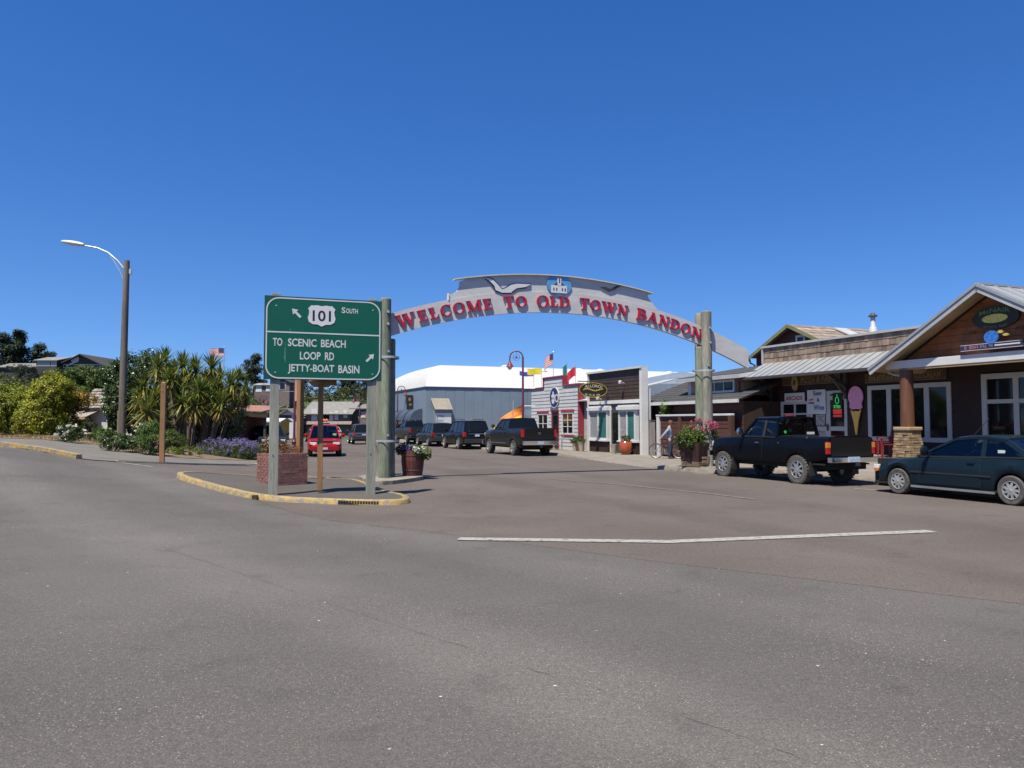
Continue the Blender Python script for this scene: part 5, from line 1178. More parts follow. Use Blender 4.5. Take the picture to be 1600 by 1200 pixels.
# -- 1. old compact pickup
P1 = dict(paint=paintm('navy_black_paint', (.004, .005, .009), .3, .12, .05), W=1.69, r=.385, tw=.27, track=1.46, wheels=(1.60, -1.60), ends=(2.34, -2.68), sill=.52, und=.42, flare=.05,
  plan=[(-2.68, .80), (-2.6, .83), (-1, .845), (1.5, .84), (2.1, .80), (2.34, .70)], belt=[(-2.68, 1.285), (-.78, 1.285), (-.77, 1.24), (.75, 1.25), (.9, 1.26), (1.9, 1.20), (2.25, 1.14), (2.34, 1.02)],
  bot=[(-2.68, .72), (-2.2, .62), (-1.9, .55), (1.9, .55), (2.34, .58)], bed=(-2.62, -.80), cab=[(.78, 1.255), (.22, 1.80), (-.70, 1.80), (-.76, 1.26)], yb=.785, yr=.66, pillars=[(-.18, -.22, .09)], doors=[(-.17, .98)],
  mirror=(.62, 1.34), mmat=M_CHROME, seats=[-.25], lamps=[('tail_lamp', -2.70, -2.62, .72, .835, .84, 1.16, M_TAIL), ('amber_lamp', -2.706, -2.62, .72, .838, 1.0, 1.14, M_AMB), ('head_lamp', 2.24, 2.335, .45, .70, .92, 1.08, M_HEAD)],
  bits=[('tailgate', -2.71, -2.685, -.70, .70, .78, 1.27, paintm('tailgate_black', (.010, .009, .009), .4)), ('rear_bumper', -2.86, -2.70, -.84, .84, .62, .76, M_CHROME), ('number_plate', -2.885, -2.862, -.10, .30, .63, .77, M_PLATE), ('front_bumper', 2.34, 2.46, -.80, .80, .62, .78, M_CHROME), ('tow_hitch', -2.95, -2.75, -.05, .05, .52, .60, M_TRIMB), ('rear_axle', -1.68, -1.52, -.6, .6, .31, .45, M_UNDER), ('muffler', -2.5, -2.0, .2, .45, .42, .58, M_TRIMB), ('grille', 2.33, 2.35, -.42, .42, .88, 1.08, M_TRIMB)],
  style='lug', tyre=M_TYRED, hmat=M_CHROME, moulds=[], cw=.07, glass=M_CGL, roofcrown=.045)
x, y, z = parked(18.2, 16.05)
V = vehicle('pickup_truck', 'old black compact pickup with muddy tyres and chrome bumper parked at the kerb', 'pickup', P1, (x, y, z), AWAY)
for s in (1, -1):
    for wx in (1.12, -2.08): mb = MB(); mb.box(wx - .02, wx + .02, s * .62, s * .86, .25, .62); mb.build('mud_flap', M_TRIMB, V)
mb = MB(); mb.box(-.5, -.3, -.08, .08, 1.855, 1.89); mb.build('roof_lamp', M_TAIL, V, bevel=.01); mb = MB(); mb.box(-.776, -.770, -.58, -.30, 1.33, 1.40); mb.build('sticker', M_GREYP, V); mb = MB(); mb.lathe([(.045, 0), (.045, .006), (.028, .007)], 12, (-.786, .50, 1.40), 'x'); mb.build('round_sticker', mat('sticker_green', (.05, .5, .08), .5), V)
for a in ((-2.0, .85, 1.27), (-.9, .86, 1.1)): mb = MB(); mb.lathe([(.02, 0), (.02, .012)], 8, a, 'y'); mb.build('rivet', M_CHROME, V)

# -- 2. coupe
P2 = dict(paint=paintm('dark_teal_blue_paint', (.008, .018, .028), .25, .18, .08), W=1.70, r=.30, tw=.20, track=1.47, wheels=(1.355, -1.355), ends=(2.20, -2.22), sill=.20, flare=.012, arch=.355,
  plan=[(-2.22, .62), (-2.12, .76), (-1.7, .83), (0, .85), (1.4, .84), (1.9, .78), (2.1, .68), (2.20, .52)], belt=[(-2.22, .80), (-2.15, .93), (-1.5, .965), (-.6, .945), (.5, .91), (.85, .885), (1.4, .80), (1.9, .70), (2.12, .60), (2.20, .52)],
  bot=[(-2.22, .38), (-2.0, .26), (-1.7, .22), (1.7, .22), (2.0, .21), (2.2, .26)], cab=[(.86, .895), (-.02, 1.33), (-1.15, 1.32), (-1.78, .965)], roof=[(-.02, 1.33), (-.3, 1.365), (-.7, 1.375), (-1.15, 1.325)], yb=.765, yr=.56, pillars=[(-.72, -.66, .10)], pmat=None,
  doors=[(-.70, .80)], mirror=(.52, .97), seats=[-.35, -1.2], cw=.16, lamps=[('head_lamp', 2.0, 2.16, .46, .70, .56, .66, M_HEAD), ('side_marker', 1.98, 2.10, .66, .76, .50, .58, M_AMB), ('tail_lamp', -2.2, -2.1, .5, .74, .70, .84, M_TAIL)],
  bits=[('front_bumper', 2.06, 2.24, -.58, .58, .24, .48, M_TRIMB), ('rear_bumper', -2.26, -2.1, -.66, .66, .32, .56, M_TRIMB), ('number_plate', 2.243, 2.25, -.15, .15, .34, .46, M_PLATE)],
  moulds=[(-.95, 1.0, .53, .565, M_TRIMB), (-1.0, 1.0, .19, .24, mat('grey_skirt', (.20, .205, .21), .6, var=.1))], style='cap', rim=M_HUBCAP, tyre=mat('old_tyre', (.085, .08, .075), .9, var=.3, scale=12), glass=tinted('coupe_glass', (.34, .40, .40)), hdrop=.13, roofcrown=.03, pw=.05)
P2['pmat'] = P2['paint']
x, y, z = parked(12.0, 16.06)
V = vehicle('coupe_car', 'dark teal two door coupe with silver hubcaps parked behind the black pickup', 'car', P2, (x, y, z), AWAY)
mb = MB(); mb.box(-1.15, -1.0, .66, .675, 1.02, 1.10); mb.build('window_sticker', mat('sticker_pale', (.55, .65, .62), .5), V)
mb = MB(); mb.tube([(1.0, -.70, .92), (.2, -.74, 1.75)], .006, 5); mb.build('aerial', M_GUT, V)

# -- 3. big crew-cab pickup
def pickup_spec(paint_, sc=1, tail=M_TAIL):
    return dict(paint=paint_, W=2.0, r=.41, tw=.29, track=1.72, wheels=(1.80, -1.78), ends=(2.85, -3.0), sill=.46, flare=.03, plan=[(-3.0, .96), (-2.9, .99), (1.5, 1.0), (2.4, .97), (2.75, .88), (2.85, .74)],
     belt=[(-3.0, 1.42), (-.92, 1.42), (-.91, 1.36), (1.0, 1.36), (1.2, 1.36), (2.4, 1.27), (2.75, 1.18), (2.85, 1.05)], bot=[(-3.0, .62), (-2.3, .5), (2.4, .48), (2.85, .5)], bed=(-2.94, -.95),
     cab=[(1.05, 1.38), (.38, 1.92), (-.80, 1.93), (-.90, 1.40)], yb=.90, yr=.72, pillars=[(.02, -.05, .12)], doors=[(.0, 1.1), (-.86, -.03)], mirror=(.82, 1.48), mmat=M_TRIMB, cw=.10,
     lamps=[('tail_lamp', -3.02, -2.9, .84, .985, .98, 1.36, tail), ('head_lamp', 2.7, 2.83, .55, .86, .98, 1.15, M_HEAD)],
     bits=[('tailgate', -3.03, -3.005, -.83, .83, .88, 1.41, paint_), ('rear_bumper', -3.2, -3.02, -.97, .97, .58, .80, M_CHROME), ('number_plate', -3.225, -3.202, -.16, .16, .61, .76, M_PLATE), ('tail_badge', -3.045, -3.032, -.07, .07, 1.12, 1.24, M_CHROME), ('front_bumper', 2.84, 3.0, -.95, .95, .5, .74, M_CHROME), ('rear_axle', -1.9, -1.68, -.7, .7, .3, .48, M_UNDER), ('tow_hitch', -3.3, -3.1, -.05, .05, .46, .55, M_TRIMB)],
     style='five', rim=M_ALLOY, glass=M_CGLD, moulds=[(-.9, 1.3, .62, .66, M_CHROME)])
x, y, z = parked(39.1, 16.25)
vehicle('pickup_truck', 'large dark pickup with chrome wheels parked before the white stepped shop', 'pickup', pickup_spec(paintm('black_brown_paint', (.016, .016, .018), .22)), (x, y, z), AWAY)
# -- 4. big suv, 5. minivan, 6. farther pickup
def suv_spec(paint_, L=5.2, W=2.0, H=1.9, r_=.40):
    h = L / 2
    return dict(paint=paint_, W=W, r=r_, tw=.26, track=W - .3, wheels=(h - .95, -h + 1.15), ends=(h, -h), sill=.36, flare=.03, plan=[(-h, W / 2 - .16), (-h + .12, W / 2 - .05), (0, W / 2), (h - .6, W / 2 - .05), (h - .15, W / 2 - .16), (h, W / 2 - .34)],
     belt=[(-h, H * .50), (-h + .05, H * .58), (-h + .2, H * .60), (.9, H * .575), (1.1, H * .57), (h - .5, H * .53), (h - .1, H * .46), (h, H * .40)], bot=[(-h, .45), (-h + .4, .38), (h - .4, .36), (h, .4)],
     cab=[(1.0, H * .585), (.35, H - .05), (-h + .38, H - .06), (-h + .10, H * .61)], roof=[(.35, H - .05), (-.5, H), (-h + 1, H), (-h + .36, H - .05)], yb=W / 2 - .10, yr=W / 2 - .27, pillars=[(.1, .02, .12), (-.85, -.9, .12), (-h + 1.0, -h + .95, .10)], doors=[(.08, 1.05), (-.86, .04)],
     mirror=(.8, H * .63), lamps=[('tail_lamp', -h - .012, -h + .18, W / 2 - .22, W / 2 - .045, H * .44, H * .60, M_TAIL), ('head_lamp', h - .25, h - .02, W / 2 - .48, W / 2 - .2, H * .38, H * .46, M_HEAD)],
     bits=[('rear_bumper', -h - .10, -h + .08, -W / 2 + .12, W / 2 - .12, .42, .70, M_TRIMB), ('number_plate', -h - .03, -h - .002, -.16, .16, H * .45, H * .52, M_PLATE), ('trim_strip', -h - .03, -h - .002, -.6, .6, H * .535, H * .555, M_CHROME), ('front_bumper', h - .08, h + .06, -W / 2 + .3, W / 2 - .3, .38, .62, M_TRIMB), ('muffler', -h + .2, -h + .5, -.6, -.3, .3, .42, M_TRIMB)], cw=.12, style='six', rim=M_ALLOY, glass=M_CGLD, sm=45)
x, y, z = parked(50.3, 17.0)
V = vehicle('large_suv', 'black large sport utility vehicle parked second behind the chrome wheeled pickup', 'suv', suv_spec(paintm('black_paint', (.008, .009, .013), .2)), (x, y, z), AWAY)
for s in (1, -1): mb = MB(); mb.tube([(.3, s * .68, 1.95), (.2, s * .68, 2.0), (-1.9, s * .68, 2.0), (-2.0, s * .68, 1.94)], .02, 6); mb.build('roof_bar', M_TRIMB, V)
x, y, z = parked(57.6, 17.0)
vehicle('minivan', 'dark grey minivan parked between the black suv and far pickup', 'minivan', suv_spec(paintm('grey_paint', (.03, .034, .042), .25), 5.0, 1.96, 1.76, .34), (x, y, z), AWAY)
x, y, z = parked(65.2, 17.2)
vehicle('pickup_truck', 'dark grey pickup parked farthest along the kerb by the blue awnings', 'pickup', pickup_spec(paintm('charcoal_paint', (.028, .028, .032), .3)), (x, y, z), AWAY)
# -- red minivan facing the camera
P5 = suv_spec(paintm('red_paint', (.33, .010, .016), .25), 4.9, 1.90, 1.72, .33)
P5['belt'] = [(-2.45, .86), (-2.3, 1.0), (.9, .98), (1.2, .98), (1.9, .86), (2.3, .74), (2.45, .62)]; P5['cab'] = [(1.30, 1.0), (.35, 1.66), (-2.1, 1.66), (-2.35, 1.02)]; P5['roof'] = [(.35, 1.66), (-.5, 1.71), (-1.5, 1.71), (-2.1, 1.66)]; P5['glass'] = tinted('van_glass', (.12, .15, .16)); P5['seats'] = [.1]
P5['lamps'] = [('head_lamp', 2.10, 2.36, .44, .80, .66, .80, M_HEAD), ('tail_lamp', -2.46, -2.3, .72, .88, .8, 1.2, M_TAIL), ('amber_lamp', 2.12, 2.38, .78, .845, .68, .78, M_AMB)]
P5['bits'] = [('grille', 2.30, 2.42, -.36, .36, .60, .72, M_TRIMB), ('grille_badge', 2.41, 2.44, -.10, .10, .62, .71, M_CHROME), ('front_bumper', 2.36, 2.54, -.76, .76, .34, .56, P5['paint']), ('number_plate', 2.542, 2.55, -.16, .16, .40, .52, M_PLATE), ('air_intake', 2.541, 2.547, -.5, .5, .26, .33, M_UNDER), ('dashboard', 1.0, 1.25, -.7, .7, .95, 1.03, M_SEAT)]
cxy = ((G(487, 713)[0] + G(537, 713)[0]) / 2, (G(487, 713)[1] + G(537, 713)[1]) / 2); ss, tt_ = st(*cxy)
x, y = xy(ss + 1.5, tt_ + .05)
V = vehicle('minivan', 'red minivan facing the camera behind the brick planter', 'minivan', P5, (x, y, zg(x, y) + .006), AWAY + math.pi - R(8)); V.scale = (.94, .92, .94)
mb = MB(); mb.box(1.02, 1.12, .45, .65, 1.05, 1.25); mb.build('windscreen_paper', mat('paper_green', (.35, .5, .25), .7), V)
# -- traffic and parked cars farther along
def sedan_spec(paint_, L=4.6, W=1.8):
    h = L / 2
    return dict(paint=paint_, W=W, r=.32, tw=.21, track=W - .24, wheels=(h - .9, -h + 1.0), ends=(h, -h), sill=.24, plan=[(-h, W / 2 - .26), (-h + .15, W / 2 - .08), (0, W / 2), (h - .5, W / 2 - .06), (h - .1, W / 2 - .2), (h, W / 2 - .36)],
     belt=[(-h, .82), (-h + .08, .98), (-h + .7, 1.0), (.6, .95), (.9, .93), (h - .5, .82), (h - .08, .68), (h, .55)], bot=[(-h, .4), (-h + .3, .26), (h - .3, .24), (h, .3)], cab=[(1.0, .95), (.25, 1.42), (-.95, 1.42), (-h + .55, 1.01)], roof=[(.25, 1.42), (-.2, 1.45), (-.6, 1.45), (-.95, 1.42)], yb=W / 2 - .09, yr=W / 2 - .28,
     pillars=[(-.15, -.2, .1)], doors=[(-.12, .85), (-.95, -.15)], lamps=[('tail_lamp', -h - .01, -h + .15, W / 2 - .5, W / 2 - .12, .74, .90, M_TAIL), ('head_lamp', h - .22, h - .02, W / 2 - .55, W / 2 - .2, .58, .70, M_HEAD)],
     bits=[('rear_bumper', -h - .08, -h + .1, -W / 2 + .2, W / 2 - .2, .36, .6, paint_), ('number_plate', -h - .03, -h - .002, -.16, .16, .68, .78, M_PLATE), ('front_bumper', h - .1, h + .05, -W / 2 + .36, W / 2 - .36, .26, .5, paint_), ('grille', h - .04, h + .02, -.4, .4, .5, .6, M_TRIMB)], style='five', glass=M_CGLD, cw=.10)
def at_px(px, py): x, y = G(px, py); return x, y, zg(x, y) + .006
x, y = xy(66.5, 13.0)
vehicle('crossover_suv', 'slate grey crossover driving away beyond the red minivan', 'suv', suv_spec(paintm('slate_paint', (.05, .06, .085), .25), 4.6, 1.85, 1.68, .36), (x, y, zg(x, y) + .006), AWAY - R(4))
x, y = xy(92, 14.6); vehicle('sedan_car', 'pale silver sedan far up the street beside the crossover', 'car', sedan_spec(paintm('silver_paint', (.42, .46, .46), .3)), (x, y, zg(x, y) + .006), AWAY)
x, y = xy(76, 10.6); vehicle('sedan_car', 'black sedan half hidden behind the red minivan roof', 'car', sedan_spec(paintm('jet_paint', (.012, .012, .015), .25)), (x, y, zg(x, y) + .006), AWAY)
x, y = xy(52.5, 4.4); vehicle('parked_hatchback', 'dark blue grey car parked left of the red minivan', 'car', suv_spec(paintm('ink_paint', (.02, .028, .042), .25), 4.4, 1.8, 1.6, .33), (x, y, zg(x, y) + .006), AWAY + math.pi)
x, y = xy(60.5, 3.9); vehicle('sedan_car', 'white car parked behind the dark car by the lamp post', 'car', sedan_spec(paintm('white_car_paint', (.62, .64, .66), .3)), (x, y, zg(x, y) + .006), AWAY + math.pi)
x, y, z = at_px(401, 690); vehicle('sedan_car', 'bright red car parked beyond the lavender near the yellow kiosk', 'car', sedan_spec(paintm('bright_red_paint', (.5, .02, .02), .25)), (x - 3.5, y + 12, zg(x, y)), R(160))
# ================================================================ lamps, flags, planters, furniture
M_MAROON = mat('maroon_lamp_paint', (.12, .022, .06), .45, var=.15); M_GLOBE = mat('lamp_globe', (.75, .72, .70), .3, var=0)
M_OLDWOOD = mat('utility_pole', (.15, .13, .115), .9, var=.35, scale=3, streak=.08, bump=.5)
def RTP(px, py, t): d = ray(px, py); k = t / (d[0] * CT + d[1] * SN); return (k * (-d[0] * SN + d[1] * CT), CAM_H + k * d[2])
def RYP(px, py, Y): d = ray(px, py); k = Y / d[1]; return (k * d[0], CAM_H + k * d[2])
# cobra-head street light on a timber pole
bx, by = G(190, 690, .1); bz = zg(bx, by)
o = thing('street_light', 'tall timber utility pole with a curved arm and cobra head lamp on the left', 'street light', (bx, by, bz))
mb = MB(); mb.tube([(0, 0, -.1), (0, 0, 4), (.03, 0, 9.55)], [.195, .175, .15], 14); mb.build('pole', M_OLDWOOD, o, smooth=50)
arm = [(-.12, 0, 9.15), (-.45, 0, 9.55), (-.95, 0, 9.97), (-1.5, 0, 10.22), (-2.25, 0, 10.36)]
mb = MB(); mb.tube(arm, [.045, .045, .04, .035, .035], 8); mb.tube([(-.15, 0, 8.6), (-.32, 0, 9.0), (-.62, 0, 9.5), (-.95, 0, 9.95)], .022, 6); mb.build('arm', M_GALV, o, smooth=50)
mb = MB(); rws = []
for k in range(9):
    f_ = k / 8; x = -2.2 - 1.15 * f_; w2 = .10 + .13 * math.sin(math.pi * min(1, f_ * .75 + .12)); h = .06 + .09 * math.sin(math.pi * min(1, f_ * .8 + .1)); zc = 10.37 + .17 * f_
    rws.append([(x, w2 * math.cos(2 * math.pi * j / 12), zc + h * math.sin(2 * math.pi * j / 12) * (1 if j < 7 else .7)) for j in range(12)])
mb.grid(rws, closed=True); mb.add(rws[0], [tuple(range(12))]); mb.add(rws[-1], [tuple(range(12))]); mb.build('lamp_head', mat('lamp_casing', (.62, .63, .62), .45, var=.08), o, smooth=60)
mb = MB(); mb.tube([(.2, 0, 9.1), (.30, 0, 8.95), (.28, 0, 8.5)], .012, 5); mb.box(.18, .30, -.05, .05, 8.85, 9.1); mb.build('cable_box', M_GALV, o)
mb = MB(); mb.box(-.225, -.19, -.05, .05, .5, 1.7); mb.build('conduit', mat('conduit_tan', (.30, .24, .12), .7), o)
# maroon crook lamp posts
def crook(label, x, y, z, h, rz=0, simple=False):
    o = thing('crook_lamp_post', label, 'lamp post', (x, y, z), rz, 'maroon crook lamp posts')
    R_ = .40; mb = MB(); mb.tube([(0, 0, 0), (0, 0, h - R_)] + [(-R_ + R_ * math.cos(R(a)), 0, h - R_ + R_ * math.sin(R(a))) for a in range(15, 181, 15)] + [(-2 * R_, 0, h - R_ - .22)], [.085, .06] + [.042] * 13, 10); mb.build('post', M_MAROON, o, smooth=50)
    mb = MB(); mb.lathe([(.20, 0), (.20, .12), (.15, .18), (.14, .55), (.17, .60), (.10, .70), (.085, .9)], 14); mb.build('base', M_MAROON, o, smooth=40)
    zz = h - R_ - .22; mb = MB(); mb.lathe([(.05, zz + .04), (.07, zz - .05), (.22, zz - .32), (.23, zz - .36)], 14, (-2 * R_, 0, 0)); mb.build('shade', mat('shade_maroon', (.22, .03, .05), .4), o, smooth=50)
    mb = MB(); mb.lathe([(.15, zz - .34), (.14, zz - .42), (.08, zz - .5), (.001, zz - .54)], 12, (-2 * R_, 0, 0)); mb.build('globe', M_GLOBE, o, smooth=60)
    mb = MB(); mb.tube([(-R_ + .2 * math.cos(R(a)), 0, h - R_ + .02 + .2 * math.sin(R(a))) for a in range(0, 361, 24)], .012, 5, cap=False); mb.tube([(-R_ * 2, 0, h - R_ + .02), (0, 0, h - R_ + .02)], .010, 5); mb.tube([(-R_, 0, h), (-R_, 0, h - .2)], .010, 5)
    mb.prism([(-R_ - .09, h - R_ - .06), (-R_ + .09, h - R_ - .06), (-R_ + .04, h - R_ + .06), (-R_, h - R_ + .14), (-R_ - .04, h - R_ + .06)], lambda a, b, c: (a, c, b), -.008, .008); mb.build('ring_emblem', M_GUT, o)
    for zz in (h * .62, h * .44):
        if not simple: mb = MB(); mb.tube([(0, 0, zz), (.75, 0, zz)], .015, 5); mb.build('banner_arm', M_GALV, o)
    return o
x, y = xy(43.2, 18.35); crook('maroon crook lamp post rising beside the white stepped shop', x, y, zwalk(43.2, 18.35), 6.0)
x, y = G(459.5, 705); crook('maroon crook lamp post standing behind the brick planter', x, y, zg(x, y), 6.0, R(200))
x, y = RYP(621, 660, 82)[0], 82; crook('slim crook lamp post at the near corner of the blue warehouse', x, y, zg(x, y), 5.8, R(180), True)
x, y = RYP(406, 660, 96)[0], 96; crook('distant crook lamp post above the dark kiosk roof', x, y, zg(x, y), 5.4, R(180), True)
x, y = RYP(562, 660, 98)[0], 98; crook('distant crook lamp post in front of the grey motel', x, y, zg(x, y), 5.6, R(0), True)
# flags
def flag_cloth(root, name, w_, h, z, m, dirx, n=10, amp=.10, droop=.0, seed=0, stripes=None, y0=0):
    rn = random.Random(seed); ph = rn.uniform(0, 6)
    P = lambda u, v: (dirx * u * w_ * (1 - .12 * droop), amp * math.sin(u * 5 + ph) * u, z - h * v - droop * u * u * h + .04 * math.sin(u * 6 + ph) * u)
    if not stripes:
        mb = MB(); mb.grid([[P(i / n, j / 5) for i in range(n + 1)] for j in range(6)]); return mb.build(name, m, root, smooth=70)
    for k in range(13):
        mb = MB(); mb.grid([[P(i / n, j / 13) for i in range(n + 1)] for j in (k, k + 1)]); mb.build('red_stripe' if k % 2 == 0 else 'white_stripe', stripes[k % 2], root, smooth=70)
    mb = MB(); mb.grid([[(a, b - .012, c) for a, b, c in [P(.42 * i / 5, 7 / 13 * j / 4) for i in range(6)]] for j in range(5)]); mb.grid([[(a, b + .012, c) for a, b, c in [P(.42 * i / 5, 7 / 13 * j / 4) for i in range(6)]] for j in range(5)]); mb.build('canton', M_NAVYF, root, smooth=70)
M_NAVYF = mat('flag_navy', (.03, .04, .14), .8, var=.08); M_FRED = mat('flag_red', (.50, .05, .06), .8, var=.08); M_FWH = mat('flag_white', (.72, .70, .70), .8, var=.05)
def flag(name, label, x, y, z0, z1, w_, h, m=None, stars=False, dirx=-1, droop=0, seed=0, rz=0, pr=.03, group=None):
    o = thing(name, label, 'flag', (x, y, z0), rz, group); mb = MB(); mb.tube([(0, 0, 0), (0, 0, z1 - z0)], pr, 8); mb.lathe([(.001, .0), (pr * 2, .05), (.001, .12)], 8, (0, 0, z1 - z0)); mb.build('pole', M_GALV, o, smooth=50)
    flag_cloth(o, 'cloth', w_, h, z1 - z0 - .05, m, dirx, droop=droop, seed=seed, stripes=(M_FRED, M_FWH) if stars else None)
    return o
x, zt2 = RYP(350.5, 543, 62); flag('american_flag', 'american flag flying on a pole above the spiky plants', x, 62, zg(x, 62), zt2, 1.15, .72, stars=True, seed=2)
s_, zt2 = RTP(864.5, 551, 21.4); x, y = xy(s_, 21.4); flag('american_flag', 'american flag hanging over the white stepped shop roof', x, y, 3.3, zt2, .62, .75, stars=True, droop=.55, seed=5, pr=.02)
for px, pt, pb, w_, h, m, dx, dr, lb, sd_ in ((846, 574, 606, .95, .42, mat('flag_yellow', (.75, .62, .02), .7, var=.1), -1, .12, 'yellow flag flying at the left of the white stepped shop', 1), (834, 580, 608, .95, .30, mat('flag_blue', (.02, .07, .42), .7, var=.1), -1, -.1, 'blue flag flying in front of the white warehouse roof', 3),
        (886, 568, 598, .28, .75, mat('flag_teal', (.02, .22, .24), .7, var=.1), -1, .3, 'teal pennant drooping above the white stepped shop', 4), (899.5, 572, 602, .55, .55, mat('flag_crimson', (.62, .02, .05), .7, var=.1), -1, .75, 'bright red flag drooping beside the brown false front', 8)):
    s_, zt2 = RTP(px, pt, 21.0); x, y = xy(s_, 21.0); flag('shop_flag', lb, x, y, 3.2, zt2, w_, h, m, False, dx, dr, sd_, pr=.014, group='coloured shop flags')
# orange and yellow fabric banner behind the pickup
s_, t_ = 45.6, 18.6; x, y = xy(s_, t_); o = thing('fabric_banner', 'billowing orange and yellow fabric banner behind the large dark pickup', 'banner', (x, y, zwalk(s_, t_)))
mb = MB(); mb.tube([(0, 0, 0), (.05, 0, 2.4)], .02, 6); mb.build('pole', M_GALV, o)
F_ = lambda u, v: (-1.15 + 1.95 * u, .12 * math.sin(u * 7 + v * 3), 1.35 + 1.05 * u * (1 - .2 * u) + (v - .5) * (.45 + .6 * u) + .05 * math.sin(v * 20))
mb = MB(); mb.grid([[F_(u / 14, v / 10) for u in range(15)] for v in range(0, 6)]); mb.build('yellow_cloth', mat('cloth_yellow', (.75, .48, .03), .7, var=.1), o, smooth=70)
mb = MB(); mb.grid([[F_(u / 14, v / 10) for u in range(3, 15)] for v in range(5, 12)]); mb.build('orange_cloth', mat('cloth_orange', (.75, .22, .03), .7, var=.1), o, smooth=70)

# brick planter
M_BRICK = mat('brick', (.25, .10, .072), .85, var=.25, scale=8, isl=.3, bump=.4); M_MORT = mat('brick_mortar', (.48, .42, .38), .95, var=.2)
cx, cy = -6.0, 19.3; o = thing('brick_planter', 'square red brick planter with a dry shrub on the traffic island', 'planter', (cx, cy, zg(cx, cy) + .10), R(40))
PW, PL, PHT = .95, 1.0, .80
mb = MB(); mb.box(.012, PW - .012, .012, PL - .012, -.03, PHT - .03); mb.build('core', M_MORT, o)
mb = MB(); mb.box(.12, PW - .12, .12, PL - .12, PHT - .04, PHT - .02); mb.build('soil', M_SOIL, o)
rows_ = 11; bh = PHT / rows_
for r_ in range(rows_):
    for side, ln in ((0, PW), (1, PL), (2, PW), (3, PL)):
        n = 4; step = ln / n; off = (r_ % 2) * step / 2
        for k in range(-1, n + 1):
            a, b = max(0, k * step + off), min(ln, (k + 1) * step + off)
            if b - a < .05: continue
            a += .010; b -= .010; z0, z1 = r_ * bh + .009, (r_ + 1) * bh - .009; e = random.uniform(-.002, .005); mb = MB()
            if side == 0: mb.box(a, b, -e, .1, z0, z1)
            elif side == 1: mb.box(PW - .1, PW + e, a, b, z0, z1)
            elif side == 2: mb.box(a, b, PL - .1, PL + e, z0, z1)
            else: mb.box(-e, .1, a, b, z0, z1)
            mb.build('brick', M_BRICK, o)
# barrel planter by the left arch posts
M_STAVE = mat('barrel_stave', (.105, .022, .018), .6, var=.25, scale=5, isl=.2, streak=.15)
x, y = -2.95, 22.9; o = thing('barrel_planter', 'dark red barrel planter with purple and white flowers by the left arch poles', 'planter', (x, y, zg(x, y) + .115))
for k in range(22):
    a0, a1 = 2 * math.pi * k / 22 + .012, 2 * math.pi * (k + 1) / 22 - .012; mb = MB(); rws = []
    for z, rr_ in ((0, .285), (.25, .32), (.45, .34), (.74, .325)): rws.append([(rr_ * math.cos(a), rr_ * math.sin(a), z) for a in (a0, a1)] + [((rr_ - .03) * math.cos(a), (rr_ - .03) * math.sin(a), z) for a in (a1, a0)])
    mb.grid(rws, closed=True); mb.add(rws[-1], [(0, 1, 2, 3)]); mb.build('stave', M_STAVE, o)
for z, rr_ in ((.14, .312), (.58, .342)): mb = MB(); mb.lathe([(rr_, z), (rr_ + .004, z + .02), (rr_, z + .04)], 24); mb.build('hoop', M_GUT, o)
mb = MB(); mb.lathe([(.30, .66), (.001, .70)], 16); mb.build('soil', M_SOIL, o)
# square planter at the right posts
sP, tP = 21.75, 15.95; x, y = xy(22.02, 15.83); o = thing('wooden_planter', 'dark brown wooden tub planter with pink flowers by the right arch poles', 'planter', (x, y, .19), TH + R(14))
pk = lambda z: .36 + .10 * z / .8
for side in range(4):
    ca, sa = math.cos(side * math.pi / 2), math.sin(side * math.pi / 2)
    for k in range(6):
        mb = MB(); P_ = []
        for z in (.03, .8):
            w2 = pk(z); a0, a1 = -w2 + 2 * w2 * k / 6 + .006, -w2 + 2 * w2 * (k + 1) / 6 - .006
            for a, d in ((a0, w2), (a1, w2), (a1, w2 - .03), (a0, w2 - .03)): P_.append((a * ca - (-d) * sa, a * sa + (-d) * ca, z))
        mb.add(P_, [(0, 1, 2, 3), (4, 5, 6, 7), (0, 1, 5, 4), (1, 2, 6, 5), (2, 3, 7, 6), (3, 0, 4, 7)]); mb.build('stave', mat('planter_wood', (.050, .018, .012), .7, var=.3, scale=5, isl=.2), o)
mb = MB(); mb.box(-.38, .38, -.38, .38, .0, .70); mb.build('soil', M_SOIL, o)
mb = MB(); [mb.box(-.27, .27, -.455 - .002 * k, -.435, .14 + k * .12, .22 + k * .12) for k in range(2)]; mb.build('name_slat', mat('slat_pale', (.26, .18, .13), .8, var=.2), o)
# clay pots before the restaurant
def pot(label, s, t, prof, m, name='clay_pot'):
    x, y = xy(s, t); o = thing(name, label, 'pot', (x, y, zwalk(s, t)), 0, 'pots along the shop fronts'); mb = MB(); mb.lathe(prof, 20); mb.build('body', m, o, smooth=50)
    mb = MB(); mb.lathe([(prof[-1][0] * .92, prof[-1][1] - .03), (.001, prof[-1][1] - .02)], 14); mb.build('soil', M_SOIL, o); return o
M_GLAZE = mat('red_glaze', (.36, .075, .022), .18, var=.15, scale=6, spec=.6); M_CLAY = mat('pale_clay', (.40, .34, .26), .8, var=.15); M_TERR = mat('terracotta', (.38, .12, .055), .7, var=.15)
pot_profile = [(.20, 0), (.30, .15), (.34, .36), (.30, .58), (.24, .66), (.26, .69)]
pot('large round red glazed pot beside the white corner board', 33.75, 19.95, pot_profile, M_GLAZE, 'glazed_pot')
small = [(.11, 0), (.15, .30), (.18, .42), (.19, .46)]
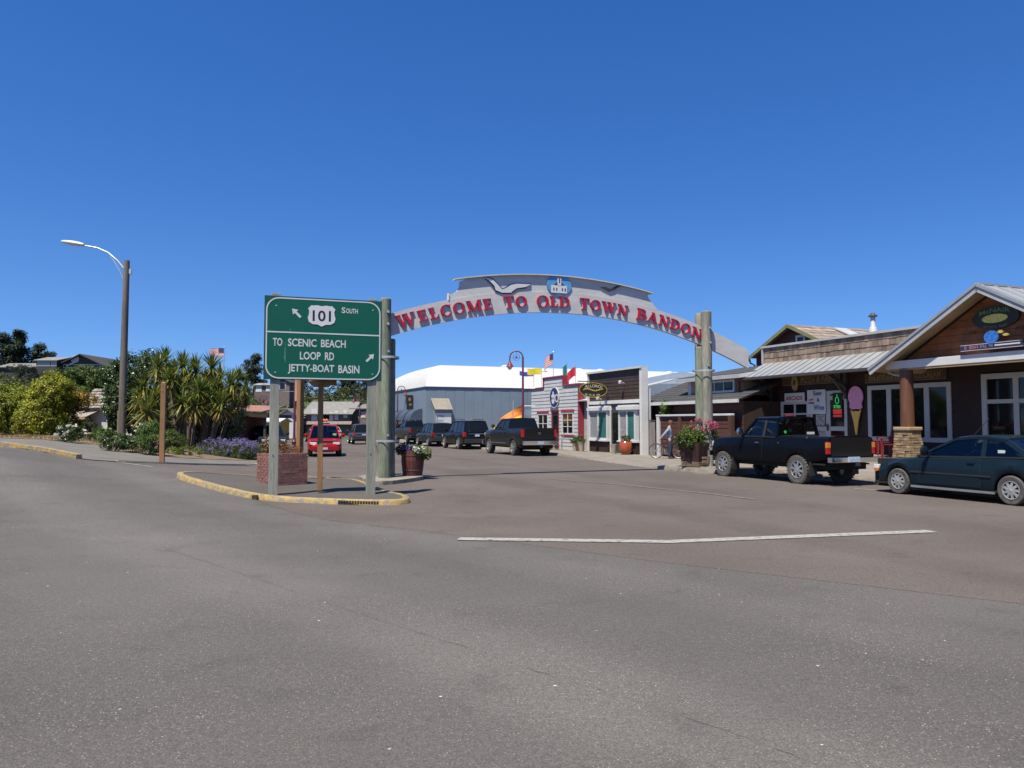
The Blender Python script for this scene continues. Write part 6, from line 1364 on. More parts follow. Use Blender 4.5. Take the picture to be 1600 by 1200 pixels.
pot('pale clay pot standing left of the red glazed pot', 34.75, 19.85, small, M_CLAY); pot('pale clay pot by the restaurant bay window, nearer of two', 38.2, 19.75, [(a * 1.15, b * 1.2) for a, b in small], M_CLAY); pot('pale clay pot by the restaurant bay window, farther of two', 38.95, 19.75, small, M_CLAY)
pot('terracotta pot in the gap beside the red trimmed shop', 39.6, 20.2, [(.14, 0), (.2, .2), (.22, .45), (.24, .5)], M_TERR)
# chairs
def chair(label, s, t, rz, m, group, arms=True, sc=1.0, z=None):
    x, y = xy(s, t); o = thing('patio_chair', label, 'chair', (x, y, zwalk(s, t) if z is None else z), rz, group); o.scale = (sc,) * 3
    for a in (-.25, .25):
        for b in (-.23, .23): mb = MB(); mb.bar((a, b, 0), (a * .95, b * .95, .44 if b > -.2 else .62), .035, .035); mb.build('leg', m, o)
    for k in range(5): mb = MB(); mb.box(-.26, .26, -.24 + k * .10, -.16 + k * .10, .43, .452); mb.build('seat_slat', m, o)
    for k in range(6): mb = MB(); mb.bar((-.22 + k * .088, -.24, .46), (-.22 + k * .088, -.36, .98), .06, .018, up=(0, 1, 0)); mb.build('back_slat', m, o)
    mb = MB(); mb.bar((-.27, -.365, .97), (.27, -.365, .97), .03, .06); mb.build('top_rail', m, o)
    if arms:
        for a in (-.29, .29): mb = MB(); mb.box(a - .035, a + .035, -.28, .27, .62, .645); mb.build('armrest', m, o); mb = MB(); mb.box(a - .02, a + .02, .21, .25, 0, .62); mb.build('arm_post', m, o)
    return o
M_DKCH = mat('dark_resin', (.035, .05, .055), .5, var=.1); M_REDCH = mat('red_chair_paint', (.22, .018, .022), .5, var=.15)
chair('dark green patio chair outside the white stepped shop', 41.6, 19.5, TH + R(100), M_DKCH, 'patio chairs on the pavement')
chair('grey metal cafe chair beside the dark patio chair', 40.9, 19.6, TH + R(60), M_TRIM, 'patio chairs on the pavement', False)
chair('red slatted armchair nearest the stone pillar', 19.4, 22.0, TH + R(95), M_REDCH, 'red chairs on the porch', True, 1.05, .46)
chair('red slatted armchair against the wall left of the pillar', 20.4, 22.9, TH + R(85), M_REDCH, 'red chairs on the porch', True, 1.05, .5)

# ================================================================ cyclist and bicycle
def skin(name, verts, edges, radii, m, parent, sub=2, root=0):
    me = bpy.data.meshes.new(name); me.from_pydata(verts, edges, []); o = link(name, me, parent)
    md = o.modifiers.new('skin', 'SKIN'); md.use_smooth_shade = True; sb = o.modifiers.new('sub', 'SUBSURF'); sb.levels = sub; sb.render_levels = sub
    for i, r_ in enumerate(radii):
        v = me.skin_vertices[0].data[i]; v.radius = r_ if isinstance(r_, tuple) else (r_, r_); v.use_root = (i == root)
    dg = bpy.context.evaluated_depsgraph_get(); m2 = bpy.data.meshes.new_from_object(o.evaluated_get(dg)); o.modifiers.clear(); o.data = m2; m2.materials.clear(); m2.materials.append(m)
    m2.polygons.foreach_set('use_smooth', [True] * len(m2.polygons)); return o
sP, tP = 30.3, 20.25; x, y = xy(sP, tP)
man = thing('person', 'person in pale blue shirt and dark jeans standing with a bicycle by the fence', 'person', (x, y, zwalk(sP, tP)), R(-8))
M_SKINP = mat('skin', (.48, .26, .17), .6, var=.05); M_SHIRT = mat('pale_blue_shirt', (.24, .28, .40), .85, var=.12, scale=10); M_JEAN = mat('dark_jeans', (.022, .032, .065), .85, var=.2, scale=12); M_HAIR = mat('brown_hair', (.10, .045, .022), .7, var=.2); M_SHOE = mat('dark_shoe', (.03, .028, .028), .7)
# faces +x; arms: right hand back on the saddle, left hand forward
V_ = [(0, 0, .92), (-.01, 0, 1.12), (-.02, 0, 1.32), (.0, 0, 1.44), (.03, 0, 1.52), (.06, 0, 1.60), (.075, 0, 1.70),      # pelvis, waist, chest, neck base, neck, head low, head top
      (-.03, -.19, 1.37), (-.24, -.24, 1.14), (-.42, -.22, .93), (-.02, .19, 1.37), (.06, .25, 1.12), (.22, .20, 1.0),      # right shoulder, elbow, wrist; left
      (.0, -.10, .88), (.03, -.11, .48), (-.02, -.11, .09), (.0, .10, .88), (.06, .11, .48), (.04, .11, .09), (.12, -.12, .04), (.18, .12, .04),
      (-.47, -.22, .885), (-.52, -.20, .87), (-.52, -.225, .86), (-.515, -.25, .865), (-.44, -.18, .88), (-.46, -.165, .862), (.28, .20, 1.0), (.33, .19, .985), (.33, .21, .98), (.32, .225, .985), (.26, .165, .99), (.28, .155, .975)]
E_ = [(0, 1), (1, 2), (2, 3), (3, 4), (4, 5), (5, 6), (2, 7), (7, 8), (8, 9), (2, 10), (10, 11), (11, 12), (0, 13), (13, 14), (14, 15), (0, 16), (16, 17), (17, 18), (15, 19), (18, 20), (9, 21), (21, 22), (21, 23), (21, 24), (21, 25), (25, 26), (12, 27), (27, 28), (27, 29), (27, 30), (27, 31), (31, 32)]
rad = [.09, (.085, .10), (.11, .14), .085, .055, (.085, .075), (.08, .07), .065, .045, .032, .065, .045, .032, .085, .06, .042, .085, .06, .042, .035, .035, .03, .011, .011, .010, .013, .010, .03, .011, .011, .010, .013, .010]
skin('body', V_, E_, rad, M_SKINP, man)
S_ = [(0, 0, .82), (-.01, 0, 1.12), (-.02, 0, 1.30), (.0, 0, 1.43), (-.03, -.19, 1.38), (-.24, -.24, 1.14), (-.39, -.22, .965), (-.02, .19, 1.38), (.06, .25, 1.12), (.19, .21, 1.02)]
skin('shirt', S_, [(0, 1), (1, 2), (2, 3), (2, 4), (4, 5), (5, 6), (2, 7), (7, 8), (8, 9)], [(.165, .18), (.15, .17), (.155, .19), .09, .085, .062, .05, .085, .062, .05], M_SHIRT, man)
J_ = [(0, 0, 1.02), (0, 0, .90), (.0, -.10, .86), (.03, -.11, .48), (-.02, -.11, .07), (.0, .10, .86), (.06, .11, .48), (.04, .11, .07)]
skin('jeans', J_, [(0, 1), (1, 2), (2, 3), (3, 4), (1, 5), (5, 6), (6, 7)], [.145, .15, .12, .088, .072, .12, .088, .072], M_JEAN, man)
mb = MB(); mb.lathe([(.001, .115), (.06, .11), (.095, .07), (.107, .0), (.10, -.06)], 16, (.055, 0, 1.665)); h_ = mb.build('hair', M_HAIR, man, smooth=60); h_.scale = (1.05, .9, 1)
mb = MB()
for k in range(4): mb.lathe([(.012, -.012), (.001, .012)], 6, (.155 if k < 2 else .16, (-.03, .03, 0, 0)[k], (1.655, 1.655, 1.635, 1.60)[k]), 'x')
mb.build('face_features', mat('face_dark', (.20, .09, .06), .6), man)
for dx, dy in ((.05, -.115), (.11, .115)): mb = MB(); mb.lathe([(.001, 0), (.055, .01), (.06, .05), (.04, .09)], 10, (0, 0, 0)); sh = mb.build('shoe', M_SHOE, man, smooth=60); sh.location = (dx, dy, 0); sh.scale = (2.3, .9, 1)
bk = thing('bicycle', 'black bicycle leaning by the person at the brown fence', 'bicycle', (x - .18, y + .22, zwalk(sP, tP)), R(-22))
M_BIKE = mat('bike_black', (.02, .02, .022), .4, var=.1)
for wx in (-.40, .66):
    mb = MB(); mb.tube([(wx + .335 * math.cos(R(a)), 0, .355 + .335 * math.sin(R(a))) for a in range(0, 361, 12)], .020, 8, cap=False); w_ = mb.build('wheel', M_TYRE, bk, smooth=60)
    mb = MB(); mb.tube([(wx + .31 * math.cos(R(a)), 0, .355 + .31 * math.sin(R(a))) for a in range(0, 361, 15)], .008, 5, cap=False)
    for k in range(14): a = 2 * math.pi * k / 14; mb.tube([(wx, .02 * (-1) ** k, .355), (wx + .31 * math.cos(a), 0, .355 + .31 * math.sin(a))], .002, 3, cap=False)
    mb.lathe([(.025, -.04), (.025, .04)], 8, (wx, 0, .355), 'y'); mb.build('rim', M_GALV, w_)
mb = MB()
for a, b, r_ in (((-.12, 0, .84), (.05, 0, .30), .016), ((.05, 0, .30), (.50, 0, .76), .02), ((-.09, 0, .75), (.48, 0, .84), .018), ((-.40, 0, .355), (-.09, 0, .74), .010), ((-.40, 0, .355), (.05, 0, .30), .011), ((.46, 0, .92), (.66, 0, .355), .016)): mb.tube([a, b], r_, 8)
mb.build('frame', M_BIKE, bk, smooth=50)
mb = MB(); mb.grid([[(-.26, -.07, .88), (-.26, .07, .88)], [(-.12, -.06, .885), (-.12, .06, .885)], [(.02, -.02, .875), (.02, .02, .875)]]); mb.grid([[(-.26, -.07, .84), (-.26, .07, .84)], [(-.12, -.06, .86), (-.12, .06, .86)], [(.02, -.02, .86), (.02, .02, .86)]]); mb.build('saddle', M_BIKE, bk, bevel=.0)
mb = MB(); mb.tube([(.36, -.30, 1.0), (.46, -.15, 1.02), (.46, 0, .95), (.46, .15, 1.02), (.36, .30, 1.0)], .012, 6); mb.build('handlebar', M_BIKE, bk, smooth=50)
mb = MB(); mb.lathe([(.09, -.01), (.09, .01)], 16, (.05, .03, .30), 'y'); mb.bar((.05, .06, .30), (.12, .06, .15), .02, .02); mb.bar((.05, -.06, .30), (-.02, -.06, .45), .02, .02); mb.build('crank', M_GALV, bk)

# ================================================================ buildings and things farther off
M_GREYSH = mat('grey_shingle_wall', (.17, .135, .12), .9, var=.3, scale=5, isl=.25, bump=.4, bscale=15); M_DKHOUSE = mat('dark_house_wall', (.045, .042, .045), .8, var=.15)
def gable_house(name, label, x0, x1, y0, y1, z0, zw, zr, wm, rm, axis='x', over=.5, cat='house', rz=0):
    o = thing(name, label, cat, ((x0 + x1) / 2, (y0 + y1) / 2, z0), rz); w2, l2 = (x1 - x0) / 2, (y1 - y0) / 2; H1, H2 = zw - z0, zr - z0
    mb = MB(); mb.box(-w2, w2, -l2, l2, -5 if z0 > 3 else -1, H1)
    if axis == 'x':
        mb.add([(-w2, -l2, H1), (-w2, l2, H1), (-w2, 0, H2 - .05)], [(0, 1, 2)]); mb.add([(w2, -l2, H1), (w2, l2, H1), (w2, 0, H2 - .05)], [(0, 1, 2)])
    else: mb.add([(-w2, -l2, H1), (w2, -l2, H1), (0, -l2, H2 - .05)], [(0, 1, 2)]); mb.add([(-w2, l2, H1), (w2, l2, H1), (0, l2, H2 - .05)], [(0, 1, 2)])
    mb.build('wall', wm, o)
    for s in (1, -1):
        mb = MB(); d = (H2 - H1) * over / (l2 if axis == 'x' else w2)
        if axis == 'x': slab(mb, [(-w2 - over, s * (l2 + over), H1 - d), (w2 + over, s * (l2 + over), H1 - d), (w2 + over, 0, H2), (-w2 - over, 0, H2)], .12)
        else: slab(mb, [(s * (w2 + over), -l2 - over, H1 - d), (s * (w2 + over), l2 + over, H1 - d), (0, l2 + over, H2), (0, -l2 - over, H2)], .12)
        mb.build('roof', rm, o)
    return o
def hwin(o, x0, x1, z0, z1, yy, m=None, fm=None):
    mb = MB(); mb.box(x0 - .08, x1 + .08, yy - .04, yy + .02, z0 - .08, z1 + .08); f_ = mb.build('window', fm or M_WHITE, o); mb = MB(); mb.box(x0, x1, yy - .06, yy - .042, z0, z1); mb.build('pane', m or M_GLASS, f_)
# hilltop house at Y = 104
k = 104 / 1200
def hx(px): return (px - 800) * k
def hzz(py): return CAM_H + (660 - py) * k
o = gable_house('hilltop_house', 'dark gabled house on the hill above the yellow green hedge', hx(92), hx(160), 104, 112, hzz(600), hzz(569), hzz(553), M_DKHOUSE, M_DKHOUSE, 'y', .6)
mb = MB(); mb.lathe([(.55, -.03), (.55, .03), (.4, .05)], 14, (-.9, -4.06, hzz(561) - hzz(600)), 'y'); mb.build('round_vent', M_GREYP, o)
hwin(o, -2.4, 2.5, hzz(574) - hzz(600), hzz(570) - hzz(600), -4.0); mb = MB(); mb.bar((-.8, -4.2, hzz(566) - hzz(600)), (-1.6, -4.2, hzz(570) - hzz(600)), .1, .15); mb.build('brace', M_WHITE, o)
o = gable_house('hilltop_house', 'grey roofed wing with large windows left of the dark hilltop gable', hx(62), hx(93), 103, 109, hzz(600), hzz(563), hzz(556), M_DKHOUSE, M_ASPHSHL, 'x', .3)
hwin(o, -1.1, .4, hzz(572) - hzz(600), hzz(565) - hzz(600), -3.0, mat('pale_glass', (.25, .29, .30), .1, spec=.6)); hwin(o, .7, 1.3, hzz(572) - hzz(600), hzz(566) - hzz(600), -3.0, MATS['pale_glass'])
gable_house('hilltop_house', 'long low grey roofed house at the left edge of the hill', hx(-20), hx(62), 106, 112, hzz(600), hzz(571), hzz(563), M_DKHOUSE, M_ASPHSHL, 'x', .3)
# house under the dark cypress, seen over the kiosk
k = 122 / 1200
o = gable_house('hill_cottage', 'grey cottage on the hill under the dark cypress', hx(397), hx(425), 122, 128, hzz(615), hzz(601), hzz(597), M_GREYSH, M_ASPHSHL, 'x', .3); hwin(o, -1.1, -.3, 1.2 - .9, 1.5, -3.0, M_WHITE); hwin(o, .5, 1.0, .4, 1.4, -3.0, M_WHITE)
o = gable_house('hill_cottage', 'white windowed house on the hill seen between the sign posts', hx(432), hx(452), 122, 128, hzz(612), hzz(596), hzz(591), M_GREYSH, M_ASPHSH, 'y', .3); hwin(o, -.5, .3, .4, 1.4, -3.0)
# motel at the end of the street
k = 100 / 1200
o = gable_house('shingled_motel', 'grey shingled motel building with hipped roof at the end of the street', hx(478), hx(546), 100, 110, -.4, hzz(645), hzz(626), M_GREYSH, M_ASPHSHL, 'x', .5, 'building')
zb2 = -.4
for a, b, c_, d in ((488, 495, 640, 657), (505, 514, 646, 658), (515, 520, 645, 660), (524, 528, 643, 655), (538, 542, 642, 652)): hwin(o, hx(a) - (hx(478) + hx(546)) / 2, hx(b) - (hx(478) + hx(546)) / 2, hzz(d) - zb2, hzz(c_) - zb2, -5.0, M_GREYP if a != 505 else M_GLASS)
mb = MB(); slab(mb, [(-3, -5.6, hzz(663) - zb2), (3.2, -5.6, hzz(663) - zb2), (3.2, -5.0, hzz(657) - zb2), (-3, -5.0, hzz(657) - zb2)], .08); mb.build('porch_roof', M_GREYSH, o)
mb = MB(); [mb.lathe([(.001, -.2), (.3, 0), (.001, .25)], 8, (hx(p) - (hx(478) + hx(546)) / 2, -5.8, hzz(657) - zb2)) for p in (505, 509, 513)]; mb.build('flower_basket', mat('orange_flowers', (.6, .14, .04), .8, var=.4, scale=10), o)
o = gable_house('shingled_motel', 'long brown shingled wing right of the hipped motel roof', hx(546), hx(604), 102, 110, -.4, hzz(637), hzz(630), M_GREYSH, M_ASPHSHL, 'x', .4, 'building'); hwin(o, -1.2, -.4, hzz(652) - zb2, hzz(644) - zb2, -4.0, M_GREYP); hwin(o, .1, 1.6, hzz(652) - zb2, hzz(645) - zb2, -4.0, M_GREYP)
o = gable_house('stucco_cottage', 'small white and brown cottage left of the motel roof', hx(440), hx(474), 98, 104, -.4, hzz(650), hzz(639), M_GREYP, M_GREYSH, 'y', .4)
# stop sign far up the street
x = hx(575.5) * .86; y = 86; o = thing('stop_sign', 'small red stop sign on a pole in front of the motel', 'road sign', (x - .0, y, zg(x, y))); mb = MB(); mb.tube([(0, 0, 0), (0, 0, 3.1)], .03, 6); mb.build('post', M_GALV, o)
mb = MB(); mb.prism([(.36 * math.cos(R(22.5 + 45 * i)), 2.75 + .36 * math.sin(R(22.5 + 45 * i))) for i in range(8)], lambda a, b, c: (a, c, b), -.05, -.035); mb.build('octagon', mat('stop_red', (.5, .02, .03), .4), o); text('STOP', lambda a, b, c: (a, -c, b), -.24, .24, 2.65, 2.85, .052, M_WHITE, o, bold=.02)
# red-brown hut with a dark overhanging roof behind the spiky plants
x, y = RYP(362, 660, 49)[0], 49; o = thing('red_hut', 'red brown hut with dark overhanging roof behind the spiky plants', 'hut', (x, y, zg(x, y)))
mb = MB(); mb.box(-1.0, .9, 0, 4, -.2, 2.35); mb.build('wall', mat('red_stucco', (.20, .060, .035), .85, var=.2), o)
mb = MB(); slab(mb, [(-1.5, -.6, 2.55), (2.5, -.6, 2.3), (2.5, 4.6, 2.3), (-1.5, 4.6, 2.55)], .22); mb.build('roof', mat('hut_roof', (.035, .022, .018), .8, var=.2), o)
mb = MB(); slab(mb, [(-.2, -.2, 2.62), (2.0, -.2, 2.5), (2.0, 4.2, 2.9), (-.2, 4.2, 3.0)], .06); mb.build('upper_roof', mat('hut_roof_pink', (.30, .15, .12), .8, var=.2), o)
for a in (2.2,): mb = MB(); mb.box(a - .07, a + .07, -.3, -.16, -.2, 2.25); mb.build('roof_post', M_GUT, o)
x, y = RYP(404, 660, 84)[0], 84; o = gable_house('yellow_kiosk', 'small yellow kiosk beyond the bright red car', x - 1.5, x + 2.2, 84, 88, -.3, 1.85, 2.2, mat('yellow_wall', (.50, .33, .05), .8), M_GREYP, 'x', .3, 'kiosk'); hwin(o, -.2, .5, 1.2, 1.9, -2.0)
# shingled cottage on the left with a lean-to
x, y = RYP(160, 660, 45)[0], 45; zc = zg(x, y); o = thing('shake_cottage', 'small white cottage with weathered shake roof beside the utility pole', 'cottage', (x, y, zc))
mb = MB(); mb.box(-.7, 2.6, 0, 4, -.3, 1.85); mb.build('wall', M_GREYP, o)
M_OLDSH = mat('silver_shake', (.25, .215, .19), .9, var=.3, scale=6, isl=.35, bump=.5)
for r_ in range(7):
    xx = -1.2
    while xx < 3.0:
        w_ = random.uniform(.25, .5); z0 = 1.75 + r_ * .17; y0 = -.35 + r_ * .22; mb = MB(); slab(mb, [(xx, y0, z0 + random.uniform(.02, .05)), (xx + w_ - .02, y0, z0 + random.uniform(.02, .05)), (xx + w_ - .02, y0 + .30, z0 + .19), (xx, y0 + .30, z0 + .19)], .035); mb.build('shake', M_OLDSH, o); xx += w_
mb = MB(); mb.box(.25, 1.05, -.05, .0, .55, 1.4); f_ = mb.build('window', M_WHITE, o)
for a in (.33, .68): mb = MB(); mb.box(a, a + .29, -.062, -.052, .63, 1.32); mb.build('pane', M_GLASS, f_)
mb = MB(); slab(mb, [(-2.0, -1.1, 1.05), (-.4, -1.1, 1.25), (-.1, .2, 1.75), (-1.7, .2, 1.55)], .07); mb.build('lean_to_roof', M_OLDSH, o); mb = MB(); mb.box(-1.8, -.55, -.8, .6, -.2, 1.05); mb.build('lean_to', M_DKWALL, o)
mb = MB(); mb.bar((-2.05, -1.14, 1.0), (-.4, -1.14, 1.2), .05, .16); mb.build('fascia', M_TAN, o)
# litter bin and bollard seen past the lavender
x, y = G(418, 712); o = thing('litter_bin', 'white litter bin half hidden behind the sign post', 'bin', (x - .7, y + 3, zg(x, y))); mb = MB(); mb.lathe([(.25, 0), (.29, .7), (.30, .75), (.2, .95), (.1, 1.0)], 14); mb.build('drum', M_GREYP, o, smooth=40); mb = MB(); mb.lathe([(.31, .72), (.31, .78)], 14); mb.build('band', M_GUT, o)
# ================================================================ plants
RN = np.random.default_rng(11)
def leaf_mesh(name, pos, nrm, size, asp, m, parent=None, fold=.25):
    n = len(pos); nrm = nrm / np.maximum(1e-6, np.linalg.norm(nrm, axis=1, keepdims=True))
    a = RN.normal(size=(n, 3)); tx = np.cross(nrm, a); tx /= np.maximum(1e-6, np.linalg.norm(tx, axis=1, keepdims=True)); ty = np.cross(nrm, tx)
    L = size[:, None]; W2 = L * asp
    v = np.empty((n, 4, 3)); v[:, 0] = pos - tx * L * .5; v[:, 1] = pos + ty * W2 * .5 + nrm * W2 * fold * .5; v[:, 2] = pos + tx * L * .5; v[:, 3] = pos - ty * W2 * .5 + nrm * W2 * fold * .5
    return quads(name, v.reshape(-1, 3), n, m, parent)
def leaf_mesh_s(*a): return tag(leaf_mesh(*a), kind='stuff')
def quads(name, verts, nq, m, parent=None):
    me = bpy.data.meshes.new(name); me.vertices.add(len(verts)); me.vertices.foreach_set('co', np.ascontiguousarray(verts, dtype=np.float32).ravel())
    me.loops.add(nq * 4); me.loops.foreach_set('vertex_index', np.arange(nq * 4, dtype=np.int32)); me.polygons.add(nq)
    me.polygons.foreach_set('loop_start', np.arange(0, nq * 4, 4, dtype=np.int32)); me.polygons.foreach_set('loop_total', np.full(nq, 4, dtype=np.int32)); me.update(calc_edges=True); me.materials.append(m)
    return link(name, me, parent)
def unit(n):
    d = RN.normal(size=(n, 3)); return d / np.linalg.norm(d, axis=1, keepdims=True)
def crown_pts(blobs, nclump, per, spread, shell=(.55, 1.0), zmin=-9):
    """blobs: (x,y,z,rx,ry,rz); clumps near the blob surfaces, leaves round every clump"""
    vol = np.array([b[3] * b[4] + b[4] * b[5] + b[3] * b[5] for b in blobs]); idx = RN.choice(len(blobs), nclump, p=vol / vol.sum()); B = np.array(blobs)[idx]
    d = unit(nclump); r_ = RN.uniform(shell[0], shell[1], nclump)[:, None] ** .6; c = B[:, :3] + d * B[:, 3:] * r_
    k = RN.uniform(.6, 1.3, nclump)
    P = np.repeat(c, per, 0) + unit(nclump * per) * (RN.uniform(0, 1, nclump * per) ** .5 * spread)[:, None] * np.repeat(k, per)[:, None]
    Nn = np.repeat(d, per, 0) * .9 + RN.normal(size=(nclump * per, 3)) * .7 + np.array([0, 0, .45])
    ok = P[:, 2] > zmin; return P[ok], Nn[ok]
def shrub(name, label, cat, loc, blobs, nclump, per, spread, size, asp, m, group=None, stems=5, bark=None, zmin=.02, crown='foliage', shell=(.55, 1.0), kind=None):
    o = thing(name, label, cat, loc, 0, group)
    P, Nn = crown_pts(blobs, nclump, per, spread, shell, zmin); leaf_mesh(crown, P, Nn, size * RN.uniform(.6, 1.35, len(P)), asp, m, o)
    if stems:
        mb = MB(); b0 = blobs[0]
        for k in range(stems):
            b = blobs[k % len(blobs)]; a = RN.uniform(0, 6.28); x0, y0 = b0[0] + .25 * b0[3] * math.cos(a), b0[1] + .25 * b0[4] * math.sin(a); e = (b[0] + RN.uniform(-.4, .4) * b[3], b[1] + RN.uniform(-.4, .4) * b[4], b[2] + RN.uniform(.0, .5) * b[5])
            mid = ((x0 + e[0]) / 2 + RN.uniform(-.1, .1), (y0 + e[1]) / 2, e[2] * .5); r_ = .03 + .012 * e[2]; mb.tube([(x0, y0, -.1), mid, e], [r_, r_ * .7, r_ * .25], 6)
        mb.build('stem' if crown == 'foliage' else 'trunk', bark or M_BARK, o, smooth=60)
    return o
M_BARK = mat('bark', (.11, .08, .055), .9, var=.3, scale=6, streak=.2, bump=.5)
LM = leafmat
L_GOLD = LM('leaf_gold', (.11, .17, .012), (.42, .39, .03)); L_BRON = LM('leaf_bronze', (.17, .11, .018), (.32, .22, .03)); L_OLIVE = LM('leaf_olive', (.045, .06, .02), (.10, .11, .04)); L_MID = LM('leaf_mid', (.040, .080, .014), (.12, .18, .035)); L_GLOSS = LM('leaf_gloss', (.020, .046, .012), (.11, .16, .06), .28, .2); L_DARK = LM('leaf_dark', (.010, .022, .010), (.026, .044, .018), .6, .15); L_BRIGHT = LM('leaf_bright', (.05, .12, .015), (.15, .24, .04)); L_LAV = LM('leaf_lavender_green', (.07, .11, .025), (.15, .19, .06)); L_LAVF = LM('lavender_flower', (.11, .09, .26), (.24, .20, .42), .7, .2); L_SCRUB = LM('leaf_scrub', (.030, .048, .014), (.085, .10, .03)); L_DRYG = LM('dry_leaf', (.20, .14, .06), (.38, .28, .12)); L_WHITE = LM('white_petal', (.6, .6, .55), (.85, .85, .8), .7, .3); L_PINK = LM('pink_petal', (.32, .05, .11), (.6, .16, .25), .7, .3); L_PURP = LM('purple_petal', (.10, .05, .45), (.25, .15, .7), .7, .3); L_ORNG = LM('rust_leaf', (.16, .07, .025), (.32, .15, .06)); L_CORD = LM('cordyline_leaf', (.052, .092, .016), (.22, .245, .05), .38, .25); L_CORDY = LM('cordyline_old_leaf', (.28, .20, .03), (.45, .33, .06), .5, .3); L_SKIRT = LM('cordyline_skirt', (.12, .085, .045), (.22, .16, .085), .8, .1); L_YG = LM('leaf_yellow_green', (.10, .15, .02), (.24, .28, .05))
def place(px, Y): x = RYP(px, 640, Y)[0]; return x, Y, zg(x, Y)
# hedge shrubs at the left
x, y, z = place(80, 38); z += .1
shrub('golden_shrub', 'tall yellow green shrub with rounded lumps left of the cottage', 'shrub', (x, y, z), [(-.3, 0, 1.2, 1.15, 1.2, 1.25), (.0, .1, 2.1, 1.0, 1.05, 1.0), (-.4, -.3, .75, 1.15, 1.0, .85), (.15, 0, 2.55, .65, .7, .6), (-.75, .2, 1.7, .65, .8, .8)], 420, 66, .24, .10, .6, L_GOLD, 'hedge shrubs along the footway', 7)
x, y, z = place(108, 39.5)
shrub('bronze_shrub', 'bronze yellow shrub with dark base beside the golden shrub', 'shrub', (x, y, z), [(-.5, 0, 2.05, .8, 1.0, .75), (.45, .2, 1.95, .75, .8, .42), (-.35, .3, 1.1, .8, 1.0, 1.0), (-.8, .3, 2.35, .6, .7, .5)], 230, 62, .22, .095, .55, L_BRON, 'hedge shrubs along the footway', 6)
x, y, z = place(22, 40); z += .1
shrub('golden_shrub', 'yellow green shrub at the far left edge of the footway', 'shrub', (x, y, z), [(0, 0, 1.1, 1.2, 1.3, 1.2), (-.3, .2, 1.8, 1.0, 1.1, .9), (.6, .1, 1.6, .8, .9, .8), (-.9, 0, 1.4, 1.0, 1.0, 1.1)], 320, 62, .24, .10, .6, LM('leaf_lime', (.09, .15, .012), (.34, .36, .03)), 'hedge shrubs along the footway', 6)
x, y, z = place(-18, 40); shrub('golden_shrub', 'leafy yellow green shrub cut by the left picture edge', 'shrub', (x, y, z), [(0, 0, 1.5, 1.3, 1.3, 1.6)], 120, 60, .3, .13, .6, L_YG, 'hedge shrubs along the footway', 4)
x, y, z = place(40, 56); shrub('olive_shrub', 'dull olive shrub rising behind the yellow hedge', 'shrub', (x, y, z), [(-1.5, 0, 2.0, 2.6, 2, 2.3), (1.4, 0, 1.9, 2.2, 2, 1.9), (-3.2, 0, 2.6, 2.0, 2, 2.0)], 330, 60, .4, .17, .5, L_OLIVE, 'trees behind the hedge', 6)
x, y, z = place(150, 52); shrub('broadleaf_tree', 'mid green leafy tree behind the shake roofed cottage', 'tree', (x, y, z), [(-.8, 0, 3.2, 2.0, 1.8, 1.6), (1.3, .2, 3.0, 1.7, 1.7, 1.9), (-2.3, .4, 3.0, 1.5, 1.4, 1.5), (.3, 0, 1.6, 2.2, 1.6, 1.6), (-2.8, .3, 2.0, 1.6, 1.4, 1.5)], 520, 60, .36, .16, .5, L_MID, 'trees behind the hedge', 7, crown='crown')
x, y, z = place(106, 60); shrub('broadleaf_tree', 'dark green leafy tree behind the golden shrub', 'tree', (x, y, z), [(0, 0, 3.0, 2.3, 2, 1.8), (-1.8, 0, 2.4, 1.8, 1.8, 1.6)], 230, 60, .42, .18, .5, L_MID, 'trees behind the hedge', 6, crown='crown')
x, y, z = place(222, 42); shrub('glossy_tree', 'dark glossy leaved tree directly right of the utility pole', 'tree', (x, y, z), [(-.4, 0, 3.9, 1.2, 1.1, 1.2), (.4, 0, 3.4, 1.2, 1.1, 1.4), (-.7, 0, 2.3, 1.1, 1.1, 1.5), (.2, .2, 1.5, 1.3, 1.1, 1.5), (-1.0, 0, 3.0, .9, .9, 1.1), (.1, 0, 4.6, .7, .7, .5), (-1.4, 0, 3.6, .7, .7, .9), (-1.5, .1, 2.4, .6, .7, .9)], 420, 46, .32, .16, .55, L_GLOSS, 'trees behind the hedge', 8, crown='crown', shell=(.4, 1.1))
x, y, z = place(178, 41); shrub('glossy_tree', 'dark glossy shrub hanging over the cottage window', 'shrub', (x, y, z), [(.1, 0, 1.9, .5, .6, 1.0), (.2, 0, 1.2, .45, .5, .9)], 60, 45, .22, .13, .55, L_GLOSS, None, 3)
x, y, z = place(392, 58); shrub('broadleaf_tree', 'bright green leafy tree right of the spiky plants', 'tree', (x, y, z), [(0, 0, 2.6, .85, .9, .9), (-.5, .2, 1.9, .9, .9, 1.0), (-.9, 0, 2.9, .8, .8, .7)], 110, 60, .3, .14, .5, L_BRIGHT, 'trees behind the hedge', 5, crown='crown')
x, y, z = place(330, 47); shrub('broadleaf_tree', 'dark dense tree filling in behind the spiky plants', 'tree', (x, y, z), [(-2.2, 0, 2.7, 1.4, 1.2, 1.9), (-.6, .3, 2.7, 1.4, 1.2, 1.9), (.9, .3, 2.5, 1.1, 1.1, 1.7), (-3.2, 0, 2.0, 1.2, 1.0, 1.7)], 380, 55, .34, .15, .5, L_GLOSS, 'trees behind the hedge', 6, crown='crown')
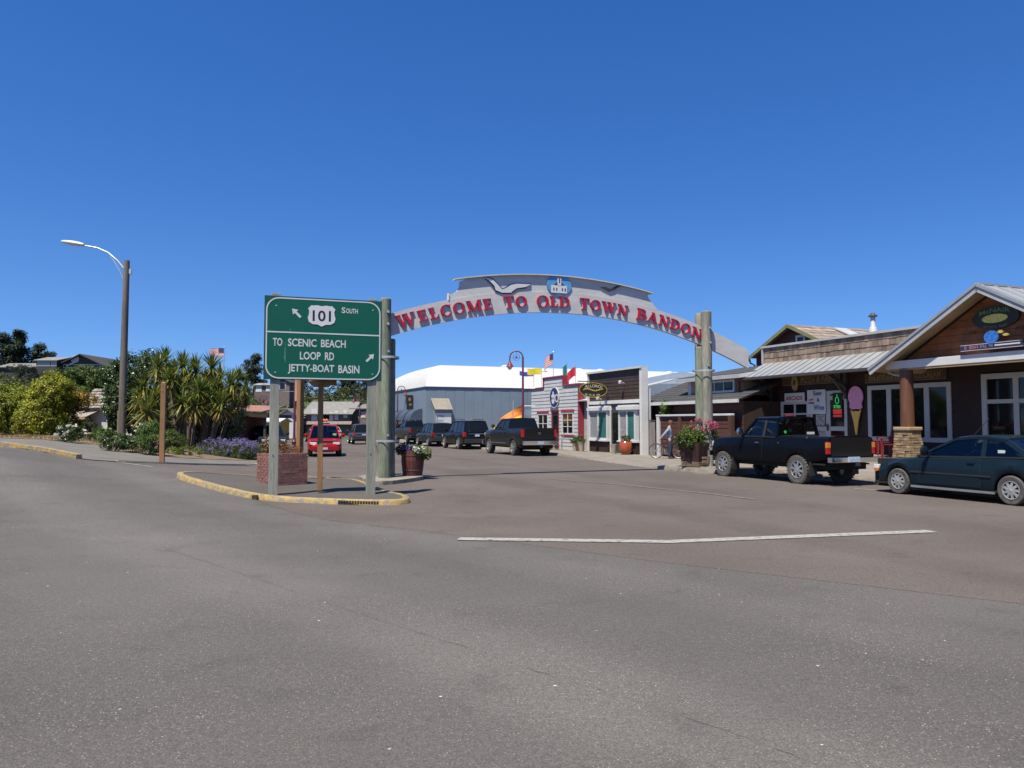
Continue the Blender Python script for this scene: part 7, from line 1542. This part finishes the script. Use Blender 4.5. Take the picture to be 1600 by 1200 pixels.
# cordylines
def cordyline(label, px, py, Y, basepx, L_=.95, n=85, lean=0):
    hx_, hz = RYP(px, py, Y); bx_ = RYP(basepx, 700, Y)[0]; bz_ = zg(bx_, Y) + .1; o = thing('cordyline', label, 'spiky plant', (bx_, Y, bz_), 0, 'spiky cordyline cluster')
    top_ = (hx_ - bx_, RN.uniform(-.2, .2), hz - bz_); mid = (top_[0] * .45 + RN.uniform(-.08, .08), 0, top_[2] * .5)
    mb = MB(); mb.tube([(0, 0, -.1), mid, top_], [.10, .075, .06], 8); mb.build('trunk', M_BARK, o, smooth=60)
    def strap(cnt, el0, el1, ln, wd, droop, m, nm, off=0):
        vs = []
        for k in range(cnt):
            az = RN.uniform(0, 2 * math.pi); el = R(RN.uniform(el0, el1)); l = ln * RN.uniform(.7, 1.12); d = np.array([math.cos(az) * math.cos(el), math.sin(az) * math.cos(el), math.sin(el)]); sd_ = np.array([-math.sin(az), math.cos(az), 0]); p0 = np.array(top_) - np.array([0, 0, off + RN.uniform(0, .16)]); pts = []
            dr = droop * RN.uniform(.5, 1.3)
            for j in range(4):
                f_ = j / 3; pts.append(p0 + d * l * f_ + np.array([0, 0, -dr * l * f_ ** 2.2])); 
            ws = [wd * .5, wd, wd * .8, .004]
            for j in range(3): vs += [pts[j] - sd_ * ws[j] / 2, pts[j] + sd_ * ws[j] / 2, pts[j + 1] + sd_ * ws[j + 1] / 2, pts[j + 1] - sd_ * ws[j + 1] / 2]
        quads(nm, np.array(vs), len(vs) // 4, m, o)
    strap(int(n * .55), 25, 88, L_, .07, .14, L_CORD, 'upper_leaves'); strap(int(n * .35), -25, 30, L_ * .95, .07, .38, L_CORD, 'lower_leaves'); strap(int(n * .30), -75, -15, L_ * .8, .05, .2, L_CORDY, 'old_leaves', .1); strap(int(n * .35), -88, -60, L_ * .75, .05, .1, L_SKIRT, 'dead_skirt', .15)
    return o
CL = [(244, 572, 37.5, 272, 'spiky cordyline head highest on the left of the cluster'), (259, 562, 39, 284, 'tallest spiky cordyline beside the glossy tree'), (285, 570, 38.5, 296, 'tall spiky cordyline, third head from the glossy tree'), (308, 577, 38, 303, 'tall spiky cordyline in the middle of the cluster'), (333, 572, 38.5, 318, 'tall spiky cordyline just left of the flagpole'), (262, 590, 36.5, 280, 'spiky cordyline head right behind the bare timber post'), (228, 602, 37, 262, 'spiky cordyline leaning left out of the cluster'), (361, 600, 38, 328, 'spiky cordyline leaning right under the flagpole'), (310, 610, 36.5, 300, 'lower spiky cordyline in the middle of the cluster'),
      (230, 640, 36, 258, 'wide low spiky cordyline at the left foot of the cluster'), (346, 630, 36.8, 326, 'low spiky cordyline above the lavender'), (304, 632, 36.2, 292, 'low spiky cordyline in the shaded middle'), (277, 610, 37, 284, 'spiky cordyline head just right of the timber post'), (373, 592, 40, 338, 'rightmost spiky cordyline of the cluster'), (322, 596, 39.5, 312, 'spiky cordyline half hidden behind the middle heads'), (245, 622, 37, 266, 'spiky cordyline low behind the timber post'), (366, 632, 39, 340, 'small spiky cordyline over the red hut wall'),
      (272, 580, 40, 288, 'spiky cordyline behind the tallest head'), (296, 592, 39, 298, 'spiky cordyline between the middle and third heads'), (345, 590, 40, 322, 'spiky cordyline just under the flagpole foot'), (288, 628, 36.6, 286, 'low spiky cordyline right of the timber post foot'), (326, 620, 37.2, 312, 'low spiky cordyline behind the lavender, left one'), (384, 612, 41, 346, 'far right spiky cordyline touching the bright tree'), (214, 622, 38, 256, 'spiky cordyline poking out left over the rounded shrub'), (336, 606, 37.6, 318, 'spiky cordyline in the right half of the cluster')]
for px, py, Y, bpx, lb in CL: cordyline(lb, px, py, Y, bpx, 1.45 if (px, py) == (230, 640) else (.95 if py < 600 else .98), 120 if py < 612 else 85)
x, y, z = place(300, 40.5); shrub('glossy_shrub', 'dark leafy undergrowth between the cordyline trunks', 'shrub', (x, y, z), [(-2.0, 0, 1.2, 1.1, .7, 1.3), (-.5, 0, 1.4, 1.2, .7, 1.5), (1.0, 0, 1.3, 1.0, .7, 1.4), (1.8, .3, 1.0, .8, .7, 1.0)], 230, 50, .3, .15, .45, L_GLOSS, None, 6)
# low planting along the bed
x, y = G(228, 711, .1); shrub('rounded_shrub', 'rounded bright green shrub left of the timber post', 'shrub', (x, y + .6, zg(x, y) + .1), [(0, 0, .5, .55, .5, .55), (-.1, 0, .85, .4, .4, .35)], 90, 60, .14, .085, .3, LM('leaf_fine_green', (.05, .10, .02), (.12, .20, .04)), None, 4)
x, y = G(258, 706, .1); shrub('rounded_shrub', 'dark green low shrub behind the timber post', 'shrub', (x, y + .6, zg(x, y) + .1), [(0, 0, .45, .6, .5, .5)], 60, 55, .16, .09, .4, L_MID, None, 3)
x, y = G(152, 693, .1); shrub('rounded_shrub', 'small bright green shrub before the cottage door', 'shrub', (x, y + .5, zg(x, y) + .1), [(0, 0, .32, .5, .45, .36), (.3, 0, .25, .4, .4, .28)], 60, 50, .13, .10, .35, L_BRIGHT, None, 3)
x, y = G(172, 704, .1); shrub('rounded_shrub', 'low dark shrub in front of the utility pole base', 'shrub', (x, y + .4, zg(x, y) + .1), [(0, 0, .28, .55, .4, .32), (.5, 0, .2, .3, .3, .22)], 60, 45, .14, .08, .5, L_GLOSS, None, 3)
x, y = G(195, 704, .1); shrub('dry_shrub', 'pale dry shrub at the foot of the glossy tree', 'shrub', (x, y + .4, zg(x, y) + .1), [(0, 0, .2, .6, .4, .28)], 50, 45, .14, .07, .3, LM('leaf_pale_dry', (.16, .15, .05), (.30, .27, .11)), None, 2)
x, y = G(282, 713, .1); shrub('dry_shrub', 'yellowish low plant between the timber post and lavender', 'shrub', (x, y + .5, zg(x, y) + .1), [(0, 0, .15, .6, .4, .22), (-.6, 0, .12, .4, .3, .16)], 45, 40, .12, .12, .2, L_YG, None, 2)
x, y = G(92, 690, .1); o = shrub('daisy_bush', 'bush of white daisies below the bronze shrub', 'flowers', (x, y + .5, zg(x, y) + .1), [(0, 0, .35, .45, .4, .36), (.4, 0, .3, .3, .35, .28)], 60, 45, .16, .08, .4, L_MID, None, 3)
P, Nn = crown_pts([(0, 0, .4, .5, .42, .38), (.4, 0, .35, .35, .38, .3)], 30, 8, .06, (.9, 1.05)); Nn[:, 1] -= 1; leaf_mesh_s('petals', P, Nn, .09 * RN.uniform(.7, 1.3, len(P)), .8, L_WHITE, o)
x, y = G(133, 690, .1); shrub('rounded_shrub', 'greyish low plant right of the white daisies', 'shrub', (x, y + .4, zg(x, y) + .1), [(0, 0, .5, .35, .3, .5)], 36, 45, .13, .08, .4, L_OLIVE, None, 2)
x, y = G(208, 697, .1); o = shrub('daisy_bush', 'few white flowers under the glossy tree', 'flowers', (x, y + .6, zg(x, y) + .1), [(0, 0, .5, .5, .3, .5)], 30, 40, .14, .08, .4, L_GLOSS, None, 2)
P, Nn = crown_pts([(0, -.05, .6, .5, .3, .45)], 14, 8, .05, (.9, 1.05)); Nn[:, 1] -= 1; leaf_mesh_s('petals', P, Nn, .09 * RN.uniform(.7, 1.3, len(P)), .8, L_WHITE, o)
# scattered dry grass along the bed edge
vs = []
for k in range(2600):
    i = int(RN.integers(20, 62)); p = back[i]; q_ = back[i + 1]; f_ = RN.uniform(0, 1); x0 = p[0] + (q_[0] - p[0]) * f_; y0 = p[1] + (q_[1] - p[1]) * f_ + abs(RN.normal(0, .5)) + .05; z0 = zg(x0, y0) + .11; a = RN.uniform(0, 6.28); h = RN.uniform(.05, .22); w_ = .012; dx, dy = math.cos(a), math.sin(a); lx, ly = RN.normal(0, .08), RN.normal(0, .08)
    vs += [(x0 - dx * w_, y0 - dy * w_, z0), (x0 + dx * w_, y0 + dy * w_, z0), (x0 + lx + dx * .002, y0 + ly, z0 + h), (x0 + lx - dx * .002, y0 + ly, z0 + h)]
tag(quads('dry_grass', np.array(vs), len(vs) // 4, L_DRYG), 'dry grass tufts along the edge of the planting bed', 'grass', kind='stuff')
# lavender
x, y = G(345, 719); y += .9; o = thing('lavender_bush', 'broad mound of purple lavender beside the crossing', 'flowers', (x, y, zg(x, y)))
P, Nn = crown_pts([(-.5, 0, .35, .8, .6, .5), (.5, 0, .35, .75, .6, .48), (0, -.2, .3, .9, .5, .45), (1.0, .1, .3, .45, .5, .42)], 340, 46, .15, (.5, 1.0), .01); Nn[:, 2] *= .3
leaf_mesh('foliage', P, Nn, .11 * RN.uniform(.6, 1.3, len(P)), .15, L_LAV, o)
P, Nn = crown_pts([(-.55, 0, .40, .85, .65, .54), (.5, 0, .40, .8, .65, .52), (.95, .05, .38, .5, .5, .42), (0, -.1, .42, .9, .6, .52)], 420, 34, .10, (.93, 1.06), .12); keep = RN.uniform(0, 1, len(P)) < .25 + .75 * np.clip((P[:, 2] - .25) / .4, 0, 1); P, Nn = P[keep], Nn[keep]
leaf_mesh('flower_spikes', P, Nn, .055 * RN.uniform(.6, 1.3, len(P)), .4, L_LAVF, o)
x, y = G(383, 718); shrub('rounded_shrub', 'green plant at the right end of the lavender', 'shrub', (x, y + .9, zg(x, y)), [(0, 0, .35, .35, .4, .42)], 50, 45, .12, .07, .3, LM('leaf_fine_yellow', (.07, .10, .015), (.16, .19, .04)), None, 2)
# planter plants
o = shrub('planter_shrub', 'rusty dry shrub growing in the brick planter', 'shrub', (-5.95, 20.0, .90), [(-.15, 0, .12, .34, .3, .22), (.15, .1, .10, .3, .3, .2), (-.35, .1, .15, .2, .2, .25)], 70, 30, .12, .05, .4, L_ORNG, None, 4, zmin=-.05)
P, Nn = crown_pts([(-.45, .1, .15, .2, .25, .28)], 20, 30, .10); leaf_mesh('green_foliage', P, Nn, .05 * RN.uniform(.6, 1.3, len(P)), .4, L_MID, o)
x, y = -2.95, 22.9; o = shrub('flower_planting', 'purple and white flowers spilling from the left barrel', 'flowers', (x, y, zg(x, y) + .80), [(0, 0, .05, .42, .4, .16), (.25, 0, .0, .3, .3, .18)], 60, 40, .10, .06, .5, L_MID, None, 0, zmin=-.3)
for c_, mm, nm, n in (((-.12, -.1, .14, .18, .22, .08), L_PURP, 'purple_flowers', 18), ((.22, -.15, .08, .22, .22, .10), L_WHITE, 'white_flowers', 18), ((.42, -.1, -.05, .12, .2, .16), L_YG, 'trailing_leaves', 20), ((-.3, 0, .08, .22, .2, .14), LM('dark_purple_leaf', (.02, .008, .03), (.05, .02, .07)), 'dark_leaves', 30)):
    P, Nn = crown_pts([c_], n, 14, .07, (.6, 1.05)); leaf_mesh(nm, P, Nn, .06 * RN.uniform(.6, 1.3, len(P)), .8, mm, o)
x, y = xy(22.02, 15.83); o = shrub('planter_bush', 'large green bush with pink flowers in the wooden tub planter', 'shrub', (x, y, .95), [(-.1, 0, .18, .55, .5, .32), (.2, .1, .32, .5, .5, .38), (-.38, -.1, .08, .38, .4, .26)], 150, 55, .15, .065, .5, L_MID, None, 5, zmin=-.35)
P, Nn = crown_pts([(.22, -.1, .62, .42, .4, .25), (.35, -.1, .5, .3, .35, .18)], 60, 24, .11, (.7, 1.1)); leaf_mesh('pink_flowers', P, Nn, .055 * RN.uniform(.6, 1.3, len(P)), .7, L_PINK, o)
P, Nn = crown_pts([(-.3, -.2, .42, .4, .3, .2)], 24, 18, .1, (.8, 1.05)); leaf_mesh('yellow_leaves', P, Nn, .06 * RN.uniform(.6, 1.3, len(P)), .5, L_YG, o)
for s, t, h, lb in ((38.2, 19.75, .62, 'leafy plant in the nearer clay pot by the bay window'), (38.95, 19.75, .55, 'leafy plant in the farther clay pot by the bay window'), (33.75, 19.95, .70, 'low grassy plant in the red glazed pot'), (39.6, 20.2, .52, 'bushy plant in the terracotta pot')):
    x, y = xy(s, t); shrub('pot_plant', lb, 'plant', (x, y, zwalk(s, t) + h - .08), [(0, 0, .12, .26, .26, .22)], 26, 34, .1, .07, .4, L_MID if s < 39 else L_BRIGHT, None, 2, zmin=-.02)
x, y = xy(32.1, 21.28); shrub('climbing_plant', 'bright green climber rising over the plank fence', 'plant', (x, y, 0), [(0, 0, 2.35, .22, .2, .42), (.1, 0, 2.6, .15, .15, .2)], 36, 40, .13, .09, .6, L_BRIGHT, None, 3, zmin=1.9)
# cypresses and trees on the hill
def cypress(label, px, pyb, pyt, Y, wpx, tiers=7, m=None, trunk=True, flat=1.0, name='cypress_tree'):
    x, zt_ = RYP(px, pyt, Y); zb = hill_z(x, Y); h = zt_ - zb; w_ = wpx * Y / 1200 / 2; o = thing(name, label, 'tree', (x, Y, zb), 0, 'trees on the hill')
    mb = MB(); mb.tube([(0, 0, -.3), (RN.uniform(-.2, .2), 0, h * .5), (RN.uniform(-.3, .3), 0, h * .95)], [.035 * h + .08, .022 * h, .02], 8)
    z0 = (RYP(px, pyb, Y)[1] - zb) / h; bl = []
    for k in range(tiers):
        f_ = z0 + (1 - z0) * (k + .3) / tiers; rr_ = w_ * (1 - .55 * ((f_ - z0) / (1 - z0)) ** 1.6) * RN.uniform(.75, 1.1)
        for j in range(2):
            a = RN.uniform(0, 6.28); ox, oy = rr_ * .45 * math.cos(a), rr_ * .45 * math.sin(a); bl.append((ox, oy, h * f_, rr_ * .72, rr_ * .72, h * (1 - z0) / tiers * .62 * flat)); mb.tube([(0, 0, h * f_ - .5), (ox * 1.6, oy * 1.6, h * f_)], [.012 * h, .02], 5)
    mb.build('trunk', M_BARK, o, smooth=60); P, Nn = crown_pts(bl, 60 * tiers, 36, .06 * h, (.5, 1.05), -9); Nn[:, 2] += .5
    leaf_mesh('crown', P, Nn, .034 * h * RN.uniform(.6, 1.3, len(P)), .45, m or L_DARK, o); return o
cypress('dark wind shaped cypress left of the green sign on the hill', 398, 600, 553, 128, 46, 6)
cypress('broad dark cypress on the skyline at the far left', 12, 585, 521, 118, 62, 7); cypress('pointed dark conifer on the skyline at the far left', 30, 585, 516, 120, 24, 8)
cypress('rounded dark cypress left of the hilltop house', 58, 590, 536, 122, 54, 6); cypress('small dark cypress beside the hilltop house wing', 78, 592, 549, 120, 36, 5)
cypress('dark bushy tree in front of the low hilltop house', 34, 604, 568, 98, 74, 4); cypress('dark bushy tree hiding the foot of the dark hilltop gable', 128, 606, 572, 98, 80, 4, L_SCRUB)
cypress('dark cypress behind the long low hilltop house', -25, 590, 530, 124, 60, 6)
cypress('tall dark cypress seen under the green sign, left trunk', 538, 614, 560, 136, 48, 6); cypress('tall dark cypress seen under the green sign, right trunk', 575, 618, 560, 132, 46, 6); cypress('dark conifer on the hill beside the right sign post', 592, 628, 574, 124, 30, 6)
cypress('dark cypress partly hidden behind the green sign', 470, 606, 560, 136, 46, 6); cypress('dark tree above the white windowed hill house', 440, 604, 578, 134, 30, 5)
# scrub on the hill, one mass
bl = []
for k in range(120):
    px = RN.uniform(375, 606); Y = RN.uniform(112, 134); x = (px - 800) / 1200 * Y; r_ = RN.uniform(.7, 1.6); bl.append((x, Y, hill_z(x, Y) + r_ * .3, r_ * 1.4, r_, r_ * .9))
for k in range(110):
    px = RN.uniform(-40, 380); Y = RN.uniform(64, 112); x = (px - 800) / 1200 * Y
    r_ = RN.uniform(1.0, 2.0); bl.append((x, Y, max(hill_z(x, Y), 0) + r_ * .3, r_ * 1.4, r_, r_ * .85))
P, Nn = crown_pts(bl, 2600, 20, .55, (.6, 1.05), -1); tag(leaf_mesh('hillside_scrub', P, Nn, .34 * RN.uniform(.6, 1.3, len(P)), .55, L_SCRUB), 'dense green scrub covering the hillside', 'scrub', kind='stuff')
